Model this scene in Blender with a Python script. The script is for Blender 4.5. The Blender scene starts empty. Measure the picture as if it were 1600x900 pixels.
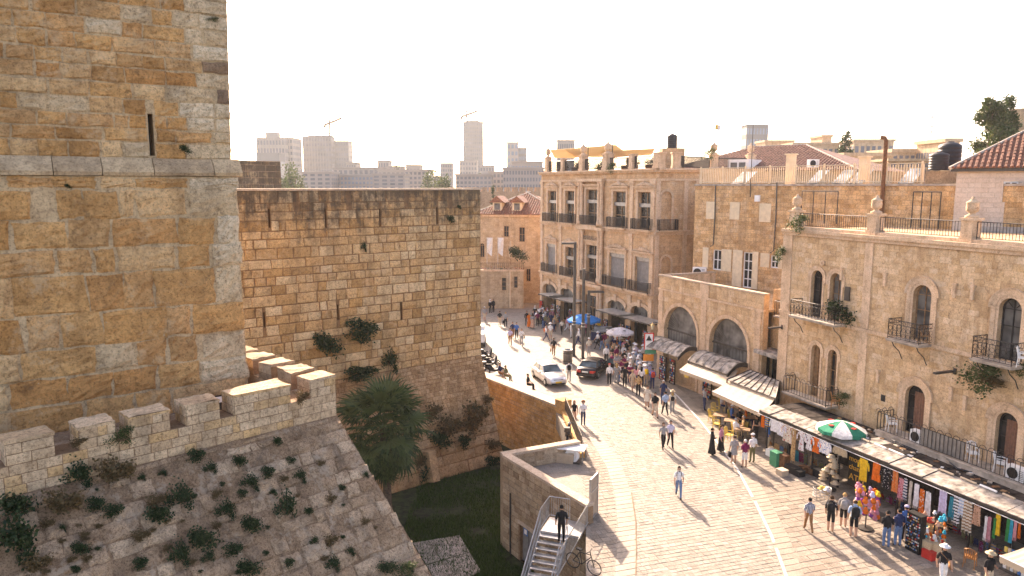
import bpy, bmesh, math, random
from mathutils import Vector, Matrix, noise
from mathutils.geometry import tessellate_polygon
R = math.radians
rnd = random.Random(11)
sc = bpy.context.scene
col = sc.collection
# ---------------------------------------------------------------- camera
CAMZ, FPX, HOR = 16.0, 1150.0, 290.0
PITCH = math.atan((450 - HOR) / FPX)
cd = bpy.data.cameras.new('camera'); cam = bpy.data.objects.new('camera', cd); col.objects.link(cam)
cam.location = (0, 0, CAMZ); cam.rotation_euler = (R(90) - PITCH, 0, 0)
cd.sensor_width = 36; cd.lens = FPX / 1600 * 36; cd.clip_end = 9000; cd.clip_start = .2
sc.camera = cam
# ---------------------------------------------------------------- sky, sun, exposure
SUN_BEAR, SUN_EL = -13.0, 27.0           # degrees right of the view direction, above the horizon
w = bpy.data.worlds.new('World'); sc.world = w; w.use_nodes = True
nt = w.node_tree; bg = nt.nodes['Background']
sky = nt.nodes.new('ShaderNodeTexSky'); sky.sky_type = 'NISHITA'; sky.sun_disc = False
sky.sun_elevation = R(SUN_EL); sky.sun_rotation = R(SUN_BEAR); sky.altitude = 800
sky.air_density = 0.8; sky.dust_density = 5.0; sky.ozone_density = 0.6
nt.links.new(sky.outputs[0], bg.inputs[0]); bg.inputs[1].default_value = 0.15
sd = bpy.data.lights.new('sun', 'SUN'); so = bpy.data.objects.new('sun', sd); col.objects.link(so)
sd.energy = 4.0; sd.angle = R(.55); sd.color = (1, .90, .76)
sv = Vector((math.sin(R(SUN_BEAR)) * math.cos(R(SUN_EL)), math.cos(R(SUN_BEAR)) * math.cos(R(SUN_EL)), math.sin(R(SUN_EL))))
so.rotation_euler = sv.to_track_quat('Z', 'Y').to_euler(); so.location = sv * 200
vs = sc.view_settings; vs.view_transform = 'Standard'; vs.look = 'None'; vs.gamma = 1; vs.use_curve_mapping = False
vs.exposure = 2.1
vs.use_white_balance = True; vs.white_balance_temperature = 7700; vs.white_balance_tint = 20
sc.render.engine = 'CYCLES'; sc.cycles.use_denoising = True; sc.cycles.max_bounces = 6; sc.cycles.diffuse_bounces = 4
sc.cycles.volume_bounces = 0; sc.cycles.transparent_max_bounces = 8; sc.cycles.sample_clamp_indirect = 6
# ---------------------------------------------------------------- pixels to places
def ray(x, y):
    c, s = math.cos(PITCH), math.sin(PITCH)
    return Vector((x - 800, FPX * c + (450 - y) * s, -FPX * s + (450 - y) * c))
CAM = Vector((0, 0, CAMZ))
def G(x, y, z=0.0):
    d = ray(x, y); return CAM + d * ((z - CAMZ) / d.z)
def D(x, y, dist):
    d = ray(x, y); return CAM + d * (dist / d.y)
class Frame:
    """A wall plane: U to the right along it, V up it, N out of it."""
    def __init__(s, O, U, V=(0, 0, 1)):
        s.O = Vector(O); s.U = Vector(U).normalized(); V = Vector(V)
        s.V = (V - s.U * V.dot(s.U)).normalized(); s.N = s.U.cross(s.V)
    def p(s, u, v, n=0.0): return s.O + s.U * u + s.V * v + s.N * n
    def uv(s, x, y):
        d = ray(x, y); q = CAM + d * ((s.O - CAM).dot(s.N) / d.dot(s.N)) - s.O
        return q.dot(s.U), q.dot(s.V)
    def back(s, k): return Frame(s.O - s.N * k, s.U, s.V)
def frame2(A, B, z=0.0):
    A = Vector((A[0], A[1], z)); B = Vector((B[0], B[1], z)); return Frame(A, B - A)
# ---------------------------------------------------------------- objects
def tag(o, label=None, cat=None, group=None, kind=None):
    if label: o['label'] = label
    if cat: o['category'] = cat
    if group: o['group'] = group
    if kind: o['kind'] = kind
    return o
def empty(name, loc, label, cat, group=None, rz=0):
    o = bpy.data.objects.new(name, None); col.objects.link(o); o.location = loc; o.rotation_euler = (0, 0, rz)
    o.empty_display_size = .3
    return tag(o, label, cat, group)
def link(name, me, parent=None, world=True):
    o = bpy.data.objects.new(name, me); col.objects.link(o)
    if parent is not None:
        o.parent = parent
        if world: o.matrix_parent_inverse = mat_of(parent).inverted()
    return o
def mat_of(o):
    m = Matrix.LocRotScale(o.location, o.rotation_euler, o.scale)
    return m if o.parent is None else mat_of(o.parent) @ o.matrix_parent_inverse @ m
def copy_tree(o, parent=None):
    c = o.copy(); col.objects.link(c); c.parent = parent
    for ch in o.children:
        k = copy_tree(ch, c); k.matrix_parent_inverse = ch.matrix_parent_inverse.copy()
    return c
class MB:
    """Collects faces, then links them as one mesh object."""
    def __init__(s): s.v = []; s.f = []; s.m = []; s.uv = []; s.cur = 0; s.smooth = False; s.sm = []
    def face(s, pts, uvs=None):
        i = len(s.v); s.v += [tuple(p) for p in pts]; s.f.append(tuple(range(i, i + len(pts)))); s.m.append(s.cur); s.sm.append(s.smooth)
        s.uv.append(uvs or [(0, 0)] * len(pts)); return s
    def raw(s, vs, fs, smooth=None):
        i = len(s.v); s.v += [tuple(p) for p in vs]
        for f in fs:
            s.f.append(tuple(k + i for k in f)); s.m.append(s.cur); s.uv.append([(0, 0)] * len(f)); s.sm.append(s.smooth if smooth is None else smooth)
        return s
    def hexa(s, p):     # 8 corners: bottom 0-3, top 4-7
        return s.raw(p, [(3, 2, 1, 0), (4, 5, 6, 7), (0, 1, 5, 4), (1, 2, 6, 5), (2, 3, 7, 6), (3, 0, 4, 7)])
    def box(s, c, d, rz=0.0, M=None):
        x, y, z = d[0] / 2, d[1] / 2, d[2] / 2
        pts = [Vector(q) for q in ((-x, -y, -z), (x, -y, -z), (x, y, -z), (-x, y, -z), (-x, -y, z), (x, -y, z), (x, y, z), (-x, y, z))]
        if M is None: M = Matrix.Rotation(rz, 3, 'Z')
        return s.hexa([M @ q + Vector(c) for q in pts])
    def fbox(s, F, u0, u1, v0, v1, n0, n1):
        return s.hexa([F.p(u0, v0, n1), F.p(u1, v0, n1), F.p(u1, v0, n0), F.p(u0, v0, n0), F.p(u0, v1, n1), F.p(u1, v1, n1), F.p(u1, v1, n0), F.p(u0, v1, n0)])
    def tube(s, pts, r, n=6, cap=True, r2=None):
        pts = [Vector(p) for p in pts]; vs = []; m = len(pts)
        for i, p in enumerate(pts):
            t = (pts[min(i + 1, m - 1)] - pts[max(i - 1, 0)])
            t = t.normalized() if t.length > 1e-9 else Vector((0, 0, 1))
            a = t.orthogonal().normalized() if abs(t.z) > .95 else t.cross(Vector((0, 0, 1))).normalized()
            b = t.cross(a); rr = r if r2 is None else r + (r2 - r) * i / (m - 1)
            vs += [p + (a * math.cos(k * 2 * math.pi / n) + b * math.sin(k * 2 * math.pi / n)) * rr for k in range(n)]
        fs = [(i * n + k, (i + 1) * n + k, (i + 1) * n + (k + 1) % n, i * n + (k + 1) % n) for i in range(m - 1) for k in range(n)]
        if cap: fs += [tuple(range(n)), tuple(range((m - 1) * n, m * n))[::-1]]
        return s.raw(vs, fs)
    def lathe(s, c, prof, n=14, M=None):
        c = Vector(c); vs = []; M = M or Matrix.Identity(3)
        for r, z in prof: vs += [c + M @ Vector((r * math.cos(k * 2 * math.pi / n), r * math.sin(k * 2 * math.pi / n), z)) for k in range(n)]
        fs = [(i * n + k, i * n + (k + 1) % n, (i + 1) * n + (k + 1) % n, (i + 1) * n + k) for i in range(len(prof) - 1) for k in range(n)]
        fs += [tuple(range(n))[::-1], tuple(range((len(prof) - 1) * n, len(prof) * n))]
        return s.raw(vs, fs)
    def loft(s, rings, closed=True, caps=True):
        n = len(rings[0]); vs = [p for r in rings for p in r]; fs = []
        for i in range(len(rings) - 1):
            for k in range(n if closed else n - 1): fs.append((i * n + k, i * n + (k + 1) % n, (i + 1) * n + (k + 1) % n, (i + 1) * n + k))
        if caps: fs += [tuple(range(n))[::-1], tuple(range((len(rings) - 1) * n, len(rings) * n))]
        return s.raw(vs, fs)
    def mesh(s, name, mats, merge=False):
        me = bpy.data.meshes.new(name); me.from_pydata([tuple(v) for v in s.v], [], s.f)
        for m in (mats if isinstance(mats, (list, tuple)) else [mats]): me.materials.append(MATS[m] if isinstance(m, str) else m)
        me.polygons.foreach_set('material_index', s.m); me.polygons.foreach_set('use_smooth', s.sm)
        if any(any(q != (0, 0) for q in f) for f in s.uv):
            l = me.uv_layers.new(name='UVMap'); l.data.foreach_set('uv', [c for f in s.uv for q in f for c in q])
        me.update(); return me
    def build(s, name, mats, parent=None, label=None, cat=None, group=None, kind=None):
        o = link(name, s.mesh(name, mats), parent); return tag(o, label, cat, group, kind)
def arch_loop(u0, u1, v0, v1, kind='round', n=10):
    """An opening outline; v1 is the top of the arch."""
    if kind == 'rect': return [(u0, v0), (u1, v0), (u1, v1), (u0, v1)]
    w2 = (u1 - u0) / 2; c = (u0 + u1) / 2; h = w2 if kind == 'round' else w2 * .45
    vsp = v1 - h
    return [(u0, v0), (u1, v0)] + [(c + w2 * math.cos(a), vsp + h * math.sin(a)) for a in [math.pi * k / n for k in range(n + 1)]]
# ---------------------------------------------------------------- materials
MATS = {}
def newmat(name):
    m = bpy.data.materials.new(name); m.use_nodes = True; MATS[name] = m
    n = m.node_tree.nodes; return m, n, m.node_tree.links, n['Principled BSDF']
def ramp(n, cols, pos=None):
    r = n.new('ShaderNodeValToRGB'); e = r.color_ramp.elements
    while len(e) < len(cols): e.new(.5)
    for i, c in enumerate(cols):
        e[i].position = pos[i] if pos else i / (len(cols) - 1); e[i].color = (*c, 1) if len(c) == 3 else c
    return r
def noise_n(n, l, vec, scale, detail=3, rough=.55):
    t = n.new('ShaderNodeTexNoise'); t.inputs['Scale'].default_value = scale; t.inputs['Detail'].default_value = detail; t.inputs['Roughness'].default_value = rough
    l.new(vec, t.inputs['Vector']); return t
def mixc(n, l, fac, a, b, mode='MIX'):
    m = n.new('ShaderNodeMix'); m.data_type = 'RGBA'; m.blend_type = mode
    for s, v in ((0, fac), (6, a), (7, b)):
        if hasattr(v, 'links'): l.new(v, m.inputs[s])
        else: m.inputs[s].default_value = v if s == 0 else (*v, 1)
    return m.outputs[2]
def mth(n, l, op, a, b=None):
    m = n.new('ShaderNodeMath'); m.operation = op
    for i, v in enumerate((a, b)):
        if v is None: continue
        if hasattr(v, 'links'): l.new(v, m.inputs[i])
        else: m.inputs[i].default_value = v
    return m.outputs[0]
def bump(n, l, h, strength, dist, bs, prev=None):
    b = n.new('ShaderNodeBump'); b.inputs['Strength'].default_value = strength; b.inputs['Distance'].default_value = dist
    l.new(h, b.inputs['Height'])
    if prev is not None: l.new(prev, b.inputs['Normal'])
    l.new(b.outputs[0], bs.inputs['Normal']); return b.outputs[0]
def stone_mat(name, cols, scale=1.0, streak=.35, streak_col=(.10, .075, .05), grime=None, brick=None, mortar=(.42, .33, .23), bumpd=.03, mott=.5, spot=.25, rough=.92, patch=0.0, patch_col=(.62, .43, .25)):
    """Weathered limestone. grime=(z0, z1): black lichen growing in from z0 to z1. brick=(w, h): coursed joints in metres of UV."""
    m, n, l, bs = newmat(name); bs.inputs['Roughness'].default_value = rough; bs.inputs['Specular IOR Level'].default_value = .25
    g = n.new('ShaderNodeNewGeometry'); oi = n.new('ShaderNodeObjectInfo'); pos = g.outputs['Position']
    rv = mth(n, l, 'FRACT', mth(n, l, 'ADD', g.outputs['Random Per Island'], oi.outputs['Random']))
    bf = None
    if brick:
        uv = n.new('ShaderNodeUVMap'); bt = n.new('ShaderNodeTexBrick'); l.new(uv.outputs[0], bt.inputs['Vector'])
        wob = noise_n(n, l, uv.outputs[0], 1.3, 2)
        vm = n.new('ShaderNodeVectorMath'); vm.operation = 'MULTIPLY_ADD'; l.new(wob.outputs['Color'], vm.inputs[0]); vm.inputs[1].default_value = (.05, .05, 0); l.new(uv.outputs[0], vm.inputs[2]); l.new(vm.outputs[0], bt.inputs['Vector'])
        bt.inputs['Scale'].default_value = 1; bt.inputs['Brick Width'].default_value = brick[0]; bt.inputs['Row Height'].default_value = brick[1]
        bt.inputs['Mortar Size'].default_value = .018; bt.inputs['Mortar Smooth'].default_value = .6; bt.inputs['Bias'].default_value = 0
        bt.inputs['Color1'].default_value = (0, 0, 0, 1); bt.inputs['Color2'].default_value = (1, 1, 1, 1); bt.inputs['Mortar'].default_value = (.5, .5, .5, 1)
        rv = bt.outputs['Color']; bf = bt.outputs['Fac']
    r0 = ramp(n, cols); l.new(rv, r0.inputs[0]); c = r0.outputs[0]
    n1 = noise_n(n, l, pos, .9 / scale, 5, .65); r1 = ramp(n, [(.55, .5, .45), (1, 1, 1), (1.18, 1.15, 1.1)], [.28, .52, .75]); l.new(n1.outputs['Fac'], r1.inputs[0])
    c = mixc(n, l, mott, c, r1.outputs[0], 'MULTIPLY')
    n2 = noise_n(n, l, pos, 6 / scale, 5, .7); r2 = ramp(n, [(.45, .4, .36), (1, 1, 1), (1.2, 1.2, 1.2)], [.3, .5, .72]); l.new(n2.outputs['Fac'], r2.inputs[0])
    c = mixc(n, l, mott * .9, c, r2.outputs[0], 'MULTIPLY')
    n8 = noise_n(n, l, pos, 13 / scale, 4, .75); r8 = ramp(n, [(.42, .36, .30), (.96, .95, .94), (1.14, 1.13, 1.12)], [.36, .46, .70]); l.new(n8.outputs['Fac'], r8.inputs[0])
    c = mixc(n, l, min(1, mott * 1.0), c, r8.outputs[0], 'MULTIPLY')
    mp = n.new('ShaderNodeMapping'); mp.inputs['Scale'].default_value = (1.3 / scale, 1.3 / scale, .11 / scale); l.new(pos, mp.inputs[0])
    n3 = noise_n(n, l, mp.outputs[0], 1.0, 4, .6); r3 = ramp(n, [(0, 0, 0), (1, 1, 1)], [.5, .72]); l.new(n3.outputs['Fac'], r3.inputs[0])
    c = mixc(n, l, mth(n, l, 'MULTIPLY', r3.outputs[0], streak), c, streak_col)
    n4 = noise_n(n, l, pos, 22 / scale, 2, .6); r4 = ramp(n, [(1, 1, 1), (0, 0, 0)], [.3, .40]); l.new(n4.outputs['Fac'], r4.inputs[0])
    c = mixc(n, l, mth(n, l, 'MULTIPLY', r4.outputs[0], spot), c, (.08, .06, .045))
    if patch:
        n5 = noise_n(n, l, pos, .55 / scale, 6, .72); r5 = ramp(n, [(0, 0, 0), (1, 1, 1)], [.53, .60]); l.new(n5.outputs['Fac'], r5.inputs[0])
        n6 = noise_n(n, l, pos, 2.6 / scale, 5, .75); r6 = ramp(n, [(0, 0, 0), (1, 1, 1)], [.44, .56]); l.new(n6.outputs['Fac'], r6.inputs[0])
        c = mixc(n, l, mth(n, l, 'MULTIPLY', mth(n, l, 'MULTIPLY', r5.outputs[0], r6.outputs[0]), patch), c, patch_col)
        n7 = noise_n(n, l, pos, 1.1 / scale, 7, .8); r7 = ramp(n, [(1, 1, 1), (0, 0, 0)], [.34, .41]); l.new(n7.outputs['Fac'], r7.inputs[0])
        c = mixc(n, l, mth(n, l, 'MULTIPLY', r7.outputs[0], .6), c, (.14, .085, .045))
    if grime:
        sx = n.new('ShaderNodeSeparateXYZ'); l.new(pos, sx.inputs[0])
        mr = n.new('ShaderNodeMapRange'); mr.inputs[1].default_value = grime[0]; mr.inputs[2].default_value = grime[1]; l.new(sx.outputs[2], mr.inputs[0])
        ng = noise_n(n, l, mp.outputs[0], 1.7, 5, .7); ng2 = noise_n(n, l, pos, 1.6, 4, .7)
        q = mth(n, l, 'ADD', mth(n, l, 'ADD', ng.outputs['Fac'], mth(n, l, 'MULTIPLY', ng2.outputs['Fac'], .9)), mth(n, l, 'MULTIPLY', mr.outputs[0], .62))
        rg = ramp(n, [(0, 0, 0), (1, 1, 1)], [.60, .78]); l.new(mth(n, l, 'MULTIPLY', q, .5), rg.inputs[0])
        c = mixc(n, l, mth(n, l, 'MULTIPLY', rg.outputs[0], .85), c, (.055, .045, .035))
    if bf is not None: c = mixc(n, l, mth(n, l, 'MULTIPLY', bf, .6), c, mortar)
    l.new(c, bs.inputs['Base Color'])
    nb = noise_n(n, l, pos, 5 / scale, 8, .74)
    b = bump(n, l, nb.outputs['Fac'], .75, bumpd * 2.2, bs)
    if bf is not None: bump(n, l, mth(n, l, 'SUBTRACT', 1, bf), .6, .03, bs, b)
    return m
def plain(name, rgb, rough=.6, metal=0.0, var=.12, scale=3.0, bumps=.0, spec=.4):
    m, n, l, bs = newmat(name); bs.inputs['Roughness'].default_value = rough; bs.inputs['Metallic'].default_value = metal; bs.inputs['Specular IOR Level'].default_value = spec
    g = n.new('ShaderNodeNewGeometry'); t = noise_n(n, l, g.outputs['Position'], scale, 4, .6)
    r = ramp(n, [(1 - 2 * var,) * 3, (1 + var,) * 3], [.3, .7]); l.new(t.outputs['Fac'], r.inputs[0])
    l.new(mixc(n, l, 1.0, rgb, r.outputs[0], 'MULTIPLY'), bs.inputs['Base Color'])
    if bumps: bump(n, l, t.outputs['Fac'], .5, bumps, bs)
    return m
_paints = {}
def cloth(rgb, pattern=None, rgb2=None):
    """Fabric: a fold bump, optional two-colour print."""
    key = (rgb, pattern, rgb2)
    if key in _paints: return _paints[key]
    m, n, l, bs = newmat('fabric'); bs.inputs['Roughness'].default_value = .85; bs.inputs['Specular IOR Level'].default_value = .15
    tc = n.new('ShaderNodeTexCoord'); t = noise_n(n, l, tc.outputs['Object'], 9, 3)
    r = ramp(n, [(.72,) * 3, (1.12,) * 3], [.3, .7]); l.new(t.outputs['Fac'], r.inputs[0])
    c = rgb
    if pattern == 'print':
        v = n.new('ShaderNodeTexVoronoi'); v.inputs['Scale'].default_value = 11; l.new(tc.outputs['Object'], v.inputs['Vector'])
        q = ramp(n, [(1, 1, 1), (0, 0, 0)], [.28, .36]); l.new(v.outputs['Distance'], q.inputs[0]); c = mixc(n, l, q.outputs[0], rgb, rgb2)
    elif pattern in ('check', 'stripe'):
        wv = n.new('ShaderNodeTexWave'); wv.inputs['Scale'].default_value = 2.2 if pattern == 'stripe' else 5; wv.bands_direction = 'Z'; l.new(tc.outputs['Object'], wv.inputs['Vector'])
        q = ramp(n, [(0, 0, 0), (1, 1, 1)], [.6, .66]); l.new(wv.outputs['Fac'], q.inputs[0]); c = mixc(n, l, q.outputs[0], rgb, rgb2)
        if pattern == 'check':
            w2 = n.new('ShaderNodeTexWave'); w2.inputs['Scale'].default_value = 5; w2.bands_direction = 'X'; l.new(tc.outputs['Object'], w2.inputs['Vector'])
            q2 = ramp(n, [(0, 0, 0), (1, 1, 1)], [.6, .66]); l.new(w2.outputs['Fac'], q2.inputs[0]); c = mixc(n, l, q2.outputs[0], c, rgb2)
    l.new(mixc(n, l, 1.0, c, r.outputs[0], 'MULTIPLY'), bs.inputs['Base Color'])
    bump(n, l, t.outputs['Fac'], .4, .02, bs); _paints[key] = m; return m
def glass(name, rgb=(.018, .018, .018), rough=.25):
    m, n, l, bs = newmat(name); bs.inputs['Roughness'].default_value = rough; bs.inputs['Specular IOR Level'].default_value = .35
    g = n.new('ShaderNodeNewGeometry'); t = noise_n(n, l, g.outputs['Position'], 1.1, 2)
    r = ramp(n, [tuple(k * .5 for k in rgb), tuple(min(1, k * 2.2) for k in rgb)], [.35, .7]); l.new(t.outputs['Fac'], r.inputs[0]); l.new(r.outputs[0], bs.inputs['Base Color'])
def leafmat(name, c0, c1, c2):
    m, n, l, bs = newmat(name); bs.inputs['Roughness'].default_value = .6; bs.inputs['Specular IOR Level'].default_value = .25
    g = n.new('ShaderNodeNewGeometry'); r = ramp(n, [c0, c1, c2]); l.new(g.outputs['Random Per Island'], r.inputs[0])
    l.new(r.outputs[0], bs.inputs['Base Color'])
    tr = n.new('ShaderNodeBsdfTranslucent'); l.new(r.outputs[0], tr.inputs[0]); mx = n.new('ShaderNodeMixShader'); mx.inputs[0].default_value = .25
    out = n['Material Output']; l.new(bs.outputs[0], mx.inputs[1]); l.new(tr.outputs[0], mx.inputs[2]); l.new(mx.outputs[0], out.inputs[0])
# stones (real-world reflectances of warm Jerusalem limestone)
stone_mat('tower_stone', [(0.622, 0.316, 0.109), (0.7, 0.395, 0.16), (0.499, 0.248, 0.085), (0.755, 0.496, 0.255), (0.577, 0.277, 0.0939), (0.666, 0.376, 0.161)], scale=1.0, streak=.5, streak_col=(.28, .14, .05), bumpd=.09, mott=.8, spot=.35, patch=.55)
stone_mat('tower_quoin', [(0.72, 0.546, 0.347), (0.64, 0.453, 0.263), (0.74, 0.587, 0.399)], scale=1.0, streak=.35, streak_col=(.2, .14, .08), bumpd=.09, mott=.8, spot=.5, patch=.4)
stone_mat('ledge_stone', [(.58, .41, .24), (.64, .47, .29), (.50, .35, .21)], streak=.35, bumpd=.06, mott=.7, spot=.4)
stone_mat('black_lichen_stone', [(0.24, 0.151, 0.0972), (0.36, 0.225, 0.13), (0.6, 0.389, 0.238)], streak=.5, bumpd=.06, mott=.8, spot=.5)
stone_mat('mortar', [(0.572, 0.385, 0.213), (0.615, 0.44, 0.258)], streak=.3, bumpd=.06, mott=.7, spot=.4)
stone_mat('dark_mortar', [(0.24, 0.149, 0.081), (0.3, 0.186, 0.108)], streak=.2, bumpd=.04)
stone_mat('wall_stone', [(0.591, 0.36, 0.157), (0.696, 0.48, 0.252), (0.465, 0.271, 0.104), (0.739, 0.56, 0.332), (0.549, 0.33, 0.131)], streak=.4, streak_col=(.18, .11, .055), grime=(11.2, 15.6), bumpd=.07, mott=.75, spot=.4, patch=.55)
stone_mat('wall_mortar', [(0.256, 0.144, 0.0691), (0.304, 0.179, 0.0864)], streak=.3, grime=(11.6, 16.2), bumpd=.05)
stone_mat('glacis_stone', [(0.427, 0.275, 0.163), (0.554, 0.382, 0.244), (0.353, 0.223, 0.132), (0.641, 0.463, 0.309), (0.47, 0.312, 0.193)], scale=.55, streak=.6, streak_col=(.13, .095, .07), spot=.7, bumpd=.10, mott=1.0, patch=.6, patch_col=(.52, .40, .29))
stone_mat('glacis_mortar', [(0.346, 0.222, 0.131), (0.432, 0.274, 0.167)], scale=.55, streak=.5, streak_col=(.13, .095, .07), spot=.7, bumpd=.12, mott=1.0, patch=.6, patch_col=(.52, .40, .29))
stone_mat('parapet_stone', [(0.625, 0.444, 0.279), (0.686, 0.499, 0.32), (0.544, 0.371, 0.222), (0.666, 0.426, 0.206)], streak=.35, streak_col=(.16, .12, .08), spot=.55, bumpd=.05, mott=.8)
stone_mat('lower_stone', [(0.504, 0.315, 0.165), (0.588, 0.404, 0.234), (0.399, 0.246, 0.121), (0.462, 0.296, 0.156)], streak=.4, spot=.5, bumpd=.09, mott=.85, patch=.4)
stone_mat('retain_stone', [(0.56, 0.307, 0.108), (0.66, 0.391, 0.162), (0.46, 0.242, 0.081), (0.62, 0.4, 0.207)], streak=.15, bumpd=.05, mott=.6)
stone_mat('booth_stone', [(0.372, 0.264, 0.163), (0.484, 0.361, 0.237), (0.27, 0.185, 0.114), (0.53, 0.405, 0.277), (0.335, 0.238, 0.147)], streak=.25, bumpd=.05, mott=.6)
stone_mat('coping_stone', [(0.51, 0.397, 0.292), (0.544, 0.429, 0.324)], streak=.15, bumpd=.03, mott=.5)
stone_mat('facade_stone', [(0.646, 0.44, 0.251), (0.696, 0.497, 0.304), (0.565, 0.373, 0.197), (0.727, 0.544, 0.358)], scale=.7, streak=.55, streak_col=(.32, .18, .08), bumpd=.03, mott=.65, spot=.3, patch=.35, patch_col=(.70, .57, .43))
stone_mat('facade_wall', [(0.537, 0.357, 0.198), (0.6, 0.407, 0.235)], scale=.7, streak=.5, streak_col=(.30, .17, .08), bumpd=.03, mott=.6, patch=.35, patch_col=(.70, .57, .43))
stone_mat('facade_trim', [(0.66, 0.468, 0.305), (0.699, 0.505, 0.339)], scale=.6, streak=.4, streak_col=(.30, .18, .09), bumpd=.025, mott=.6, spot=.3, patch=.35, patch_col=(.70, .57, .43))
stone_mat('hotel_stone', [(0.633, 0.4, 0.215), (0.682, 0.453, 0.264), (0.563, 0.348, 0.181)], scale=.8, streak=.5, streak_col=(.30, .17, .08), brick=(.75, .38), mortar=(.36, .24, .14), bumpd=.03, mott=.65, spot=.3, patch=.35, patch_col=(.70, .57, .43))
stone_mat('block_stone', [(0.671, 0.407, 0.188), (0.763, 0.502, 0.268), (0.556, 0.324, 0.139), (0.716, 0.481, 0.277)], scale=.8, streak=.55, streak_col=(.2, .12, .06), brick=(.6, .32), mortar=(.32, .21, .11), bumpd=.05, mott=.8, spot=.35, patch=.35, patch_col=(.70, .57, .43))
stone_mat('house_stone', [(0.522, 0.377, 0.228), (0.576, 0.432, 0.285), (0.45, 0.322, 0.19)], scale=.8, streak=.35, brick=(.6, .3), mortar=(.36, .25, .14), bumpd=.03, mott=.65)
stone_mat('pale_stone', [(0.612, 0.485, 0.381), (0.646, 0.526, 0.421)], scale=.8, streak=.2, brick=(.7, .3), mortar=(.48, .39, .29), bumpd=.015, mott=.35)
stone_mat('far_wall_stone', [(0.378, 0.245, 0.144), (0.45, 0.3, 0.187), (0.306, 0.198, 0.115)], scale=2, streak=.4, brick=(1.1, .55), bumpd=.05, mott=.7)
stone_mat('cobble_stone', [(0.271, 0.236, 0.195), (0.298, 0.263, 0.221), (0.224, 0.194, 0.158), (0.319, 0.288, 0.25)], scale=.45, streak=0, bumpd=.02, mott=.6, spot=.2, rough=.7)
stone_mat('plaza_stone', [(0.253, 0.22, 0.187), (0.288, 0.249, 0.209), (0.219, 0.192, 0.16)], scale=.6, streak=0, brick=(.42, .32), mortar=(.33, .26, .19), bumpd=.02, mott=.55, spot=.15, rough=.75)
stone_mat('slab_stone', [(0.274, 0.231, 0.184), (0.293, 0.251, 0.202), (0.254, 0.214, 0.171)], scale=.6, streak=0, bumpd=.012, mott=.45, spot=.15, rough=.65)
stone_mat('pavement_stone', [(0.251, 0.208, 0.165), (0.291, 0.246, 0.198), (0.209, 0.173, 0.136), (0.312, 0.27, 0.226)], scale=.5, streak=0, bumpd=.02, mott=.7, spot=.2, rough=.75)
plain('white_paint', (.62, .59, .55), .7, var=.15, scale=6); plain('limewash', (.70, .56, .38), .85, var=.08, scale=2)
plain('iron', (.035, .03, .027), .55, .3, .3, 8); plain('dark_steel', (.09, .08, .07), .45, .5, .15); plain('grey_steel', (.30, .29, .28), .4, .6, .15)
plain('galvanised', (.52, .52, .51), .38, .7, .15); plain('rust', (.20, .09, .04), .8, .2, .3, 7)
plain('white_plastic', (.78, .77, .74), .45, var=.05); plain('black_plastic', (.02, .02, .022), .4, var=.1); plain('rubber', (.02, .02, .02), .8)
plain('roof_sheet', (.34, .30, .26), .85, 0, .4, 2.5, spec=.08); plain('felt_and_shade', (.055, .045, .04), .95, 0, .4, 3, spec=.04); plain('wood', (.30, .17, .08), .7, var=.25, scale=5); plain('orange_wood', (.42, .17, .05), .5, var=.2, scale=5)  # dark felt tone doubles as shade on rear stall roofs and inside shops
plain('shutter_cream', (.74, .60, .41), .7, var=.08); plain('shutter_grey', (.25, .23, .21), .7, var=.12); plain('door_grey', (.20, .19, .18), .7, var=.15)
plain('tile_red', (.27, .115, .065), .8, var=.3, scale=4); plain('tile_brown', (.22, .10, .065), .85, var=.3, scale=3); plain('concrete', (.42, .35, .28), .85, var=.25, scale=2, bumps=.01)
plain('tank_black', (.018, .017, .018), .5); plain('skin', (.50, .28, .18), .6, var=.06); plain('skin_dark', (.26, .14, .09), .6, var=.06); plain('lamp_glass', (.75, .65, .45), .3)
plain('car_silver', (.62, .61, .59), .28, .55, .04, 1); plain('car_black', (.030, .026, .024), .22, .2, .1, 1); plain('tail_red', (.5, .02, .01), .3); plain('head_clear', (.7, .7, .7), .15); plain('plate_yellow', (.75, .45, .03), .5); plain('plate_white', (.7, .68, .6), .5)
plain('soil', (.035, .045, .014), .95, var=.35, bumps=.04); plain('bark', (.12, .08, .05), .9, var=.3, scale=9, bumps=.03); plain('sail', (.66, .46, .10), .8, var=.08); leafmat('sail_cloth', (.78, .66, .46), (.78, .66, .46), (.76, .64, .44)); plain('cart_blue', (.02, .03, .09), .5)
plain('hill', (.13, .12, .08), .95, var=.3, scale=.02); plain('far_stone', (.30, .26, .225), .9, var=.06, scale=.05); plain('far_stone_grey', (.17, .16, .15), .9, var=.06, scale=.05); plain('far_dark', (.14, .14, .15), .5, var=.2, scale=.2); plain('far_glass', (.16, .20, .25), .3, var=.2, scale=.1)
plain('dirt', (.22, .16, .10), .95, var=.3, scale=1, bumps=.02); plain('sign_red', (.55, .03, .02), .5); plain('sign_blue', (.04, .16, .42), .5); plain('sign_white', (.78, .76, .72), .5); plain('sign_orange', (.75, .25, .02), .5); plain('sign_black', (.012, .011, .01), .5); plain('sign_gold', (.72, .38, .04), .5); plain('sign_green', (.04, .25, .13), .5)
plain('brass', (.75, .5, .2), .3, .8); plain('beige_canvas', (.50, .39, .27), .8, var=.06, scale=4); plain('cardboard', (.38, .25, .14), .85)
glass('glass'); glass('dusty_glass', (.10, .095, .085), .3); glass('car_glass', (.05, .07, .075), .06); glass('pale_glass', (.22, .24, .25), .15)
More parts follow.
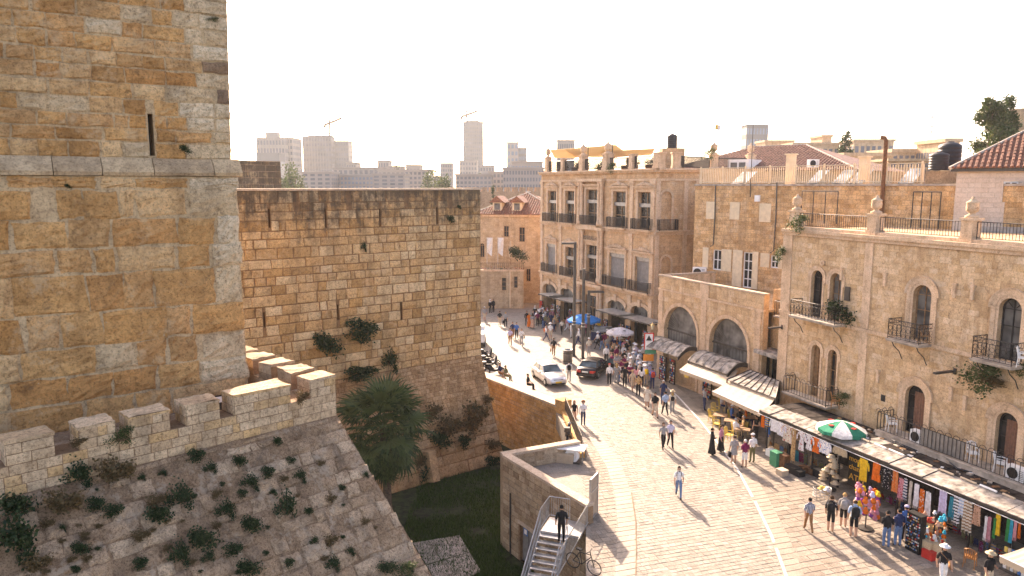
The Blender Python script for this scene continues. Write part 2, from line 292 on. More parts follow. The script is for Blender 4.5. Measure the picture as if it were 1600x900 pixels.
leafmat('leaf_dark', (.012, .026, .010), (.03, .05, .016), (.05, .07, .022)); leafmat('leaf_mid', (.03, .05, .014), (.06, .09, .025), (.11, .11, .04)); leafmat('leaf_dry', (.14, .08, .03), (.09, .07, .03), (.2, .12, .05))
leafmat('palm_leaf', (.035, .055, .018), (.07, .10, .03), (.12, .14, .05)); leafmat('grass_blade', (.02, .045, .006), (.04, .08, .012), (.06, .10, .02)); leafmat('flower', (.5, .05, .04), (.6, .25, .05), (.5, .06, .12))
# ---------------------------------------------------------------- stonework and facades
def proj(p):
    d = p - CAM; c, s = math.cos(PITCH), math.sin(PITCH)
    z = d.y * c - d.z * s; yy = d.y * s + d.z * c
    return (800 + FPX * d.x / z, 450 - FPX * yy / z, z) if z > .1 else (-9999, -9999, .1)
def in_view(p, m=60):
    x, y, z = proj(p); return -m < x < 1600 + m and -m < y < 900 + m
def stone_piece(F, q, proud, bev, grid, r, rough):
    """One dressed stone on plane F: corners q (u, v) from bottom-left round."""
    mb = MB(); cu = sum(a[0] for a in q) / 4; cv = sum(a[1] for a in q) / 4
    wmin = min(q[1][0] - q[0][0], q[3][1] - q[0][1])
    bev = min(bev, wmin * .25)
    def ins(k):
        a = q[k]; return (a[0] + (bev if a[0] < cu else -bev), a[1] + (bev if a[1] < cv else -bev))
    i4 = [ins(k) for k in range(4)]
    vs = [F.p(a[0], a[1], -.03) for a in q] + [F.p(a[0], a[1], proud * .45) for a in q]; fs = [(k, (k + 1) % 4, 4 + (k + 1) % 4, 4 + k) for k in range(4)]
    if grid < 2:
        vs += [F.p(a[0], a[1], proud + r.uniform(-rough, rough)) for a in i4]
        fs += [(4 + k, 4 + (k + 1) % 4, 8 + (k + 1) % 4, 8 + k) for k in range(4)] + [(8, 9, 10, 11)]
    else:
        g = grid; base = len(vs)
        for j in range(g + 1):
            for i in range(g + 1):
                s, t = i / g, j / g
                u = (i4[0][0] * (1 - s) + i4[1][0] * s) * (1 - t) + (i4[3][0] * (1 - s) + i4[2][0] * s) * t
                v = (i4[0][1] * (1 - s) + i4[1][1] * s) * (1 - t) + (i4[3][1] * (1 - s) + i4[2][1] * s) * t
                e = 1.0 if 0 < i < g and 0 < j < g else .0
                vs.append(F.p(u + r.uniform(-1, 1) * .02 * e, v, proud * (1 + .35 * e) + r.uniform(-rough, rough)))
        ix = lambda i, j: base + j * (g + 1) + i
        for j in range(g):
            for i in range(g): fs.append((ix(i, j), ix(i + 1, j), ix(i + 1, j + 1), ix(i, j + 1)))
        if grid >= 3:                                             # chipped, wavy edges: the outline is subdivided too
            fs = fs[4:]; ring = []; ob = len(vs)
            for k in range(4):
                a, b = q[k], q[(k + 1) % 4]
                for i in range(g):
                    t = i / g; du, dv = (r.uniform(-1, 1) * rough * 1.1, r.uniform(-1, 1) * rough * 1.1) if i else (0, 0)
                    u, v = a[0] + (b[0] - a[0]) * t + du, a[1] + (b[1] - a[1]) * t + dv; vs.append(F.p(u, v, -.03)); vs.append(F.p(u, v, proud * r.uniform(.15, .6))); ring.append(ob + 2 * (k * g + i))
            inner = [ix(i, 0) for i in range(g)] + [ix(g, j) for j in range(g)] + [ix(g - i, g) for i in range(g)] + [ix(0, g - j) for j in range(g)]; m = 4 * g
            for i in range(m):
                j = (i + 1) % m; fs.append((ring[i], ring[j], ring[j] + 1, ring[i] + 1)); fs.append((ring[i] + 1, ring[j] + 1, inner[j], inner[i]))
            mb.raw(vs, fs); return mb
        for k, e in enumerate(([ix(i, 0) for i in range(g + 1)], [ix(g, j) for j in range(g + 1)], [ix(g - i, g) for i in range(g + 1)], [ix(0, g - j) for j in range(g + 1)])):
            fs.append((4 + k, 4 + (k + 1) % 4) + tuple(e[::-1]))
    mb.raw(vs, fs); return mb
def stonework(parent, F, u0, u1, v0, v1, hs, ws, mat, proud=.035, gap=.02, bev=.02, rough=.008, grid=1, blocked=None, span=None, limit=300, name='stone', seed=1, jit=.0, view=True, row_gap=None, holes=0.0, mats=None):
    r = random.Random(seed); out = []; v = v0; rg = gap if row_gap is None else row_gap
    while v < v1 - .02:
        h = min(r.uniform(*hs), v1 - v)
        if v1 - (v + h) < hs[0] * .5: h = v1 - v
        a, b = span(v, v + h) if span else (u0, u1)
        ivs = [(a, b)]
        for (x, y) in (blocked(v, v + h) if blocked else []):
            nv = []
            for (p, q) in ivs:
                if y <= p or x >= q: nv.append((p, q)); continue
                if x - p > .08: nv.append((p, x))
                if q - y > .08: nv.append((y, q))
            ivs = nv
        for (p, q) in ivs:
            u = p
            while u < q - .03:
                wd = r.uniform(*ws) * (1 if r.random() > .15 else .6); e = u + wd
                if q - e < ws[0] * .55: e = q
                hh = h
                if r.random() > holes:
                    j = lambda: r.uniform(-jit, jit)
                    Q = [(u + gap / 2 + j(), v + rg / 2 + j() * .6), (e - gap / 2 + j(), v + rg / 2 + j() * .6), (e - gap / 2 + j(), v + hh - rg / 2 + j() * .6), (u + gap / 2 + j(), v + hh - rg / 2 + j() * .6)]
                    c = F.p((u + e) / 2, v + h / 2)
                    if not view or in_view(c): out.append((Q, proud * r.uniform(.5, 1.4), (e - u) * h / max(1, (c - CAM).length_squared), mats((u + e) / 2, v + h / 2, r) if mats else mat))
                u = e
        v += h
    out.sort(key=lambda k: -k[2]); rest = {}
    for i, (Q, pr, s, mt) in enumerate(out):
        mb = stone_piece(F, Q, pr, bev, grid, r, rough)
        if i < limit: link(name, mb.mesh(name, mt), parent)
        else:
            k = rest.setdefault(mt, MB()); k.raw(mb.v, mb.f)
    for mt, mb in rest.items(): mb.build('stonework', mt, parent, kind='stuff')
    return len(out)
def prism(mb, F, loop, n0, n1):
    """A flat outline on F made solid between n0 (back) and n1 (front)."""
    tri = tessellate_polygon([[Vector((a, b, 0)) for a, b in loop]]); k = len(loop)
    vs = [F.p(a, b, n1) for a, b in loop] + [F.p(a, b, n0) for a, b in loop]
    fs = [t for t in tri] + [(t[2] + k, t[1] + k, t[0] + k) for t in tri] + [(i, (i + 1) % k, (i + 1) % k + k, i + k) for i in range(k)]
    mb.raw(vs, fs); return mb
def facade(parent, F, outline, holes, depth, mat, reveal=.35, name='wall', back=None):
    """A wall slab with real openings; the outline is carried back by depth to give the building its body."""
    mb = MB(); loops = [outline] + [h for h in holes]; flat = [p for l in loops for p in l]
    for t in tessellate_polygon([[Vector((a, b, 0)) for a, b in l] for l in loops]):
        pts = [flat[i] for i in t]
        ar = (pts[1][0] - pts[0][0]) * (pts[2][1] - pts[0][1]) - (pts[2][0] - pts[0][0]) * (pts[1][1] - pts[0][1])
        if ar < 0: pts = pts[::-1]
        mb.face([F.p(a, b) for a, b in pts], pts)
    bk = Vector(back) if back else -F.N * depth
    for i in range(len(outline)):
        a, b = outline[i], outline[(i + 1) % len(outline)]
        P, Q = F.p(*a), F.p(*b); L = bk.length
        mb.face([P, P + bk, Q + bk, Q], [(a[0] + a[1], a[1]), (a[0] + a[1] + L, a[1]), (b[0] + b[1] + L, b[1]), (b[0] + b[1], b[1])] if a[0] != b[0] else [(0, a[1]), (L, a[1]), (L, b[1]), (0, b[1])])
    for t in tessellate_polygon([[Vector((a, b, 0)) for a, b in outline]]): mb.face([F.p(*outline[i]) + bk for i in t], [outline[i] for i in t])
    for h in holes:
        for i in range(len(h)):
            a, b = h[i], h[(i + 1) % len(h)]
            mb.face([F.p(*a), F.p(*b), F.p(b[0], b[1], -reveal), F.p(a[0], a[1], -reveal)], [(0, 0.05), (.2, .05), (.2, .25), (0, .25)])
        # the dark room side behind the opening
    return mb.build(name, mat, parent)
def surround(parent, F, u0, u1, v0, v1, kind, wd=.22, proud=.06, mat='facade_trim', name='surround', legs=True, stepz=0.0):
    """Moulded stone band round an opening."""
    L = arch_loop(u0, u1, v0, v1, kind, 12); pts = [L[1]] + L[2:] + [L[0]] if kind != 'rect' else [L[1], L[2], L[3], L[0]]
    if not legs: pts = pts[1:-1]
    cu = (u0 + u1) / 2; vsp = v1 - ((u1 - u0) / 2 if kind == 'round' else 0)
    def outw(p):
        if kind == 'rect':
            return (p[0] + (wd if p[0] > cu else -wd), p[1] + (wd if p[1] > (v0 + v1) / 2 else 0))
        if p[1] <= vsp + 1e-6: return (p[0] + (wd if p[0] > cu else -wd), p[1])
        d = Vector((p[0] - cu, p[1] - vsp)); d.normalize(); return (p[0] + d.x * wd, p[1] + d.y * wd)
    mb = MB()
    for i in range(len(pts) - 1):
        a, b = pts[i], pts[i + 1]; A, B = outw(a), outw(b)
        mb.hexa([F.p(*a, .0), F.p(*b, .0), F.p(*B, -.01), F.p(*A, -.01), F.p(*a, proud * .6), F.p(*b, proud * .6), F.p(*B, proud), F.p(*A, proud)])
    return mb.build(name, mat, parent)
def window(parent, F, u0, u1, v0, v1, kind='rect', rec=.28, nx=2, ny=3, frame='wood', pane='glass', bw=.07, bar=.04, name='window', fan=False):
    """Frame with glazing bars set into the opening, its pane a sub-part."""
    n = -rec; L = arch_loop(u0, u1, v0, v1, kind, 10); mb = MB(); cu = (u0 + u1) / 2; cv = (v0 + v1) / 2
    I = [(cu + (a - cu) * (1 - 2 * bw / (u1 - u0)), cv + (b - cv) * (1 - 2 * bw / (v1 - v0))) for a, b in L]
    k = len(L)
    for i in range(k):
        a, b, c, d = L[i], L[(i + 1) % k], I[(i + 1) % k], I[i]
        mb.hexa([F.p(*a, n - .04), F.p(*b, n - .04), F.p(*c, n - .04), F.p(*d, n - .04), F.p(*a, n + .05), F.p(*b, n + .05), F.p(*c, n + .04), F.p(*d, n + .04)])
    top = v1 - ((u1 - u0) / 2 if kind == 'round' else (u1 - u0) * .225 if kind == 'seg' else 0)
    for i in range(1, nx):
        u = u0 + (u1 - u0) * i / nx; mb.fbox(F, u - bar / 2, u + bar / 2, v0 + bw, (v1 if kind == 'rect' or abs(u - cu) < .01 else top) - bw, n - .02, n + .045)
    for j in range(1, ny):
        v = v0 + (top - v0) * j / (ny if kind == 'rect' else ny - 1 if ny > 1 else 1); v = min(v, top)
        mb.fbox(F, u0 + bw, u1 - bw, v - bar / 2, v + bar / 2, n - .02, n + .04)
    if kind == 'round' and fan:
        R_ = (u1 - u0) / 2
        for a in (45, 135): mb.tube([F.p(cu + .1 * math.cos(R(a)), top + .1 * math.sin(R(a)), n + .02), F.p(cu + (R_ - bw) * math.cos(R(a)), top + (R_ - bw) * math.sin(R(a)), n + .02)], bar / 2, 4)
    o = mb.build(name, frame, parent)
    g = MB(); prism(g, F, I, n - .035, n - .005); g.build('pane', pane, o); return o
def slats(parent, F, u0, u1, v0, v1, n, mat, k=10, name='shutter', th=.05):
    mb = MB(); mb.fbox(F, u0, u1, v0, v1, n, n + th * .5)
    for i in range(k):
        a = v0 + (v1 - v0) * (i + .12) / k; mb.fbox(F, u0 + .05, u1 - .05, a, a + (v1 - v0) / k * .6, n + th * .5, n + th)
    mb.fbox(F, u0, u0 + .05, v0, v1, n + th * .5, n + th * 1.1); mb.fbox(F, u1 - .05, u1, v0, v1, n + th * .5, n + th * 1.1)
    return mb.build(name, mat, parent)
def railing_mesh(P, h=1.0, step=.13, r=.012, rail=.02, curls=False, top_scroll=False, bars=True):
    """Iron railing along the points P (their z is the floor)."""
    mb = MB(); P = [Vector(p) for p in P]; up = Vector((0, 0, 1))
    for i in range(len(P) - 1):
        a, b = P[i], P[i + 1]; L = (b - a).length; t = (b - a).normalized(); k = max(1, round(L / step))
        mb.tube([a + up * h, b + up * h], rail, 4); mb.tube([a + up * .1, b + up * .1], rail * .8, 4)
        if curls: mb.tube([a + up * (h * .78), b + up * (h * .78)], rail * .7, 4)
        for j in range(k + 1):
            p = a + t * (L * j / k)
            if bars: mb.tube([p + up * (0 if j in (0, k) else .1), p + up * (h if not curls or j in (0, k) else h * .78)], r * (1.5 if j in (0, k) else 1), 4, False)
            if curls and j < k:
                c = p + t * (L / k / 2)
                for zc, rr in ((h * .89, h * .09), (h * .55, L / k * .42), (h * .28, L / k * .42)):
                    mb.tube([c + up * zc + t * (rr * math.cos(q * math.pi / 4)) + up * (rr * math.sin(q * math.pi / 4)) for q in range(9)], r * .9, 3, False)
            if top_scroll and j < k and j % 2 == 0:
                c = p + t * (L / k); rr = L / k * .8
                mb.tube([c + up * (h) + t * (rr * math.cos(q * math.pi / 5)) + up * (rr * math.sin(q * math.pi / 5)) for q in range(6)], r, 3, False)
    return mb
def balcony(parent, F, u0, u1, v, dep=.9, h=1.0, th=.12, curls=False, mat='concrete', step=.13, brackets=True, top_scroll=False, r=.012):
    mb = MB(); mb.fbox(F, u0, u1, v - th, v, -.02, dep); mb.fbox(F, u0 - .03, u1 + .03, v - .04, v + .015, .0, dep + .04)
    o = mb.build('balcony', mat, parent)
    e = .05; railing_mesh([F.p(u0 + e, v, .02), F.p(u0 + e, v, dep - e), F.p(u1 - e, v, dep - e), F.p(u1 - e, v, .02)], h, step, curls=curls, top_scroll=top_scroll, r=r).build('railing', 'iron', o)
    if brackets:
        b = MB()
        for u in (u0 + .25, u1 - .25):
            b.tube([F.p(u, v - th, dep * .85), F.p(u, v - th - .25, dep * .7), F.p(u, v - th - .6, .25), F.p(u, v - th - .85, .12), F.p(u, v - th - 1.0, .03)], .025, 5)
        b.build('bracket', 'iron', o)
    return o
def blocked_by(ops, pad=.0):
    """ops: (u0, u1, v0, v1, kind) -> blocked intervals for a course."""
    def f(a, b):
        out = []
        for (u0, u1, v0, v1, kind, *rest) in ops:
            p = rest[0] if rest else pad
            if b <= v0 + .01 or a >= v1 + p - .01: continue
            c = (u0 + u1) / 2; w2 = (u1 - u0) / 2 + p
            if kind == 'round':
                vsp = v1 - (u1 - u0) / 2; y = max(0, a - vsp)
                if y >= w2: continue
                w2 = math.sqrt(w2 * w2 - y * y)
            out.append((c - w2, c + w2))
        return out
    return f
def text3d(parent, txt, F, u, v, size, mat, n=.02, name='lettering', ext=.006):
    cu = bpy.data.curves.new('t', 'FONT'); cu.body = txt; cu.size = size; cu.extrude = ext; cu.align_x = 'CENTER'
    o = bpy.data.objects.new('t', cu); col.objects.link(o); bpy.context.view_layer.update()
    me = bpy.data.meshes.new_from_object(o.evaluated_get(bpy.context.evaluated_depsgraph_get())); bpy.data.objects.remove(o)
    for vt in me.vertices: vt.co = F.p(u + vt.co.x, v + vt.co.y, n + vt.co.z)
    me.materials.clear(); me.materials.append(MATS[mat]); return link(name, me, parent)
# ================================================================ terrain, street, moat
def poly_sheet(name, pts, z, mat, kind='structure', parent=None, th=0.0):
    mb = MB(); P = [Vector((p[0], p[1], 0)) for p in pts]
    for t in tessellate_polygon([P]):
        q = [P[i] for i in t]
        if (q[1] - q[0]).cross(q[2] - q[0]).z < 0: q = q[::-1]
        mb.face([(a.x, a.y, z) for a in q], [(a.x * .96 + a.y * .28, a.y * .96 - a.x * .28) for a in q])
    if th:
        for i in range(len(P)):
            a, b = P[i], P[(i + 1) % len(P)]; mb.face([(a.x, a.y, z), (b.x, b.y, z), (b.x, b.y, z - th), (a.x, a.y, z - th)])
    return mb.build(name, mat, parent, kind=kind)
MZ = -4.5
poly_sheet('terrain', [(-2500, -300), (2500, -300), (2500, 2600), (-2500, 2600)], -6.0, 'hill')
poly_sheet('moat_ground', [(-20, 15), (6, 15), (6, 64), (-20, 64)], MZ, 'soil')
C1, C2, C3 = G(786, 711, 1.0), G(906, 690, 1.0), G(916, 789, 1.0)
RW0, RW1 = G(757, 589, .5), G(869, 633, .5)
street = poly_sheet('street', [(2.5, 22), (3.3, 31), C3, C1, C2, RW1, RW0, (-8, 63), (-60, 75), (-120, 120), (-150, 330), (260, 330), (260, 22)], -.02, 'plaza_stone', th=1.2)
# ---- paving: a ground frame looking down the street
GF = Frame((8, 25, -.018), (.955, .295, 0), (-.295, .955, 0))
def guv(p): q = Vector((p[0], p[1], 0)) - GF.O; return q.dot(GF.U), q.dot(GF.V)
def interp(line, v):
    for (a, b), (c, d) in zip(line, line[1:]):
        if b <= v <= d: return a + (c - a) * (v - b) / max(1e-6, d - b)
    return line[0][0] if v < line[0][1] else line[-1][0]
def gline(px): return sorted([guv(G(x, y)) for x, y in px], key=lambda k: k[1])
LB = gline([(958, 930), (963, 870), (965, 820), (960, 770), (948, 730), (925, 692), (902, 664), (888, 648), (876, 630)])       # left band, its outer side
RB = gline([(1236, 930), (1222, 890), (1204, 840), (1178, 785), (1150, 733), (1118, 690), (1090, 655), (1058, 620), (1030, 596)])   # right band, its road side
EDGE = gline([(930, 930), (926, 880), (924, 835), (921, 800), (908, 735), (906, 692), (893, 668), (880, 645), (872, 634)])
BW = .95
def grey(u, v, r):
    a, b = guv(G(1000, 840)); return 'sett_grey' if abs(v - b - (u - a) * .02) < .38 else 'cobble_stone'
stone_mat('sett_grey', [(.27, .23, .19), (.31, .265, .215), (.24, .205, .17)], scale=.5, streak=0, bumpd=.012, mott=.4, rough=.65)
vtop = guv(G(960, 606))[1]
stonework(street, GF, 0, 0, -4, vtop, (.24, .32), (.22, .42), 'cobble_stone', proud=.012, gap=.018, bev=.016, rough=.004, span=lambda a, b: (interp(LB, a) + BW, interp(RB, a)), name='cobble', seed=5, jit=.016, mats=grey)
stonework(street, GF, 0, 0, -4, guv(G(880, 645))[1], (.30, .42), (.30, .55), 'pavement_stone', proud=.014, gap=.022, bev=.014, rough=.004, span=lambda a, b: (interp(EDGE, a) + .05, interp(LB, a)), name='sett', seed=6, jit=.008, limit=150)
SF0, SF1 = G(1195, 708), G(1600, 905)          # where the stall fronts meet the ground
sfl = sorted([guv(SF0 + (SF0 - SF1) * .9), guv(SF1 + (SF1 - SF0) * .3)], key=lambda k: k[1])
stonework(street, GF, 0, 0, -6, vtop, (.34, .46), (.45, .95), 'pavement_stone', proud=.014, gap=.02, bev=.012, rough=.005, span=lambda a, b: (interp(RB, a) + BW + .02, max(interp(RB, a) + BW + .5, interp(sfl, a) + 1.5)), name='paving_slab', seed=7, jit=.01, limit=250)
def band(line, side, v0, v1, name, mat, step=(.38, .5), seed=3):
    r = random.Random(seed); v = v0
    while v < v1:
        e = v + r.uniform(*step); a0, a1 = interp(line, v), interp(line, e)
        Q = [(a0 + .008, v + .008), (a0 + BW - .008, v + .008), (a1 + BW - .008, e - .008), (a1 + .008, e - .008)]
        if in_view(GF.p(a0, v)): link(name, stone_piece(GF, Q, .02 + r.uniform(0, .004), .012, 1, r, .002).mesh(name, mat), street)
        v = e
band(LB, 0, -4, vtop - 6, 'kerb_slab', 'slab_stone'); band(RB, 0, -4, vtop, 'kerb_slab', 'slab_stone', seed=4)
mb = MB(); vv = [-4 + .5 * i for i in range(int((vtop + 4) / .5))]
for i, (a, b) in enumerate(zip(vv, vv[1:])):
    if i % 9 == 8 and i < 30: continue
    mb.face([GF.p(interp(RB, a) + .02, a, .03), GF.p(interp(RB, a) + .15, a, .03), GF.p(interp(RB, b) + .15, b, .03), GF.p(interp(RB, b) + .02, b, .03)])
mb.build('white_line', 'white_paint', street)
mb = MB(); a, b = guv(G(984, 770)), guv(G(982, 900)); n = 14       # the dark drain slot along the left band
for i in range(n):
    v0, v1 = b[1] + (a[1] - b[1]) * i / n, b[1] + (a[1] - b[1]) * (i + 1) / n
    mb.face([GF.p(interp(LB, v0) + BW - .01, v0, .029), GF.p(interp(LB, v0) + BW + .05, v0, .029), GF.p(interp(LB, v1) + BW + .05, v1, .029), GF.p(interp(LB, v1) + BW - .01, v1, .029)])
mb.build('drain_slot', 'dirt', street)
# ================================================================ the great tower
TO = D(374, 300, 26.0); TO.z = 0
TF = Frame(TO, (.82, .572, 0))
tower = empty('stone_tower', (TO.x, TO.y, 0), 'massive orange stone tower with arrow slit rising out of the top of view', 'tower')
LZ0, LZ1 = 16.3, 16.88
facade(tower, TF, [(-12, 5), (0, 5), (-.12, LZ0), (-12, LZ0)], [], 9, 'mortar', name='lower_wall')
hu0, hv0 = TF.uv(48, 335); hu1, hv1 = TF.uv(88, 316)
def tblock(a, b): return [(hu0, hu1)] if b > hv0 and a < hv1 else []
stonework(tower, TF, -9, -.02, 7.2, LZ0 - .02, (.75, 1.25), (.7, 2.3), 'tower_stone', proud=.07, gap=.075, bev=.09, rough=.042, grid=4, seed=21, jit=.08, limit=160, row_gap=.07, blocked=tblock,
          mats=lambda u, v, r: 'tower_quoin' if u > -1.15 + r.uniform(-.3, .5) else 'tower_quoin' if r.random() < .03 else 'tower_stone')
UF = TF.back(.32)
su0, sv0 = UF.uv(235, 250); su1, sv1 = UF.uv(242, 178); su1 = su0 + .16
slit = [(su0, sv0), (su1, sv0), (su1, sv1), (su0, sv1)]
EA, EB = UF.uv(361, 245), UF.uv(354.5, 2)
ES = (EB[0] - EA[0]) / (EB[1] - EA[1]); upe = lambda v: EA[0] + ES * (v - EA[1])
facade(tower, UF, [(-12, LZ1 - .02), (upe(LZ1), LZ1 - .02), (upe(26), 26), (-12, 26)], [slit], 8.4, 'mortar', name='upper_wall', reveal=.8)
mb = MB(); mb.fbox(UF, su0 - .05, su1 + .05, sv0 - .05, sv1 + .05, -1, -.8); mb.build('slit_shade_sheet', 'black_plastic', tower)  # black sheet painted in for the darkness inside the slit
def upmat(u, v, r):
    if u > -1.3: return 'black_lichen_stone' if u > -.95 and r.random() < .3 else 'tower_quoin'
    return 'tower_quoin' if r.random() < (.22 if v > 20.5 else .06) else 'tower_stone'
stonework(tower, UF, -9, 0, LZ1, 25.4, (.42, .54), (.6, 1.3), 'tower_stone', proud=.05, gap=.05, bev=.05, rough=.026, grid=3, seed=22, jit=.03, limit=140, blocked=blocked_by([(su0, su1, sv0, sv1, 'rect', .02)]), mats=upmat, span=lambda a, b: (-9, upe((a + b) / 2) + .01))
mb = MB(); mb.fbox(TF, -11.9, -.2, LZ0 - .2, LZ1 + .1, -8.7, -.33); mb.build('ledge_gap_filler', 'mortar', tower)  # filler box added to stop sky light leaking through under the ledge
r = random.Random(5); u = -9.0                              # the sloping ledge, stone by stone
while u < .1:
    e = min(u + r.uniform(1.1, 2.2), .12); e = .12 if .12 - e < .5 else e; mb = MB(); k = r.uniform(-.03, .03)
    pr = [(-.34, LZ0), (.10 + k, LZ0 + .02), (.14 + k, LZ0 + .14), (.02, LZ0 + .34), (-.25, LZ1 + .02), (-.34, LZ1 + .02)]
    mb.loft([[TF.p(u + .012, b, a) for a, b in pr], [TF.p((u + e) / 2, b + r.uniform(-.02, .02), a + r.uniform(-.02, .02)) for a, b in pr], [TF.p(e - .012, b, a) for a, b in pr]])
    mb.build('ledge_stone', 'ledge_stone', tower); u = e
# ================================================================ the curtain wall with its sloping foot
MO = D(751, 450, 54.5); MO.z = 0
MF = Frame(MO, (.788, .616, 0)); MTOP, MGL = 15.72, 3.3
cw = empty('curtain_wall', (MO.x, MO.y, MZ), 'broad fortress wall of tan blocks with blackened top beside the moat', 'wall')
slits = []
for (x, y0, y1, wpx) in ((420, 326, 356, 1.6), (508, 326, 356, 1.6), (593, 326, 354, 1.6), (682, 324, 350, 1.6), (412, 488, 512, 2), (527, 476, 500, 2), (626, 472, 500, 1.8)):
    ua, va = MF.uv(x, y1); ub, vb = MF.uv(x + wpx, y0); slits.append((ua, ub, va, vb, 'rect'))
facade(cw, MF, [(-21, MGL - 1), (0, MGL - 1), (0, MTOP), (-21, MTOP)], [arch_loop(*s[:4], 'rect') for s in slits], 7, 'wall_mortar', reveal=.7)
mb = MB()
for s in slits: mb.fbox(MF, s[0] - .04, s[1] + .04, s[2] - .04, s[3] + .04, -.8, -.7)
mb.build('slit_shade_sheet', 'black_plastic', cw)  # one black sheet per slit, standing in for the shade within
gaps = []
for x in (463, 546, 636, 704):
    ua, va = MF.uv(x - 4, 325); gaps.append((ua, ua + .32, MTOP - .95, MTOP + .1, 'rect'))
stonework(cw, MF, -19.5, 0, MGL, MTOP, (.50, .74), (.5, 1.5), 'wall_stone', proud=.05, gap=.06, bev=.045, rough=.022, grid=2, seed=31, jit=.035, limit=240, blocked=blocked_by(slits + gaps, .02))
mb = MB(); mb.fbox(MF, -20, .12, MTOP - .03, MTOP + .10, -3, .12); mb.build('coping', 'coping_stone', cw)
gl_v = Vector((0, 0, MGL - MZ)) - MF.N * 2.3
MG = Frame(MF.p(0, MGL, .02), MF.U, gl_v); GL = gl_v.length
facade(cw, MG, [(-21, -GL), (.45, -GL), (0, 0), (-21, 0)], [], 3, 'wall_mortar', name='sloping_foot', back=(-MF.N * 3))
stonework(cw, MG, -16, 0, -5.2, -.02, (.26, .36), (.35, .75), 'lower_stone', proud=.03, gap=.03, bev=.02, rough=.012, seed=32, jit=.02, limit=0, span=lambda a, b: (-16, -a * .05))
stonework(cw, MG, -16, 0, -GL, -5.2, (.7, 1.0), (.9, 1.9), 'lower_stone', proud=.14, gap=.08, bev=.12, rough=.05, grid=2, seed=33, jit=.05, limit=40, span=lambda a, b: (-16, -a * .05))
mb = MB(); ua, va = MG.uv(680, 780); mb.fbox(MG, ua - .45, ua + .1, -GL + .1, -GL + 2.2, -.2, .95); mb.build('buttress', 'lower_stone', cw)
# a further stained bastion behind the tower
bt = empty('far_bastion', D(405, 300, 80).xy.to_3d(), 'dark stained battlement block showing just past the tower corner', 'wall')
BF = frame2(D(330, 300, 78), D(440, 300, 84))
L = BF.uv(440, 300)[0]
facade(bt, BF, [(-8, 0), (L + 1.2, 0), (L, 14.5), (L, 18.7), (-8, 18.7)], [], 6, 'far_wall_stone')
stonework(bt, BF, -5, L, 13.5, 18.65, (.6, .75), (.6, 1.3), 'wall_stone', proud=.04, gap=.05, bev=.03, seed=34, limit=80)
# ================================================================ near bastion: parapet with merlons over a sloping glacis
PZ0, PZ1, PZ2 = 8.25, 9.05, 9.62
PA, PB = G(7, 695, PZ2), G(523.7, 588, PZ2)
PF = frame2(PA, PB); PL = (PB - PA).xy.length
ba = empty('near_bastion', (PB.x, PB.y, MZ), 'low crenellated bastion wall over a weathered sloping glacis with caper bushes', 'wall')
TH = .85
mb = MB(); mb.fbox(PF, -6, PL, PZ0 - .1, PZ1, -TH, 0); mb.build('parapet', 'dark_mortar', ba)
stonework(ba, PF, -.5, PL, PZ0, PZ1, (.24, .29), (.35, .62), 'parapet_stone', proud=.022, gap=.018, bev=.014, rough=.006, seed=41, jit=.006, limit=120)
def merlon(u0, u1, F, z1, z2, th, mat='parapet_stone', big=False):
    mb = MB(); q = [F.p(u0, z1, 0), F.p(u1, z1, 0), F.p(u1, z1, -th), F.p(u0, z1, -th)]; rr = random.Random(int(u0 * 100))
    t = [Vector((p.x, p.y, z2 + rr.uniform(-.03, .03))) for p in q]; mb.hexa(q + t)
    o = mb.build('merlon', 'dark_mortar', ba); c = [p + (p - sum(t, Vector()) / 4) * .03 for p in t]; n_ = 5; cm = MB()
    g2 = [[c[0].lerp(c[1], i / n_).lerp(c[3].lerp(c[2], i / n_), j / n_) + Vector((rr.uniform(-.02, .02), rr.uniform(-.02, .02), .05 + rr.uniform(-.025, .025))) for i in range(n_ + 1)] for j in range(n_ + 1)]
    cm.raw([p for q_ in g2 for p in q_], [(j * 6 + i, j * 6 + i + 1, (j + 1) * 6 + i + 1, (j + 1) * 6 + i) for j in range(n_) for i in range(n_)])
    cm.raw([p + Vector((0, 0, -.03)) for p in c] + [g2[0][0], g2[0][5], g2[5][5], g2[5][0]], [(0, 1, 5, 4), (1, 2, 6, 5), (2, 3, 7, 6), (3, 0, 4, 7)]); cm.build('cap', mat, o)
    stonework(o, F, u0, u1, z1, z2 - .02, (.24, .30), (.35, .62), mat, proud=.02, gap=.018, bev=.014, rough=.006, seed=int(u0 * 77) + 5, jit=.006, limit=30)
    S = Frame(F.p(u0, 0, -th), F.N); stonework(o, S, 0, th, z1, z2 - .02, (.24, .30), (.3, .5), mat, proud=.02, gap=.018, bev=.014, seed=int(u0 * 7) + 9, limit=10)
    return o
for (xa, ya, xb, yb) in ((7, 695, 84, 680), (122, 670, 179, 652), (202, 647, 264, 635), (290, 635, 342, 622), (365, 617, 453, 603), (484.6, 598, 523.7, 588)):
    ua, ub = PF.uv(xa, ya)[0], PF.uv(xb, yb)[0]; merlon(ua, min(ub, PL), PF, PZ1, PZ2, TH)
merlon(-3.2, -1.0, PF, PZ1, PZ2, TH)
WD = -PF.N                                                    # flank parapet going back from the corner
FF = Frame(PF.p(PL - .9, 0, -TH), -PF.N)                      # its inner face, looking from the walkway
mb = MB(); mb.hexa([PF.p(PL - .9, PZ0 - 1, -TH), PF.p(PL, PZ0 - 1, -TH), PF.p(PL, PZ0 - 1, -7.5), PF.p(PL - .9, PZ0 - 1, -7.5), PF.p(PL - .9, PZ1, -TH), PF.p(PL, PZ1, -TH), PF.p(PL, PZ1, -7.5), PF.p(PL - .9, PZ1, -7.5)]); mb.build('flank_parapet', 'booth_stone', ba)
FL = Frame(PF.p(PL - .9, 0, -7.5), PF.N)
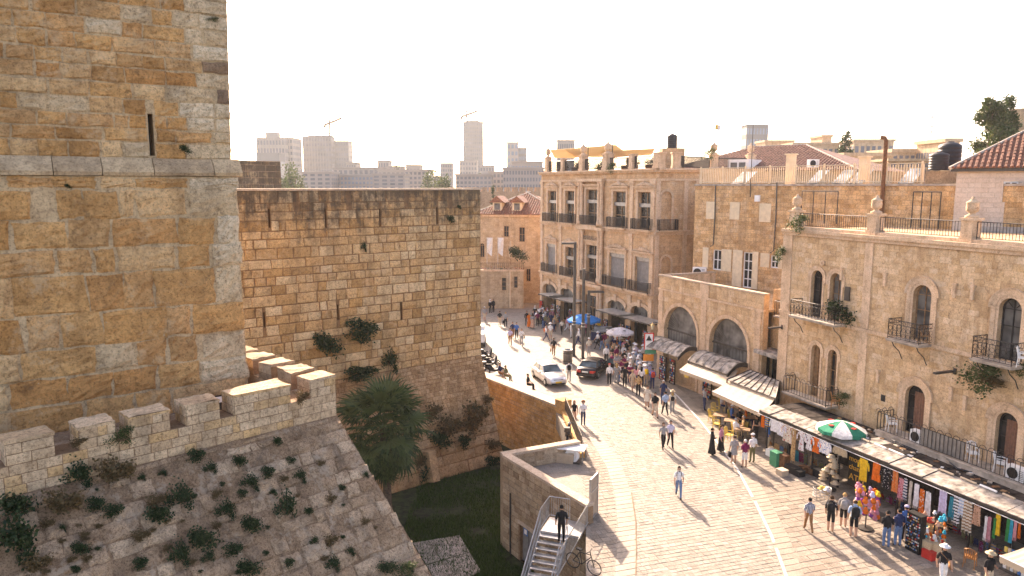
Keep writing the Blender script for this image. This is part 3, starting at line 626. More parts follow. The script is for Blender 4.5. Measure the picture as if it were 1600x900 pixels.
for k in range(4):
    b = 7.5 - 1.35 - k * 1.42; merlon(b - .95, b, Frame(PF.p(PL - .9, 0, -7.5), PF.N), PZ1, PZ2, .9, 'booth_stone')
mb = MB(); mb.hexa([PF.p(-8, 3, -TH), PF.p(PL - .3, 3, -TH), PF.p(PL - .3, 3, -9), PF.p(-8, 3, -9), PF.p(-8, PZ0 - .15, -TH), PF.p(PL - .3, PZ0 - .15, -TH), PF.p(PL - .3, PZ0 - .15, -9), PF.p(-8, PZ0 - .15, -9)]); mb.build('walkway', 'glacis_mortar', ba)
# glacis plane
gv = Vector((0, 0, 1)) - PF.N * .86
GLF = Frame(PF.p(PL, PZ0, .02), PF.U, gv)
ga = GLF.uv(675, 900); arr = ga[0] / ga[1]
GB = -15.0
facade(ba, GLF, [(-16, GB), (arr * GB, GB), (0, 0), (-16, 0)], [], 5, 'glacis_mortar', name='glacis', back=(-PF.N * 6))
stonework(ba, GLF, -13, 0, -6.5, -.02, (.28, .55), (.35, 1.2), 'glacis_stone', proud=.04, gap=.05, bev=.05, rough=.03, grid=3, seed=42, jit=.05, limit=200, span=lambda a, b: (-13, arr * (a + b) / 2 - .02), holes=.22)
# ================================================================ retaining wall, street corner over the moat, stairs
rw = empty('retaining_wall', (RW1.x, RW1.y, MZ), 'orange stone retaining wall with pale coping holding up the plaza', 'wall')
RF = frame2(RW0, RW1); RL = (RW1 - RW0).xy.length
facade(rw, RF, [(-3, MZ), (RL, MZ), (RL, .38), (-3, .38)], [], .9, 'dark_mortar')
stonework(rw, RF, -1, RL, MZ, .38, (.24, .32), (.30, .62), 'retain_stone', proud=.035, gap=.03, bev=.02, rough=.01, seed=51, jit=.012, limit=260)
mb = MB(); mb.fbox(RF, -3, RL + .02, .38, .52, -.95, .05); mb.build('coping', 'coping_stone', rw)
mb = MB(); mb.fbox(RF, RL - .1, RL + .75, MZ, .95, -.8, .03); mb.build('end_pier', 'retain_stone', rw)
R2 = frame2(RF.p(RL + .6, 0), Vector((C2.x - .1, C2.y + .2, 0))); R2L = (Vector((C2.x, C2.y)) - RF.p(RL + .6, 0).xy).length
mb = MB(); mb.fbox(R2, 0, R2L, MZ, .28, -.5, 0); mb.build('side_wall', 'retain_stone', rw)
railing_mesh([R2.p(.1, .28, -.25), R2.p(R2L - .2, .28, -.25)], 1.0, .14).build('railing', 'dark_steel', rw)
bo = empty('street_corner_wall', (C1.x, C1.y, MZ), 'grey brown block wall round a street corner jutting over the moat', 'wall')
B1 = frame2(C1, C3); B1L = (C3 - C1).xy.length
du0, dv0 = B1.uv(812, 856); du1, dv1 = B1.uv(848, 815); door = (du0, du0 + 1.25, MZ, MZ + 2.15, 'rect')
facade(bo, B1, [(0, MZ), (B1L, MZ), (B1L, .88), (0, .88)], [arch_loop(*door[:4], 'rect')], .42, 'dark_mortar', reveal=.25)
stonework(bo, B1, 0, B1L, MZ, .86, (.30, .36), (.4, .8), 'booth_stone', proud=.03, gap=.04, bev=.018, rough=.012, seed=52, jit=.008, limit=200, blocked=blocked_by([door], .12))
mb = MB(); mb.fbox(B1, door[0], door[1], door[2], door[3], -.3, -.2); dr = mb.build('door', 'door_grey', bo)
mb = MB(); mb.fbox(B1, door[0] + .6, door[0] + .64, MZ, door[3], -.2, -.19); mb.fbox(B1, door[0] + .7, door[0] + .75, MZ + 1.0, MZ + 1.2, -.2, -.13); mb.build('handle', 'iron', dr)
mb = MB(); mb.fbox(B1, door[0] + .12, door[0] + .5, MZ + 1.55, MZ + 1.95, -.2, -.185); sg = mb.build('notice', 'sign_blue', dr)
mb = MB(); mb.fbox(B1, door[0] + .18, door[0] + .44, MZ + 1.62, MZ + 1.88, -.184, -.178); mb.build('notice_panel', 'sign_white', dr)
mb = MB(); mb.fbox(B1, door[0] - .12, door[1] + .12, door[3], door[3] + .22, -.1, .05); mb.build('lintel', 'coping_stone', bo)
mb = MB(); mb.fbox(B1, -.03, B1L + .02, .88, 1.02, -.46, .05); mb.build('coping', 'coping_stone', bo)
mb = MB(); mb.tube([B1.p(.9, MZ, .08), B1.p(.9, -.9, .08)], .05, 6); mb.build('downpipe', 'dark_steel', bo)
B2 = frame2(C1, C2); B2L = (C2 - C1).xy.length
mb = MB(); mb.fbox(B2, .02, B2L, MZ, .88, -.42, 0.0); mb.build('far_wall', 'booth_stone', bo)
stonework(bo, B2, .45, B2L, 0, .86, (.26, .32), (.4, .8), 'booth_stone', proud=.02, gap=.025, bev=.016, seed=53, limit=40)
mb = MB(); mb.fbox(B2, .03, B2L + .02, .882, 1.022, -.46, .05); mb.build('coping', 'coping_stone', bo)
# steel stair down from the street
stp = G(890, 850); SB = Vector((-.33, -.944, 0)); SW = Vector((.944, -.33, 0))      # going down towards SB
stl = empty('steel_stair', (stp.x, stp.y, MZ), 'grey galvanised steel stair with handrails descending to the moat', 'stair')
S0 = Vector((1.35, 32.6, 0))
mb = MB(); mb.hexa([S0 + Vector((0, 0, -.12)), S0 + SW * 1.9 + Vector((0, 0, -.12)), S0 + SW * 1.9 - SB * 1.5 + Vector((0, 0, -.12)), S0 - SB * 1.5 + Vector((0, 0, -.12)), S0 + Vector((0, 0, -.01)), S0 + SW * 1.9 + Vector((0, 0, -.01)), S0 + SW * 1.9 - SB * 1.5 + Vector((0, 0, -.01)), S0 - SB * 1.5 + Vector((0, 0, -.01))]); mb.build('landing', 'galvanised', stl)
for k in range(22):
    p = S0 + SB * (.27 * k) + Vector((0, 0, -.18 * (k + 1))); mb = MB()
    mb.hexa([p, p + SW * 1.25, p + SW * 1.25 + SB * .29, p + SB * .29] + [q + Vector((0, 0, .04)) for q in (p, p + SW * 1.25, p + SW * 1.25 + SB * .29, p + SB * .29)]); mb.build('step', 'galvanised', stl)
for w_ in (-.03, 1.28):
    mb = MB(); a = S0 + SW * w_; b = a + SB * 5.9 + Vector((0, 0, -3.95)); mb.tube([a + Vector((0, 0, 1.0)), b + Vector((0, 0, 1.0))], .028, 6); mb.tube([a + Vector((0, 0, .5)), b + Vector((0, 0, .5))], .02, 5)
    mb.hexa([a + Vector((0, 0, -.3)) - SW * .02, a + Vector((0, 0, -.3)) + SW * .02, b + Vector((0, 0, -.3)) + SW * .02, b + Vector((0, 0, -.3)) - SW * .02, a - SW * .02, a + SW * .02, b + SW * .02, b - SW * .02])
    for k in range(0, 22, 3): q = a.lerp(b, k / 22); mb.tube([q, q + Vector((0, 0, 1.0))], .02, 5)
    if w_ < 0:
        for k in range(0, 66): q = a.lerp(b, k / 66); mb.tube([q, q + Vector((0, 0, 1.0))], .008, 3, False)
    mb.build('handrail', 'galvanised', stl)
c0 = S0 - SB * 1.5
railing_mesh([S0 - SW * .03, c0 - SW * .03, c0 + SW * 1.0], 1.05, .12, r=.01, rail=.025).build('landing_rail', 'galvanised', stl)
# tall mesh gate beside the stair
gp = G(916, 832); ge = G(926, 826)
gt = empty('mesh_gate', gp, 'tall grey metal panel gate at the top of the steel stair', 'gate')
GTF = Frame(S0 + SW * 1.95 - SB * 1.6, (-SB + SW * .12))
mb = MB()
for (a, b, c, d) in ((0, .06, 0, 2.1), (1.1, 1.16, 0, 2.1), (0, 1.16, 2.04, 2.1), (0, 1.16, .02, .08), (0, 1.16, 1.35, 1.4)): mb.fbox(GTF, a, b, c, d, -.03, .03)
mb.build('gate_frame', 'galvanised', gt); mb = MB(); mb.fbox(GTF, .06, 1.1, .08, 2.04, -.008, .008); mb.build('panel', 'grey_steel', gt)
fn = empty('stair_fence', S0 + SW * 1.95, 'grey tubular fence between the steel stair and the paving', 'fence')
railing_mesh([S0 + SW * 1.95 - SB * 1.5, S0 + SW * 1.9 + SB * 4], 1.05, .14, r=.01, rail=.026).build('railing', 'galvanised', fn)
# moat floor: slabs and grass
ms = empty('moat_slab', G(700, 870, MZ), 'cracked concrete slabs lying on the moat grass below the glacis', 'slab')
SQ = [G(645, 850, MZ), G(718, 838, MZ), G(752, 895, MZ), G(690, 925, MZ)]
for i in range(3):
    for j in range(2):
        def q(s, t): return (SQ[0].lerp(SQ[1], s)).lerp(SQ[3].lerp(SQ[2], s), t)
        c = [q((i + .02) / 3, (j + .02) / 2), q((i + .98) / 3, (j + .02) / 2), q((i + .98) / 3, (j + .98) / 2), q((i + .02) / 3, (j + .98) / 2)]
        mb = MB(); mb.hexa([p + Vector((0, 0, -.02)) for p in c[::-1]] + [p + Vector((0, 0, .10)) for p in c[::-1]]); mb.build('concrete_slab', 'concrete', ms)
mb = MB(); rr = random.Random(8)
for k in range(42000):
    x, y = rr.uniform(600, 835), rr.uniform(735, 905); p = G(x, y, MZ)
    if p.x < -6.5 or (p - MF.p(0, 0, 0)).dot(MF.N) < 2.2: continue
    if noise.noise(p * .55) > .18 + rr.uniform(-.1, .3): continue
    a = rr.uniform(0, 6.28); h = rr.uniform(.08, .26); b = rr.uniform(.015, .04); lx, ly = rr.uniform(-.1, .1), rr.uniform(-.1, .1)
    d_ = Vector((math.cos(a) * b, math.sin(a) * b, 0)); mb.face([p - d_, p + d_, p + Vector((lx, ly, h))])
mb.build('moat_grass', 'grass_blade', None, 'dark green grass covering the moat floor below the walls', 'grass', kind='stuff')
# ================================================================ buildings along the right of the street
def bearing(b):
    u = Vector((math.sin(R(b)), math.cos(R(b)), 0)); return u if u.x > 0 else -u
def opx(F, xl, xr, yt, yb):
    ym = (yt + yb) / 2; xc = (xl + xr) / 2
    return F.uv(xl, ym)[0], F.uv(xr, ym)[0], F.uv(xc, yb)[1], F.uv(xc, yt)[1]
def upos(F, x, y): return F.uv(x, y)[0]
def urn_post(parent, p, h, w, ang, urn=True, mat='facade_trim', uh=.9):
    mb = MB(); mb.box(p + Vector((0, 0, h / 2)), (w, w, h), ang); mb.box(p + Vector((0, 0, h + .06)), (w * 1.25, w * 1.25, .12), ang); mb.box(p + Vector((0, 0, .12)), (w * 1.15, w * 1.15, .24), ang)
    if urn:
        mb.smooth = True; s = w * .55; z = h + .12
        mb.lathe(p, [(s * .9, z), (s * .9, z + .1 * uh), (s * .45, z + .16 * uh), (s * .4, z + .24 * uh), (s * .8, z + .32 * uh), (s * .85, z + .5 * uh), (s * .8, z + .68 * uh), (s * .9, z + .72 * uh), (s * .55, z + .8 * uh), (s * .2, z + .9 * uh), (s * .24, z + .96 * uh), (0.01, z + 1.02 * uh)], 12)
    return mb.build('urn_post' if urn else 'parapet_post', mat, parent)
# ---------------------------------------------------------------- the near stone house with arched windows
O = D(1217, 600, 46.7); O.z = 0
HF = Frame(O, bearing(-20))
hs = empty('arched_window_house', O, 'long stone house with arched windows and iron balconies above the market', 'building')
HT, HL = 13.25, 24.0
ops = []
for (xl, xr, yt, yb) in ((1267, 1284.5, 422, 486), (1296, 1314, 426.5, 492), (1425.4, 1454, 445, 527), (1559, 1595, 465.5, 551), (1267, 1281, 538.5, 594), (1293, 1307, 546, 602), (1413, 1444.5, 602, 675), (1554, 1589, 644, 730)):
    ops.append((*opx(HF, xl, xr, yt, yb), 'round'))
fl2 = HF.uv(1217, 483)[1]; fl1 = HF.uv(1219, 601)[1]
Fb = Frame(HF.p(0, 0, .95), HF.U); Fc = Frame(HF.p(0, 0, 1.15), HF.U)
bz5 = Fc.uv(1380, 676)[1]
ops = [(a, b, (fl2 if i < 4 else fl1 if i < 6 else bz5) + .03, d, k) for i, (a, b, c, d, k) in enumerate(ops)]
facade(hs, HF, [(-.2, 0), (HL, 0), (HL, HT), (-.2, HT)], [arch_loop(*o) for o in ops], 13, 'facade_wall', reveal=.4)
trim = []
pair = lambda i: i in (0, 1, 4, 5)
for i, o in enumerate(ops):
    wd = .24 if pair(i) else .42
    surround(hs, HF, *o[:4], 'round', wd=.13, proud=.03, name='window_surround'); 
    if not pair(i):
        w2 = wd; surround(hs, HF, o[0] - .14, o[1] + .14, o[2], o[3] + .14, 'round', wd=.22, proud=.07, name='window_surround'); surround(hs, HF, o[0] - .36, o[1] + .36, o[3] - (o[1] - o[0]) / 2 - .1, o[3] + .36, 'round', wd=.12, proud=.13, name='hood_mould', legs=False)
    else:
        surround(hs, HF, o[0] - .14, o[1] + .14, o[3] - (o[1] - o[0]) / 2 - .3, o[3] + .14, 'round', wd=.14, proud=.06, name='hood_mould')
    door = i in (0, 4, 6, 7)
    if i == 4: window(hs, HF, *o[:4], 'round', .25, 2, 1, 'wood', 'wood', .05, .03, name='shuttered_door')
    else: window(hs, HF, *o[:4], 'round', .28, 2, 4, 'iron' if i in (0, 3, 6, 7) else 'wood', 'dusty_glass' if i in (1, 2, 3) else 'glass', .06, .035, fan=i < 4)
    if i in (6, 7):
        mb = MB(); um = (o[0] + o[1]) / 2; k = 9
        top = [HF.p(o[0] + (.35 + .55 * t / k) * (o[1] - o[0]), o[3] - .35, -.2 + .03 * (t % 2)) for t in range(k + 1)]; bot = [HF.p(o[0] + (.35 + .55 * t / k) * (o[1] - o[0]), o[2] + .05, -.2 + .04 * (t % 2)) for t in range(k + 1)]
        mb.loft([top, bot], closed=False, caps=False); mb.build('curtain', cloth((.22, .11, .07)), hs)
def hpad(i): return .26 if pair(i) else .50
blk = [(o[0], o[1], o[2], o[3], 'round', hpad(i)) for i, o in enumerate(ops)]
stonework(hs, HF, .62, HL, 2.9, HT - .35, (.27, .33), (.36, .72), 'facade_stone', proud=.012, gap=.016, bev=.010, rough=.004, seed=61, jit=.006, limit=220, blocked=blocked_by(blk))
for z0, z1, pr in ((fl2 - .18, fl2 + .02, .10), (HT - .32, HT - .12, .12), (HT - .12, HT + .06, .24)):
    mb = MB(); mb.fbox(HF, -.25, HL, z0, z1, -.1, pr); mb.build('string_course', 'facade_trim', hs)
ur = upos(HF, 1357, 430)
for (a, b) in ((-.22, .6), (ur - .3, ur + .25)):
    mb = MB(); mb.fbox(HF, a, b, 0, fl2 - .19, -.1, .05); mb.fbox(HF, a, b, fl2 + .03, HT - .34, -.1, .05); mb.build('pilaster', 'facade_trim', hs)
# balconies
b = [Fb.uv(1233, 486), Fb.uv(1304, 501)]; balcony(hs, HF, b[0][0], b[1][0], fl2 + .02, .95, 1.0, curls=True, step=.26)
b = [Fb.uv(1385, 521), Fb.uv(1433, 537)]; balcony(hs, HF, b[0][0], b[1][0] + .1, fl2 + .0, .95, 1.05, curls=True, step=.26)
b = [Fb.uv(1516, 553), Fb.uv(1577, 571)]; balcony(hs, HF, b[0][0], b[1][0] + .1, fl2 + .0, .95, 1.05, curls=True, step=.26)
b4 = [Fb.uv(1223, 591), Fb.uv(1291, 616)]; balcony(hs, HF, b4[0][0], b4[1][0], fl1, .95, 1.0, step=.24, brackets=False, top_scroll=True, r=.016)
b5 = Fc.uv(1368, 669)[0]; balcony(hs, HF, b5, HL - .2, bz5, 1.15, 1.0, step=.22, brackets=False, top_scroll=True, th=.3, r=.016)
mb = MB()                                                     # privacy panel on the long balcony
pa, pb = Fc.uv(1436, 690)[0], Fc.uv(1503, 715)[0]; mb.fbox(HF, pa, pb, bz5 + .1, bz5 + .98, 1.04, 1.07); mb.build('balcony_panel', 'grey_steel', hs)
for x, y, l in ((1478, 580, 1.2), (1208, 511, 1.0)):            # steel flood light arms
    u, v = HF.uv(x + 15, y); mb = MB(); mb.fbox(HF, u - .07, u + .07, v - .14, v + .14, .0, .08); mb.box(HF.p(u - .1, v - .02, l * .55), (.16, .1, l), M=Matrix((HF.U, HF.V, HF.N)).transposed()); mb.build('bracket_lamp', 'dark_steel', hs)
for x, y in ((1316, 428), (1384, 437), (1493, 454), (1521, 457), (1373, 588), (1487, 616), (1509, 630)):      # old downpipe heads and clay spouts
    u, v = HF.uv(x, y); mb = MB(); mb.fbox(HF, u - .08, u + .08, v - .35, v + .35, 0, .12); mb.fbox(HF, u - .1, u + .1, v + .25, v + .37, 0, .15); mb.build('drain_spout', 'facade_trim', hs)
u, v = HF.uv(1287, 411); mb = MB(); mb.lathe(HF.p(u, v, .0), [(.02, .05), (.16, .05), (.16, .13), (.08, .13), (.07, .06)], 10, Matrix((HF.U, HF.V, HF.N)).transposed()); mb.build('roundel', 'facade_trim', hs)
u, v = HF.uv(1325, 459); mb = MB(); mb.fbox(HF, u - .18, u + .18, v - .4, v + .4, 0, .1); mb.build('wall_box', 'dark_steel', hs)
u, v = HF.uv(1380, 622); mb = MB(); mb.fbox(HF, u - .14, u + .14, v - .18, v + .18, -.02, .025); mb.build('vent', 'black_plastic', hs)
# roof edge: posts with urns and iron railings
ang = math.atan2(HF.U.y, HF.U.x); last = None
for x in (1236, 1361, 1510, 1640):
    u = upos(HF, x, 350) + (.1 if x == 1236 else 0); urn_post(hs, HF.p(u, HT + .06, -.32), 1.05, .6, ang, uh=1.0)
    if last is not None:
        mb = MB(); mb.fbox(HF, last + .35, u - .35, HT + .04, HT + .22, -.6, -.05); mb.build('parapet_kerb', 'facade_trim', hs)
        railing_mesh([HF.p(last + .35, HT + .2, -.3), HF.p(u - .35, HT + .2, -.3)], .85, .16, r=.014).build('roof_railing', 'iron', hs)
    last = u
poly = [HF.p(0, 0, -.7), HF.p(HL, 0, -.7), HF.p(HL, 0, -12.9), HF.p(0, 0, -12.9)]
# ---------------------------------------------------------------- the arcade: two great arches under a terrace
A0 = G(1026, 588); AF = Frame(A0, bearing(-24)); AL = upos(AF, 1192, 520); AT = AF.uv(1026, 428)[1]
ar = empty('arcade_building', A0, 'single storey stone arcade with two tall glazed arches below a terrace', 'building')
aop = []
for (xl, xr, yt) in ((1037.5, 1088.5, 479), (1108.5, 1168.5, 498)):
    u0, u1 = upos(AF, xl, 530), upos(AF, xr, 545); aop.append((u0, u1, .05, AF.uv((xl + xr) / 2, yt)[1], 'round'))
mb = MB(); mb.fbox(AF, 0, AL, 0, AT - 1.3, -6, -2.2); mb.fbox(AF, .01, AL - .01, AT - 1.3, AT - 1.15, -6, -.5); mb.build('terrace_body', 'facade_wall', ar)
mb = MB(); mb.fbox(AF, .02, .4, AT - 1.15, AT - .1, -5.5, -.46); mb.build('side_parapet', 'facade_stone', ar); mb = MB(); mb.fbox(AF, -.02, .44, AT - .1, AT + .01, -5.5, -.41); mb.build('side_coping', 'coping_stone', ar)
facade(ar, AF, [(0, 0), (AL, 0), (AL, AT - .1), (0, AT - .1)], [arch_loop(*o, 18) for o in aop], .45, 'facade_wall', reveal=.44)
for o in aop:
    surround(ar, AF, *o[:4], 'round', wd=.28, proud=.08, name='arch_surround')
    vs = o[3] - (o[1] - o[0]) / 2; rad = (o[1] - o[0]) / 2; cu = (o[0] + o[1]) / 2
    gw = MB(); L_ = arch_loop(o[0], o[1], vs - .9, o[3], 'round', 14); prism(gw, AF, L_, -.42, -.38); wnd = MB()
    for t in (.33, .66): uu = o[0] + (o[1] - o[0]) * t; wnd.fbox(AF, uu - .04, uu + .04, vs - .9, vs + math.sqrt(max(.01, rad ** 2 - (uu - cu) ** 2)) - .05, -.5, -.42)
    wnd.fbox(AF, o[0], o[1], vs - .08, vs + .04, -.38, -.28); wnd.fbox(AF, o[0], o[1], vs - .98, vs - .85, -.38, -.28)
    for q in range(7): a = math.pi * (.78 + q * .035); wnd.tube([AF.p(cu + rad * .35 * math.cos(a), vs + rad * .35 * math.sin(a), -.33), AF.p(cu + rad * .97 * math.cos(a), vs + rad * .97 * math.sin(a), -.33)], .02, 3)
    for q in range(12): uu = o[0] + (o[1] - o[0]) * (q + .5) / 12; wnd.tube([AF.p(uu, vs - .9, -.34), AF.p(uu, vs - .05, -.34)], .02, 3)
    wo = wnd.build('arch_window', 'dark_steel', ar); gw.build('pane', 'dusty_glass', wo)
    bk = MB(); bk.fbox(AF, o[0] - .6, o[1] + 1.3, 0, vs - .3, -1.9, -1.8); bk.build('shop_back', 'felt_and_shade', ar); bk = MB(); bk.fbox(AF, o[1] + .02, o[1] + .12, 0, vs - .3, -1.8, -.5); bk.build('shop_side', 'felt_and_shade', ar)  # near-black panels put the dimness of the shop interior into colour
stonework(ar, AF, 0, AL, .0, AT - 1.25, (.33, .40), (.42, .85), 'facade_stone', proud=.014, gap=.018, bev=.012, rough=.005, seed=71, jit=.006, limit=140, blocked=blocked_by(aop, .3))
stonework(ar, AF, 0, AL, AT - 1.1, AT - .12, (.42, .50), (.5, 1.0), 'facade_stone', proud=.016, gap=.02, bev=.012, rough=.005, seed=72, jit=.006, limit=60)
mb = MB(); mb.fbox(AF, -.05, AL + .05, AT - 1.25, AT - 1.1, -.1, .09); mb.build('string_course', 'facade_trim', ar)
mb = MB(); mb.fbox(AF, -.06, AL + .06, AT - .1, AT + .02, -.4, .07); mb.build('coping', 'coping_stone', ar)
for u in (.35, (aop[0][1] + aop[1][0]) / 2, AL - .5):
    mb = MB(); k = 0; v = 0.0
    while v < AT - 1.3: mb.fbox(AF, u - .28 - .05 * (k % 2), u + .28 + .05 * (k % 2), v, min(v + .37, AT - 1.26), -.05, .06 + .015 * (k % 2)); v += .385; k += 1
    mb.build('rusticated_pilaster', 'facade_trim', ar)
um = (aop[0][1] + aop[1][0]) / 2; mb = MB(); mb.fbox(AF, um - .5, um + .5, AT - 1.1, AT - .12, 0, .08); mb.build('parapet_panel', 'facade_trim', ar)
# recess between arcade and house
RCF = Frame(AF.p(AL - .3, 0, -1.2), HF.U)
mb = MB(); mb.fbox(RCF, -.2, 3.2, 0, 8.9, -2, 0); mb.build('recess_wall', 'block_stone', ar)
railing_mesh([RCF.p(1.0, 7.3, .1), RCF.p(1.0, 7.3, .8), RCF.p(2.4, 7.3, .8)], 1.0, .16).build('recess_railing', 'iron', ar)
mb = MB(); mb.fbox(RCF, .95, 2.5, 7.2, 7.3, 0, .85); mb.build('recess_balcony', 'concrete', ar)
mb = MB(); mb.fbox(RCF, -.1, 2.6, 4.7, 4.8, 0, 1.5); mb.fbox(RCF, -.1, 2.6, 4.55, 4.7, 1.42, 1.5); mb.build('recess_canopy', 'roof_sheet', ar)
mb = MB(); mb.fbox(RCF, .1, 2.3, .2, 4.2, .0, .02); mb.build('recess_shop', 'felt_and_shade', ar)
# curved metal canopies under the arches
for o in aop:
    for (a, b, nm) in ((o[0] - .1, o[1] + .1, 0),):
        mb = MB(); n = 10; rings = []
        for i in range(n + 1):
            t = i / n; out = .05 + 1.8 * t; z = 3.55 + .35 * math.sin(t * math.pi) - .55 * t
            rings.append([AF.p(a, z, out), AF.p(b, z, out), AF.p(b, z - .06, out), AF.p(a, z - .06, out)])
        mb.loft(rings)
        for i in range(1, 5): t = i / 5; uu = a + (b - a) * t; mb.tube([AF.p(uu, 3.58 + .35 * math.sin(s * math.pi / 10) - .055 * s, .05 + .18 * s) for s in range(11)], .025, 4)
        cn = mb.build('canopy', 'roof_sheet', ar); mb = MB()
        for e in (a, b): mb = MB(); mb.loft([[AF.p(e - .04, 3.25 + .35 * math.sin(s * math.pi / 10) - .055 * s, .05 + .18 * s), AF.p(e + .04, 3.25 + .35 * math.sin(s * math.pi / 10) - .055 * s, .05 + .18 * s), AF.p(e + .04, 3.57 + .35 * math.sin(s * math.pi / 10) - .055 * s, .05 + .18 * s), AF.p(e - .04, 3.57 + .35 * math.sin(s * math.pi / 10) - .055 * s, .05 + .18 * s)] for s in range(11)]); mb.build('canopy_rib', 'dark_steel', cn)
# ---------------------------------------------------------------- the block behind the terrace
BLO = Vector((16.2, 65, 0)); BL = Frame(BLO, bearing(-33)); BT = 16.0
bl = empty('shuttered_house', BLO, 'tan rubble stone house with cream shutters behind the arcade terrace', 'building')
bw = []
for (xl, xr, yt, yb) in ((1113, 1127, 390, 422), (1160, 1175, 394, 450), (1203, 1216, 399, 419)): bw.append((*opx(BL, xl, xr, yt, yb), 'rect'))
facade(bl, BL, [(-.2, 6), (30, 6), (30, BT), (-.2, BT)], [arch_loop(*o) for o in bw], 12, 'block_stone', reveal=.25)
for i, o in enumerate(bw):
    window(bl, BL, *o[:4], 'rect', .18, 2, 4 if i == 1 else 2, 'white_plastic', 'glass', .09, .07, name='glazed_door' if i == 1 else 'window')
    w_ = (o[1] - o[0]) * .62
    for a in ((o[0] - w_ - .45, o[0] - .42) if i == 0 else (o[0] - w_ - .4, o[0] - .03), (o[1] + .04, o[1] + w_ + .5) if i == 0 else (o[1] + .03, o[1] + w_)):
        slats(bl, BL, a[0], a[1], o[2], o[3] + .1, .01, 'shutter_cream', 14)
for (xl, xr, yt, yb) in ((1104, 1118, 315, 342), (1141, 1156, 316, 343), (1187, 1205, 318, 347)):
    o = opx(BL, xl, xr, yt, yb); slats(bl, BL, *o, .01, 'shutter_cream', 16)
for x, y0, y1 in ((1119, 290, 382), (1215, 285, 392)):          # downpipes
    a, b_ = BL.uv(x, y0), BL.uv(x, y1); mb = MB(); mb.tube([BL.p(a[0], a[1], .08), BL.p(a[0] + .05, (a[1] + b_[1]) / 2, .08), BL.p(a[0], b_[1], .08), BL.p(a[0] - .3, b_[1] - .2, .08)], .05, 6); mb.build('downpipe', 'dark_steel', bl)
u, v = BL.uv(1184, 310); mb = MB(); mb.fbox(BL, u - .25, u + .25, v - .25, v + .25, 0, .1); mb.fbox(BL, u - .17, u + .17, v - .17, v + .17, .1, .12); mb.build('vent_box', 'white_plastic', bl)
mb = MB(); mb.fbox(BL, -.25, 30, BT - .02, BT + .12, -.4, .08); mb.build('coping', 'concrete', bl)
# terrace screen of cream railings along its roof
mb = MB(); u = 0.0
while u < 19.5: mb.fbox(BL, u, u + .055, BT + .2, BT + 1.4, -.32, -.27); u += .19
for v in (.25, 1.45): mb.fbox(BL, 0, 19.5, BT + v, BT + v + .05, -.27, -.22)
for k in range(9): mb.fbox(BL, k * 2.4, k * 2.4 + .1, BT + .1, BT + 1.6, -.42, -.32)
mb.build('roof_railing', 'limewash', bl)
for (xl, xr) in ((1128, 1150), (1246, 1262), (1285, 1305), (1310, 1332), (1388, 1412)):
    a, b_ = upos(BL, xl, 280), upos(BL, xr, 280); mb = MB(); mb.hexa([BL.p(a, BT + .12, -1.2), BL.p(b_, BT + .12, -1.2), BL.p(b_, BT + 1.1, -2.6), BL.p(a, BT + 1.1, -2.6)] + [BL.p(a, BT + .2, -1.2), BL.p(b_, BT + .2, -1.2), BL.p(b_, BT + 1.18, -2.6), BL.p(a, BT + 1.18, -2.6)])
    mb.tube([BL.p(a, BT + .1, -2.6), BL.p(a, BT + 1.1, -2.6)], .03, 4); mb.tube([BL.p(b_, BT + .1, -2.6), BL.p(b_, BT + 1.1, -2.6)], .03, 4); mb.build('solar_panel', 'pale_glass', bl)
for x in (1213, 1328):
    u = upos(BL, x, 270); mb = MB(); mb.fbox(BL, u - .3, u + .3, BT + .1, BT + (2.4 if x < 1300 else 2.0), -2.0, -1.5); mb.fbox(BL, u - .38, u + .38, BT + (2.4 if x < 1300 else 2.0), BT + (2.5 if x < 1300 else 2.1), -2.1, -1.4); mb.build('chimney', 'limewash', bl)
u = upos(BL, 1381, 300); mb = MB(); mb.tube([BL.p(u, 13.0, .15), BL.p(u, BT + 3.0, .15), BL.p(u - .1, BT + 3.2, .15), BL.p(u - .35, BT + 3.25, .15)], .14, 8); mb.build('stove_pipe', 'rust', bl)
mb = MB()
for (x0, x1) in ((1267, 1323), (1440, 1483)):                    # open steel frames on the roof below
    a, b_ = upos(BL, x0, 340), upos(BL, x1, 340)
    for t in range(4): q = a + (b_ - a) * t / 3; mb.tube([BL.p(q, 13.3, 1.2), BL.p(q, 15.6, 1.2)], .035, 4)
    mb.tube([BL.p(a, 15.6, 1.2), BL.p(b_, 15.6, 1.2)], .035, 4)
mb.build('clothes_frame', 'iron', bl, kind='stuff')
# ================================================================ the hotel with columns and balconies
O = G(845, 494); IF = Frame(O, bearing(-26)); IL = upos(IF, 1022, 400); IT = 17.55
ho = empty('hotel_building', O, 'ornate four level stone hotel with columns, carved window hoods and roof terrace', 'building')
up = [(857, 869, 298), (884, 897, 298), (916.5, 934.5, 296), (959, 977, 299), (998, 1017.5, 300)]
lo = [(854.5, 867.5, 381), (884, 896, 386), (917, 933.5, 383), (952.5, 975, 396), (993, 1015, 402)]
gr = [(850, 868, 443, 'seg'), (877, 895.5, 450, 'seg'), (912, 932, 461, 'rect'), (951, 975, 469, 'seg'), (987, 1013, 478, 'seg')]
f2, f1 = 11.78, 5.72
iop = []
for xl, xr, yt in up: u0, u1, _, v1 = opx(IF, xl, xr, yt, yt + 50); iop.append((u0 - .1, u1 + .1, f2 + .05, v1, 'rect'))
for xl, xr, yt in lo: u0, u1, _, v1 = opx(IF, xl, xr, yt, yt + 50); iop.append((u0 - .1, u1 + .1, f1 + .05, v1, 'rect'))
for xl, xr, yt, k in gr: u0, u1, _, v1 = opx(IF, xl, xr, yt, yt + 60); iop.append((u0 - .15, u1 + .15, .05, v1, k))
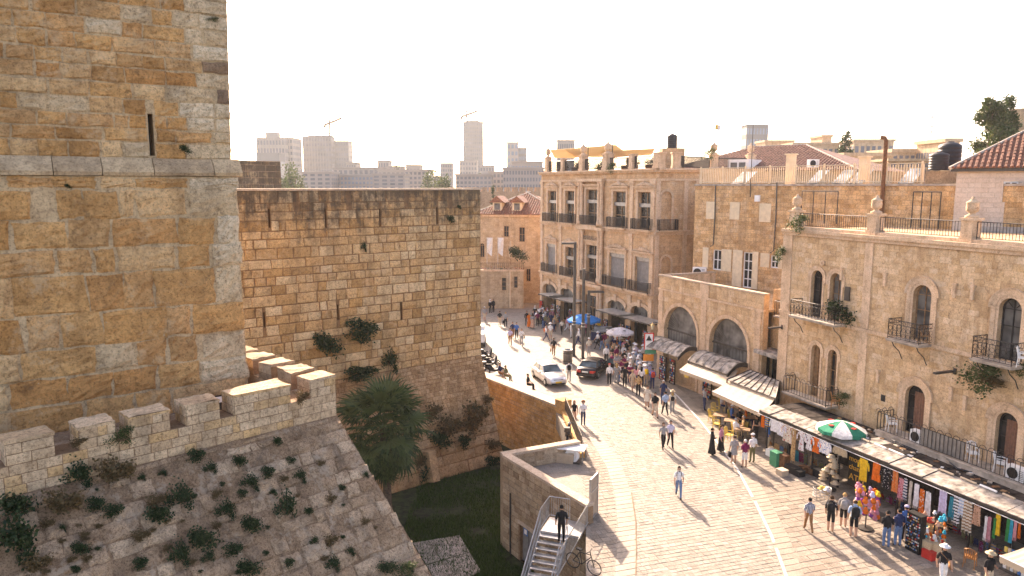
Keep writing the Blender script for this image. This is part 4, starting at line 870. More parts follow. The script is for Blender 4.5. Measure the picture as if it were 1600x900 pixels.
facade(ho, IF, [(0, 0), (IL, 0), (IL, IT), (0, IT)], [arch_loop(*o) for o in iop], 14, 'hotel_stone', reveal=.45)
for i, o in enumerate(iop):
    w_ = o[1] - o[0]; cu = (o[0] + o[1]) / 2
    if i < 10:
        shut = i in (5, 8, 9)
        if shut: slats(ho, IF, o[0], o[1], o[2], o[3] - .35, -.3, 'shutter_grey', 18, 'roller_shutter')
        else: window(ho, IF, o[0], o[1], o[2], o[3], 'rect', .34, 2, 3, 'wood', 'glass', .1, .08)
        mb = MB(); mb.fbox(IF, o[0], o[1], o[3] - (.4 if shut else 1.45), o[3] - (.02 if shut else 1.1), -.3, -.12); mb.build('shutter_box', 'grey_steel', ho)
        surround(ho, IF, *o[:4], 'rect', .28, .10, 'facade_trim', 'window_surround')
        mb = MB(); mb.fbox(IF, o[0] - .5, o[1] + .5, o[3] + .32, o[3] + .44, 0, .22); mb.fbox(IF, o[0] - .6, o[1] + .6, o[3] + .44, o[3] + .54, 0, .32); mb.build('hood', 'facade_trim', ho)
        if i not in (2, 7):
            mb = MB(); rr = random.Random(i)                 # carved crest: scrolls and leaves
            for k in range(-4, 5):
                h = .62 - abs(k) * .10 + rr.uniform(-.05, .05); mb.lathe(IF.p(cu + k * w_ * .13, o[3] + .54 + h * .4, .14), [(.03, -h * .45), (.16, -h * .2), (.15, h * .1), (.05, h * .45), (.01, h * .5)], 6)
            mb.build('carved_crest', 'facade_trim', ho)
        balcony(ho, IF, o[0] - .55, o[1] + .35, o[2] - .05, .55, 1.05, th=.16, step=.13, brackets=False, r=.026, mat='facade_trim')
    else:
        b_ = MB(); b_.fbox(IF, o[0], o[1], 0, o[3] - 1.25, -1.6, -1.5); b_.build('shop_back', 'felt_and_shade', ho)  # dark panel stands in for the unlit room behind the arch
        if o[4] == 'seg':
            window(ho, IF, o[0], o[1], o[3] - 1.3, o[3], 'seg', .4, 3, 1, 'dark_steel', 'dusty_glass', .08, .06, 'fanlight')
            surround(ho, IF, *o[:4], 'seg', .0, .0, 'facade_trim') if False else None
            L_ = arch_loop(*o, 12)[2:]; mb = MB()
            for a, b2 in zip(L_, L_[1:]):
                d1, d2 = [(p[0] + (p[0] - cu) * .22, p[1] + .34) for p in (a, b2)]
                mb.hexa([IF.p(*a, 0), IF.p(*b2, 0), IF.p(*d2, 0), IF.p(*d1, 0), IF.p(*a, .1), IF.p(*b2, .1), IF.p(*d2, .12), IF.p(*d1, .12)])
            mb.build('arch_surround', 'facade_trim', ho); mb = MB(); mb.fbox(IF, cu - .2, cu + .2, o[3] - .1, o[3] + .6, 0, .24); mb.build('keystone', 'facade_trim', ho)
        else: window(ho, IF, o[0], o[1], o[2], o[3], 'rect', .4, 2, 3, 'wood', 'glass', .12, .08, 'entrance_door')
# bands and cornices
for z0, z1, pr in ((f1 - .5, f1 - .15, .12), (f1 - .15, f1 - .0, .34), (f2 - .45, f2 - .12, .10), (f2 - .12, f2 + .0, .26), (IT - 1.1, IT - .9, .10), (IT - .3, IT - .12, .28), (IT - .12, IT + .05, .48)):
    mb = MB(); mb.fbox(IF, -.1, IL + .1, z0, z1, -.1, pr); mb.build('cornice', 'facade_trim', ho)
# columns either side of the centre bay, pilasters between the others
for i, (v0, v1) in ((2, (f2, IT - 1.12)), (7, (f1, f2 - .47)), (12, (.1, f1 - .52))):
    o = iop[i]
    for c in (o[0] - 1.05, o[0] - .52, o[1] + .45, o[1] + .98):
        mb = MB(); mb.smooth = True; mb.lathe(IF.p(c, v0, .26), [(.27, 0), (.27, .35), (.23, .4), (.25, .5), (.2, .56), (.185, (v1 - v0) * .6), (.165, v1 - v0 - .5), (.2, v1 - v0 - .45), (.18, v1 - v0 - .38), (.25, v1 - v0 - .12), (.27, v1 - v0)], 12); mb.build('column', 'facade_trim', ho)
    mb = MB(); mb.fbox(IF, o[0] - 1.4, o[1] + 1.35, v1, v1 + .3, 0, .55); mb.build('entablature', 'facade_trim', ho)
mids = [(iop[0][1] + iop[1][0]) / 2, (iop[3][1] + iop[4][0]) / 2, .25, IL - .35]
for m in mids:
    for v0, v1 in ((.1, f1 - .51), (f1 + .01, f2 - .46), (f2 + .01, IT - 1.11)):
        mb = MB(); mb.fbox(IF, m - .28, m + .28, v0, v1, 0, .11); mb.fbox(IF, m - .34, m + .34, v0, v0 + .45, .0, .16); mb.fbox(IF, m - .36, m + .36, v1 - .3, v1, 0, .18); mb.build('pilaster', 'facade_trim', ho)
# name board over the centre window
o = iop[7]; text3d(ho, 'IMPERIAL H.', IF, (o[0] + o[1]) / 2 + .05, o[3] + .62, .55, 'dark_steel', n=.34)
# corner facet and returning side
Q0 = IF.p(IL, 0, 0); Q1 = D(1090, 450, 71.0); Q1.z = 0
JF = frame2(Q0, Q1); JL = (Q1 - Q0).length
jop = [(*opx(JF, 1033, 1049, 299, 358), 'round'), (*opx(JF, 1033, 1047, 401, 440), 'round')]
facade(ho, JF, [(0, 0), (JL, 0), (JL, IT), (0, IT)], [arch_loop(*o) for o in jop], 10, 'hotel_stone', name='corner_wall', back=(2, 12, 0))
window(ho, JF, *jop[0][:4], 'round', .3, 2, 6, 'white_plastic', 'dusty_glass', .07, .06); window(ho, JF, *jop[1][:4], 'round', .3, 2, 2, 'wood', 'dusty_glass', .07, .05)
for o in jop: surround(ho, JF, *o[:4], 'round', .22, .06, 'facade_trim', 'window_surround')
o = jop[0]; balcony(ho, JF, o[0] - .5, o[1] + .5, f2, .6, 1.05, step=.13, brackets=False, r=.026, mat='facade_trim')
for z0, z1, pr in ((f1 - .5, f1 - .15, .12), (f1 - .15, f1, .3), (f2 - .45, f2 - .12, .10), (f2 - .12, f2, .24), (IT - 1.1, IT - .9, .10), (IT - .3, IT - .12, .26), (IT - .12, IT + .052, .46)):
    mb = MB(); mb.fbox(JF, .1, JL + .2, z0, z1, -.1, pr); mb.build('cornice', 'facade_trim', ho)
for m in (.25, JL * .66, JL * .92):
    mb = MB(); mb.fbox(JF, m - .22, m + .22, .1, IT - 1.12, 0, .09); mb.build('pilaster', 'facade_trim', ho)
# roof terrace: posts, railings, sails, tank
ang = math.atan2(IF.U.y, IF.U.x); prev = None
for x, urn, w_ in ((853, 1, .6), (877, 0, .5), (908, 1, .75), (946, 1, .85), (985, 0, .6), (1026, 0, .8)):
    u = upos(IF, x, 250); urn_post(ho, IF.p(u, IT + .05, -.3), 1.55 if urn else 1.35, w_, ang, bool(urn), uh=1.25)
    if prev is not None: railing_mesh([IF.p(prev + .35, IT + .1, -.3), IF.p(u - .35, IT + .1, -.3)], 1.15, .13, r=.034, rail=.05).build('roof_railing', 'iron', ho)
    prev = u
pj = None
for x, urn in ((1059, 0), (1131, 1), (1191, 1)):
    u = upos(JF, x, 250); p = JF.p(u, IT + .05, -.3) + (Vector((0, 3.0, 0)) if x > 1100 else Vector())
    urn_post(ho, p, 1.4, .75, 0, bool(urn), uh=1.2)
    if pj is not None: railing_mesh([pj + Vector((.4, 0, .05)), p + Vector((-.4, 0, .05))], 1.1, .14, r=.034, rail=.05).build('roof_railing', 'iron', ho)
    pj = p
for q in ((JF.p(JL, IT - 1, -.2), JF.p(JL, IT - 1, -.2) + Vector((10, 3, 0))),):
    f_ = frame2(q[0], q[1]); mb = MB(); mb.fbox(f_, 0, 10, 8, IT + .1, -6, 0); mb.build('rear_wing', 'hotel_stone', ho)
def sail(pts, name='shade_sail', mat='sail_cloth'):
    mb = MB(); mb.smooth = True; n = 8; a, b_, c, d = [Vector(p) for p in pts]
    top = [[a.lerp(b_, i / n).lerp(d.lerp(c, i / n), j / n) - Vector((0, 0, .5 * math.sin(math.pi * i / n) * math.sin(math.pi * j / n))) for i in range(n + 1)] for j in range(n + 1)]
    vs = [p for r_ in top for p in r_]; k = n + 1; m_ = len(vs); vs += [p - Vector((0, 0, .02)) for p in vs]
    fs = [(j * k + i, j * k + i + 1, (j + 1) * k + i + 1, (j + 1) * k + i) for j in range(n) for i in range(n)]; mb.raw(vs, fs + [tuple(q + m_ for q in f[::-1]) for f in fs]); return mb, name, mat
for pts, lab in (([D(860, 234, 90), D(905, 231, 86), D(935, 244, 90), D(866, 247, 94)], 'tan shade sail stretched between poles at the corner of the hotel roof'),
                 ([D(880, 233, 87), D(962, 226, 80), D(985, 243, 84), D(900, 245, 90)], 'tan shade sail rising to a peak over the middle of the hotel roof'),
                 ([D(938, 236, 82), D(1024, 232, 76), D(1018, 242, 82), D(945, 246, 86)], 'long tan shade sail over the hotel roof beside the black tank')):
    mb, nm, mt = sail(pts); mb.build(nm, mt, None, lab, 'shade sail')
for (x, y, dd, lab) in ((861, 232, 90, 'thin pole holding the outer corner of the tan hotel roof sails'), (919, 225, 82, 'thin pole holding the peak of the tan hotel roof sails'), (957, 222, 80, 'tall thin pole beside the largest urn on the hotel roof')):
    p = D(x, y, dd); mb = MB(); mb.tube([(p.x, p.y, IT), p], .06, 6, r2=.045); mb.lathe((p.x, p.y, IT), [(.16, 0), (.16, .06), (.07, .1)], 8); mb.build('sail_pole', 'dark_steel', None, lab, 'pole', 'poles on the hotel roof')
def tank(p, r_, h, lab, grp='rooftop water tanks'):
    t = empty('water_tank', p, lab, 'water tank', grp); mb = MB(); mb.smooth = True
    prof = [(r_ * .97, 0)]
    for k in range(6): prof += [(r_, h * (k + .1) / 6), (r_, h * (k + .8) / 6), (r_ * .95, h * (k + .9) / 6)]
    prof += [(r_ * .9, h * 1.02), (r_ * .45, h * 1.1), (r_ * .3, h * 1.11)]; mb.lathe(p, prof, 20); mb.build('tank_body', 'tank_black', t)
    mb = MB(); mb.lathe((p.x, p.y, p.z + h * 1.1), [(r_ * .32, 0), (r_ * .32, .08), (.02, .1)], 12); mb.build('lid', 'tank_black', t)
    mb = MB(); mb.tube([p + Vector((r_ * .95, -.1, h * .1)), p + Vector((r_ * 1.3, -.1, h * .1)), p + Vector((r_ * 1.3, -.1, -.4))], .04, 6); mb.build('pipe', 'galvanised', t)
p = D(1050, 232, 74); mb = MB(); mb.box((p.x, p.y, (IT + p.z) / 2), (2.2, 1.6, p.z - IT)); mb.build('stair_hut', 'hotel_stone', ho); tank(p, .5, 1.25, 'black water tank standing on the hotel roof below the mast', None)
def mast(p, h, lab, r_=.05, bars=3, name='antenna_mast', cat='antenna'):
    t = empty(name, p, lab, cat, 'rooftop aerials'); mb = MB(); mb.tube([p, p + Vector((0, 0, h))], r_, 6, r2=r_ * .4); mb.build('mast', 'iron', t)
    for k in range(bars): mb = MB(); z = h * (.95 - .1 * k); mb.tube([p + Vector((-.5 + .1 * k, 0, z)), p + Vector((.5 - .1 * k, .1, z))], .02, 4); mb.build('crossbar', 'iron', t)
mast(D(1055, 232, 76), 3.7, 'tall thin mast rising behind the black tank on the hotel roof')
mast(D(1172, 308, 60) + Vector((0, 0, .0)), 6.6, 'slim rod aerial fixed to the front of the shuttered house', .04, 1)
# canopies over the hotel shops
for (xa, ya, xb, yb, cl) in ((838, 452, 868, 460, 'over the hotel arch next to the dormer house'), (853, 461, 893, 469, 'over the second hotel arch from the dormer house'), (928, 483, 973, 490, 'over the hotel arch behind the blue parasol'), (962, 494, 1014, 500, 'over the hotel arch behind the white parasol')):
    Fp = Frame(IF.p(0, 0, 2.0), IF.U); ua, ub = Fp.uv(xa + 4, ya)[0], Fp.uv(xb, yb)[0]
    c = empty('slat_canopy', IF.p((ua + ub) / 2, 3.2, 1), 'flat metal slat canopy fixed ' + cl, 'canopy', 'flat canopies along the hotel')
    mb = MB(); mb.fbox(IF, ua, ub, 3.3, 3.36, .05, .12); mb.fbox(IF, ua, ub, 3.28, 3.38, 2.0, 2.1)
    for k in range(5): q = ua + (ub - ua) * k / 4; mb.fbox(IF, q - .04, q + .04, 3.2, 3.3, .05, 2.1)
    mb.build('canopy_frame', 'dark_steel', c)
    for k in range(8): mb = MB(); mb.fbox(IF, ua, ub, 3.385, 3.41, .12 + k * .245, .12 + k * .245 + .17); mb.build('slat', 'galvanised', c)
# ================================================================ house with dormers at the end of the plaza
K0, K1 = G(742, 470), G(845, 474); KF = frame2(K0, K1); KL = (K1 - K0).length; KT = 12.1
ke = empty('dormer_house', K0, 'yellow stone house with red tiled hip roof and two dormers beyond the plaza', 'building')
kop = [(*opx(KF, 787, 795, 353, 370), 'rect'), (*opx(KF, 811, 820, 355, 378), 'rect'), (*opx(KF, 750, 757, 380, 402), 'round'), (*opx(KF, 822, 829, 420, 440), 'rect')]
facade(ke, KF, [(0, 0), (KL + 3, 0), (KL + 3, KT), (0, KT)], [arch_loop(*o) for o in kop], 9, 'house_stone', reveal=.2)
for o in kop: window(ke, KF, *o, .15, 2, 2, 'wood', 'glass', .07, .05)
def tiled_roof(parent, F, u0, u1, v0, v1, d0, d1, inset, mat, step=.34, hip=True):
    """Front slope from eave (v0, n=d0) to ridge (v1, n=-d1), clad in barrel tiles; hip ends."""
    mb = MB(); A, B = F.p(u0, v0, d0), F.p(u1, v0, d0); C_, D_ = F.p(u1 - inset, v1, -d1), F.p(u0 + inset, v1, -d1)
    E_, F_ = F.p(u1, v0, -2 * d1 - d0), F.p(u0, v0, -2 * d1 - d0)
    mb.face([A, B, C_, D_]); mb.face([B, E_, C_]); mb.face([F_, A, D_]); mb.face([E_, F_, D_, C_]); mb.face([A, F_, E_, B]); o = mb.build('roof', mat, parent)
    t = MB(); n = int((u1 - u0) / step); nn = (B - A).cross(D_ - A).normalized(); rr = random.Random(3)
    for i in range(n):
        u = u0 + (i + .5) * (u1 - u0) / n; f = 1.0
        if inset > 0: f = min(1, (u - u0) / inset, (u1 - u) / inset)
        p0 = F.p(u, v0, d0); p1 = F.p(u, v0 + (v1 - v0) * f, d0 + (-d1 - d0) * f); k = max(1, int((p1 - p0).length / .42))
        for j in range(k):
            a, b_ = p0.lerp(p1, j / k), p0.lerp(p1, (j + 1) / k); w_ = F.U * step * .38; h = nn * rr.uniform(.07, .1); lift = nn * .03
            t.raw([a - w_, a - w_ * .5 + h + lift, a + w_ * .5 + h + lift, a + w_, b_ - w_ * .9, b_ - w_ * .45 + h, b_ + w_ * .45 + h, b_ + w_ * .9], [(0, 1, 5, 4), (1, 2, 6, 5), (2, 3, 7, 6), (0, 3, 2, 1)])
    q = t.build('roof_tiles', mat, o, kind='stuff')
    r_ = MB(); r_.tube([A, D_, C_, B], .12, 6); r_.build('ridge_tiles', 'concrete', o); return o
kr = tiled_roof(ke, KF, -.5, KL + 3.4, KT, KT + 3.0, .5, 6.5, 7.0, 'tile_red')
mb = MB(); mb.fbox(KF, -.1, KL + 3.1, KT - .3, KT - .02, -.1, .25); mb.build('eaves_band', 'facade_trim', ke)
for x in (775, 806):
    u = upos(KF, x, 330); d_ = MB(); d_.fbox(KF, u - .65, u + .65, KT + .4, KT + 1.7, -3, -.6); do = d_.build('dormer', 'limewash', ke)
    mb = MB(); prism(mb, KF, [(u - 1.1, KT + 1.6), (u + 1.1, KT + 1.6), (u, KT + 2.5)], -4.2, -.3); mb.build('dormer_roof', 'tile_red', do); mb = MB(); mb.fbox(KF, u - .4, u + .4, KT + .6, KT + 1.5, -.6, -.57); mb.build('dormer_window', 'dusty_glass', do)
# its lower terrace wing
T0, T1 = G(752, 482), G(818, 482); TWF = frame2(T0, T1); TL = (T1 - T0).length; TT = 4.9
tw = empty('terrace_wing', T0, 'low stone wing with a flower edged terrace in front of the dormer house', 'building')
top = [(*opx(TWF, 784, 791, 434, 454), 'rect'), (*opx(TWF, 803, 809, 432, 450), 'rect')]
facade(tw, TWF, [(-3, 0), (TL, 0), (TL, TT), (-3, TT)], [arch_loop(*o) for o in top], 5, 'house_stone', reveal=.2)
for o in top: window(tw, TWF, *o, .15, 1, 3, 'wood', 'glass', .06, .05)
mb = MB(); mb.fbox(TWF, -3, TL + .1, TT, TT + .2, -.4, .12); mb.build('coping', 'facade_trim', tw)
railing_mesh([TWF.p(-2, TT + .2, -.15), TWF.p(TL, TT + .2, -.15)], .9, .25, r=.02).build('railing', 'iron', tw)
mb = MB(); mb.tube([TWF.p(TL * .68, .1, .1), TWF.p(TL * .68, TT, .1)], .08, 6); mb.build('downpipe', 'limewash', tw)
rr = random.Random(9); mb = MB(); mg = MB()
for k in range(170):
    p = TWF.p(rr.uniform(0, TL), TT + .25 + rr.uniform(0, .3), rr.uniform(-.2, .2)); s = rr.uniform(.06, .14); a = Vector((rr.uniform(-s, s), rr.uniform(-s, s), rr.uniform(-s, s))); b_ = Vector((rr.uniform(-s, s), rr.uniform(-s, s), s))
    (mb if k % 3 == 0 else mg).face([p, p + a, p + b_])
fb = empty('flower_box', TWF.p(TL / 2, TT + .2, 0), 'row of red and orange flowers along the terrace edge', 'flowers'); mb.build('blossom', 'flower', fb, kind='stuff'); mg.build('leaves', 'leaf_mid', fb, kind='stuff')
def flagpole(p, h, lab, white=True):
    f = empty('banner', p, lab, 'flag', 'white banners on the terrace' if white else None); mb = MB(); mb.tube([p, p + Vector((0, 0, h))], .035, 6); mb.build('pole', 'galvanised', f)
    mb = MB(); n = 6; rows = []
    for j in range(n + 1): t = j / n; rows.append([p + Vector((.04 + (.75 - .15 * t) * i / 4 * 1.0, .12 * math.sin(i * 1.4 + j), h - .05 - t * 2.0 - .12 * i * t)) for i in range(5)])
    mb.loft(rows, closed=False, caps=False); mb.build('cloth', cloth((.75, .73, .70)), f)
for x, l in ((761, 'white banner on the terrace pole beside the fortress wall'), (778, 'white banner on the terrace pole nearer the folded parasol')): flagpole(D(x, 413, 97.5), 3.6, l)
def closed_parasol(p, h, lab):
    f = empty('closed_parasol', p, lab, 'umbrella'); mb = MB(); mb.tube([p, p + Vector((0, 0, h))], .04, 6); mb.build('pole', 'wood', f); mb = MB(); mb.lathe(p, [(.12, h * .25), (.25, h * .35), (.2, h * .7), (.1, h * .95), (.02, h)], 8); mb.build('canopy', 'beige_canvas', f)
closed_parasol(D(798, 413, 97), 3.2, 'folded beige parasol standing on the terrace of the low wing')
# ================================================================ roofs, far wall and skyline
# brown tiled roof behind the terrace railings
p0, p1 = D(1035, 262, 82), D(1335, 262, 68); XF = frame2(p0, p1); XL = (p1 - p0).xy.length
br = empty('brown_roof_house', p0.xy.to_3d(), 'house with a long brown tiled hip roof behind the cream roof railings', 'building')
mb = MB(); mb.fbox(XF, 0, XL, 10, 17.4, -14, 0); mb.build('wall', 'house_stone', br); tiled_roof(br, XF, -.6, XL + .6, 17.4, 20.2, .6, 7, 8.0, 'tile_brown')
d_ = MB(); u = upos(XF, 1160, 250); d_.fbox(XF, u - 1.1, u + 1.1, 16.6, 18.6, -2, .9); lb = d_.build('lantern', 'white_plastic', br); mb = MB(); mb.fbox(XF, u - .8, u - .1, 16.9, 18.3, .9, .93); mb.fbox(XF, u + .1, u + .8, 16.9, 18.3, .9, .93); mb.build('lantern_window', 'dusty_glass', lb)
# pale house with orange red roof at the right
ph0 = D(1490, 330, 46); PHF = Frame((ph0.x, ph0.y, 0), (.8, -.6, 0))
ph = empty('pale_roof_house', PHF.O, 'pale dressed stone house with red tiled roof beside the black water tanks', 'building')
po = (*opx(PHF, 1567, 1590, 283, 316), 'rect')
facade(ph, PHF, [(0, 6), (14, 6), (14, 17.05), (0, 17.05)], [arch_loop(*po)], 9, 'pale_stone', reveal=.2); window(ph, PHF, *po, .1, 2, 1, 'white_plastic', 'glass', .09, .09); surround(ph, PHF, *po[:4], 'rect', .1, .04, 'pale_stone', 'window_surround')
tiled_roof(ph, PHF, -.35, 16, 17.05, 19.9, .45, 5.0, 4.2, 'tile_red', step=.3)
mb = MB(); mb.fbox(PHF, -.3, 14.3, 16.85, 17.04, -.1, .3); mb.build('eaves', 'dark_steel', ph)
mb = MB(); mb.fbox(PHF, .9, 12, 12.4, 13.6, 1.2, 1.3); mb.build('low_shed', 'grey_steel', ph)
tank(D(1466, 266, 52), .62, 1.1, 'small black water tank beside a larger one on the roof'); tank(D(1482, 266, 53), .75, 1.75, 'larger black water tank on the roof next to the pale house')
tp = D(1472, 300, 53); mb = MB(); mb.box((tp.x, tp.y + 1, 14.5), (5.5, 5, 5.0), -.5); mb.build('tank_base', 'house_stone', None, 'square stone roof block carrying the two black water tanks', 'building', kind='thing')
# rooftop signs and air conditioners
def ac_unit(p, rz, lab, s=1.0, grp='air conditioning units'):
    t = empty('air_conditioner', p, lab, 'air conditioner', grp, rz); M = Matrix.Rotation(rz, 3, 'Z'); mb = MB(); mb.box(p + Vector((0, 0, .33 * s)), (.85 * s, .35 * s, .62 * s), rz); mb.build('casing', 'white_plastic', t)
    mb = MB(); Q = Matrix((M @ Vector((1, 0, 0)), Vector((0, 0, 1)), M @ Vector((0, -1, 0)))).transposed(); c = p + M @ Vector((-.12 * s, -.18 * s, .33 * s)); mb.lathe(c, [(.25 * s, 0), (.25 * s, .02), (.21 * s, .02), (.2 * s, -.02), (.02, -.02)], 14, Q); mb.build('fan_grille', 'iron', t)
    mb = MB()
    for k in range(6): mb.box(p + M @ Vector((.26 * s, -.18 * s, (.12 + .08 * k) * s)), (.2 * s, .02, .03 * s), rz)
    mb.build('louvre', 'grey_steel', t, kind='stuff')
ac_unit(D(1093, 433, 63.2), R(-25), 'white air conditioner sitting on the arcade terrace', 1.35)
ac_unit(HF.p(upos(Fc, 1427, 690), bz5, .75), math.atan2(HF.U.y, HF.U.x), 'white air conditioner on the long balcony beside the grey panel', 1.0); ac_unit(HF.p(upos(Fc, 1580, 745), bz5, .75), math.atan2(HF.U.y, HF.U.x), 'white air conditioner at the end of the long balcony past two white chairs', 1.0)
ac_unit(D(1270, 262, 70), .2, 'white air conditioner on the edge of the brown tiled roof', 1.2)
# old round tower and trees on the right horizon
rt = D(1600, 230, 95); t = empty('round_tower', rt.xy.to_3d(), 'round stone tower top beside the dark conifer', 'tower'); mb = MB(); mb.lathe((rt.x, rt.y, 0), [(3.2, 0), (3.0, 24), (3.1, 24.3), (3.1, 25.4), (2.7, 25.5)], 24); mb.build('drum', 'house_stone', t)
# crenellated city wall in the distance
c0, c1 = D(690, 300, 170), D(870, 300, 185); CF = frame2(c0, c1); CL = (c1 - c0).xy.length
cwl = empty('city_wall', c0.xy.to_3d(), 'distant crenellated city wall behind the red roofed house', 'wall'); mb = MB(); mb.fbox(CF, -30, CL + 10, -2, 14.6, -2, 0); mb.build('wall', 'far_wall_stone', cwl)
for k in range(16): mb = MB(); mb.fbox(CF, 2 + k * 2.1, 3.3 + k * 2.1, 14.6, 15.6, -.8, 0); mb.build('merlon', 'far_wall_stone', cwl)
# ---- skyline: each block with walls, floor bands, windows and a roof box
def tower_block(x0, x1, yt, dist, lab, mat='far_stone', floors=12, bays=8, win='far_dark', crown=None, yb=330, rot=0.0, dep=None, fins=False, grp=None):
    a, b_ = D(x0, yt, dist), D(x1, yt, dist); w_ = b_.x - a.x; zt = a.z; zb = -6.0; zv = D(x0, yb, dist).z
    t = empty('city_block', ((a.x + b_.x) / 2, dist, zb), lab, 'building', grp); dep = dep or w_ * .8
    F = Frame((a.x, dist, 0), (math.cos(rot), math.sin(rot), 0)); mb = MB(); mb.fbox(F, 0, w_, zb, zt, -dep, 0); mb.build('wall', mat, t)
    fh = (zt - max(zv, zb)) / floors; bw_ = w_ / bays; wm = MB()
    for j in range(floors):
        for i in range(bays):
            v0 = zt - (j + .82) * fh; wm.fbox(F, (i + .2) * bw_, (i + .8) * bw_, v0, v0 + fh * .55, -.05, .06)
    wm.build('windows', win, t, kind='stuff')
    sd_ = MB(); k = max(2, int(dep / bw_))
    for s in (0, 1):
        for j in range(floors):
            for i in range(k):
                v0 = zt - (j + .82) * fh; u = 0 if s == 0 else w_; n0, n1 = -dep * (i + .2) / k, -dep * (i + .8) / k
                sd_.fbox(F, u - .06, u + .06, v0, v0 + fh * .55, n1, n0)
    sd_.build('side_windows', win, t, kind='stuff')
    if fins:
        for i in range(bays + 1): mb = MB(); mb.fbox(F, i * bw_ - bw_ * .12, i * bw_ + bw_ * .12, max(zv, zb), zt, 0, .6); mb.build('fin', mat, t)
    mb = MB(); mb.fbox(F, -.4, w_ + .4, zt, zt + min(fh * .35, .7), -dep - .4, .4); mb.build('roof_edge', mat, t)
    if crown:
        ca, cb, ct = crown; pa, pb = D(ca, ct, dist), D(cb, ct, dist); mb = MB(); mb.fbox(F, pa.x - a.x, pb.x - a.x, zt, pa.z, -dep * .8, -dep * .1); mb.build('roof_house', mat, t)
    return t
tower_block(401, 444, 216, 700, 'pale hotel slab with overhanging top floor and rooftop box on the horizon', floors=9, bays=9, crown=(414, 432, 206), fins=True, dep=14)
tower_block(437, 457, 216, 712, 'narrow pale end of the hotel slab beside its rooftop box', floors=12, bays=4, dep=30)
tower_block(400, 436, 240, 650, 'low bluish glass block in front of the pale hotel slab', 'far_stone_grey', 2, 8, 'far_glass')
tower_block(473, 517, 214, 760, 'wide grey office slab below the left tower crane', 'far_stone_grey', 14, 10, 'far_dark', crown=(480, 516, 211), fins=True, dep=18)
tower_block(516, 544, 221, 775, 'open floored grey block joined to the office slab', 'far_stone_grey', 13, 7, 'far_dark', dep=20)
tower_block(724, 754, 191, 900, 'tallest grey residential tower below the right tower crane', 'far_stone_grey', 22, 9, 'far_dark', crown=(730, 748, 188), fins=True)
tower_block(792, 810, 223, 620, 'pale brown half of a slim twin coloured tower', 'far_stone', 10, 3, 'far_glass'); tower_block(808, 823, 232, 628, 'blue glass half of a slim twin coloured tower', 'far_stone_grey', 10, 5, 'far_glass')
tower_block(871, 898, 220, 500, 'pale rounded block peeping over the tan shade sails', 'far_stone', 6, 8, 'far_dark'); tower_block(1167, 1201, 196, 560, 'grey glass block behind the brown tiled roof', 'far_stone_grey', 8, 7, 'far_glass', crown=(1174, 1200, 194))
LOWS = [(471, 517, 268, 330, 'stepped cream block with deep balconies', 4, 4, 'far_dark'), (514, 583, 270, 345, 'low glassy hall between two balcony blocks', 3, 12, 'far_glass'), (582, 632, 268, 325, 'second cream balcony block beside the glassy hall', 4, 4, 'far_dark'), (520, 600, 258, 420, 'long cream roofed block behind the glassy hall', 3, 10, 'far_dark'), (590, 632, 262, 400, 'plain cream block with roof boxes', 3, 6, 'far_dark'),
        (632, 672, 262, 360, 'cream block with a square roof house', 4, 6, 'far_dark'), (541, 556, 250, 520, 'pale stepped block behind the glassy hall', 4, 4, 'far_dark'), (590, 607, 247, 540, 'small pale block with a hipped top', 4, 4, 'far_dark'), (606, 628, 256, 480, 'square cream roof house behind the balcony block', 2, 4, 'far_dark'), (634, 656, 254, 470, 'square cream upper storey over the roof house block', 2, 4, 'far_dark'),
        (688, 706, 254, 560, 'slim pale apartment block left of the tallest tower', 6, 5, 'far_dark'), (718, 745, 250, 640, 'pale apartments at the foot of the tallest tower', 6, 6, 'far_dark'), (750, 772, 258, 560, 'small pale apartments right of the tallest tower', 4, 5, 'far_dark'), (712, 768, 272, 300, 'wide cream building above the distant city wall', 3, 9, 'far_dark'), (764, 800, 268, 330, 'plain cream block left of the twin coloured tower', 3, 6, 'far_dark'), (786, 850, 262, 300, 'long arcaded cream building beside the hotel roof', 3, 14, 'far_dark'), (800, 848, 252, 360, 'cream building under a glass roof beyond the hotel', 2, 10, 'far_glass'), (660, 690, 272, 420, 'low cream houses among trees', 3, 6, 'far_dark')]
for (x0, x1, yt, dist, lab, fl, ba_, wn) in [(a, b, c + (5 if 510 < a < 680 else 2), d, e, f, g, h) for a, b, c, d, e, f, g, h in LOWS]: tower_block(x0, x1, yt, dist, lab, 'far_stone', fl, ba_, wn, yb=296, dep=16, grp=None)
RIGHTS = [(1196, 1240, 222, 260, 'cream roof houses behind the brown tiled roof', 2, 6), (1240, 1312, 226, 240, 'long low stone building on the right horizon', 2, 8), (1285, 1300, 214, 250, 'small stone turret house on the right horizon', 2, 2), (1335, 1397, 221, 230, 'flat topped stone building right of the small conifer', 2, 7), (1395, 1440, 238, 150, 'low pale roofs below the lattice mast', 2, 5), (1320, 1395, 244, 130, 'stone block with roof clutter right of the brown roof', 2, 6), (1390, 1470, 252, 95, 'long tan stone house behind the black tanks', 2, 6), (1478, 1500, 222, 140, 'pinkish low roof left of the conifer', 1, 3), (1300, 1345, 258, 90, 'tan stone house end below the small conifer', 1, 3)]
for (x0, x1, yt, dist, lab, fl, ba_) in RIGHTS: tower_block(x0, x1, yt, dist, lab, 'house_stone', fl, ba_, 'far_dark', yb=275, dep=10)
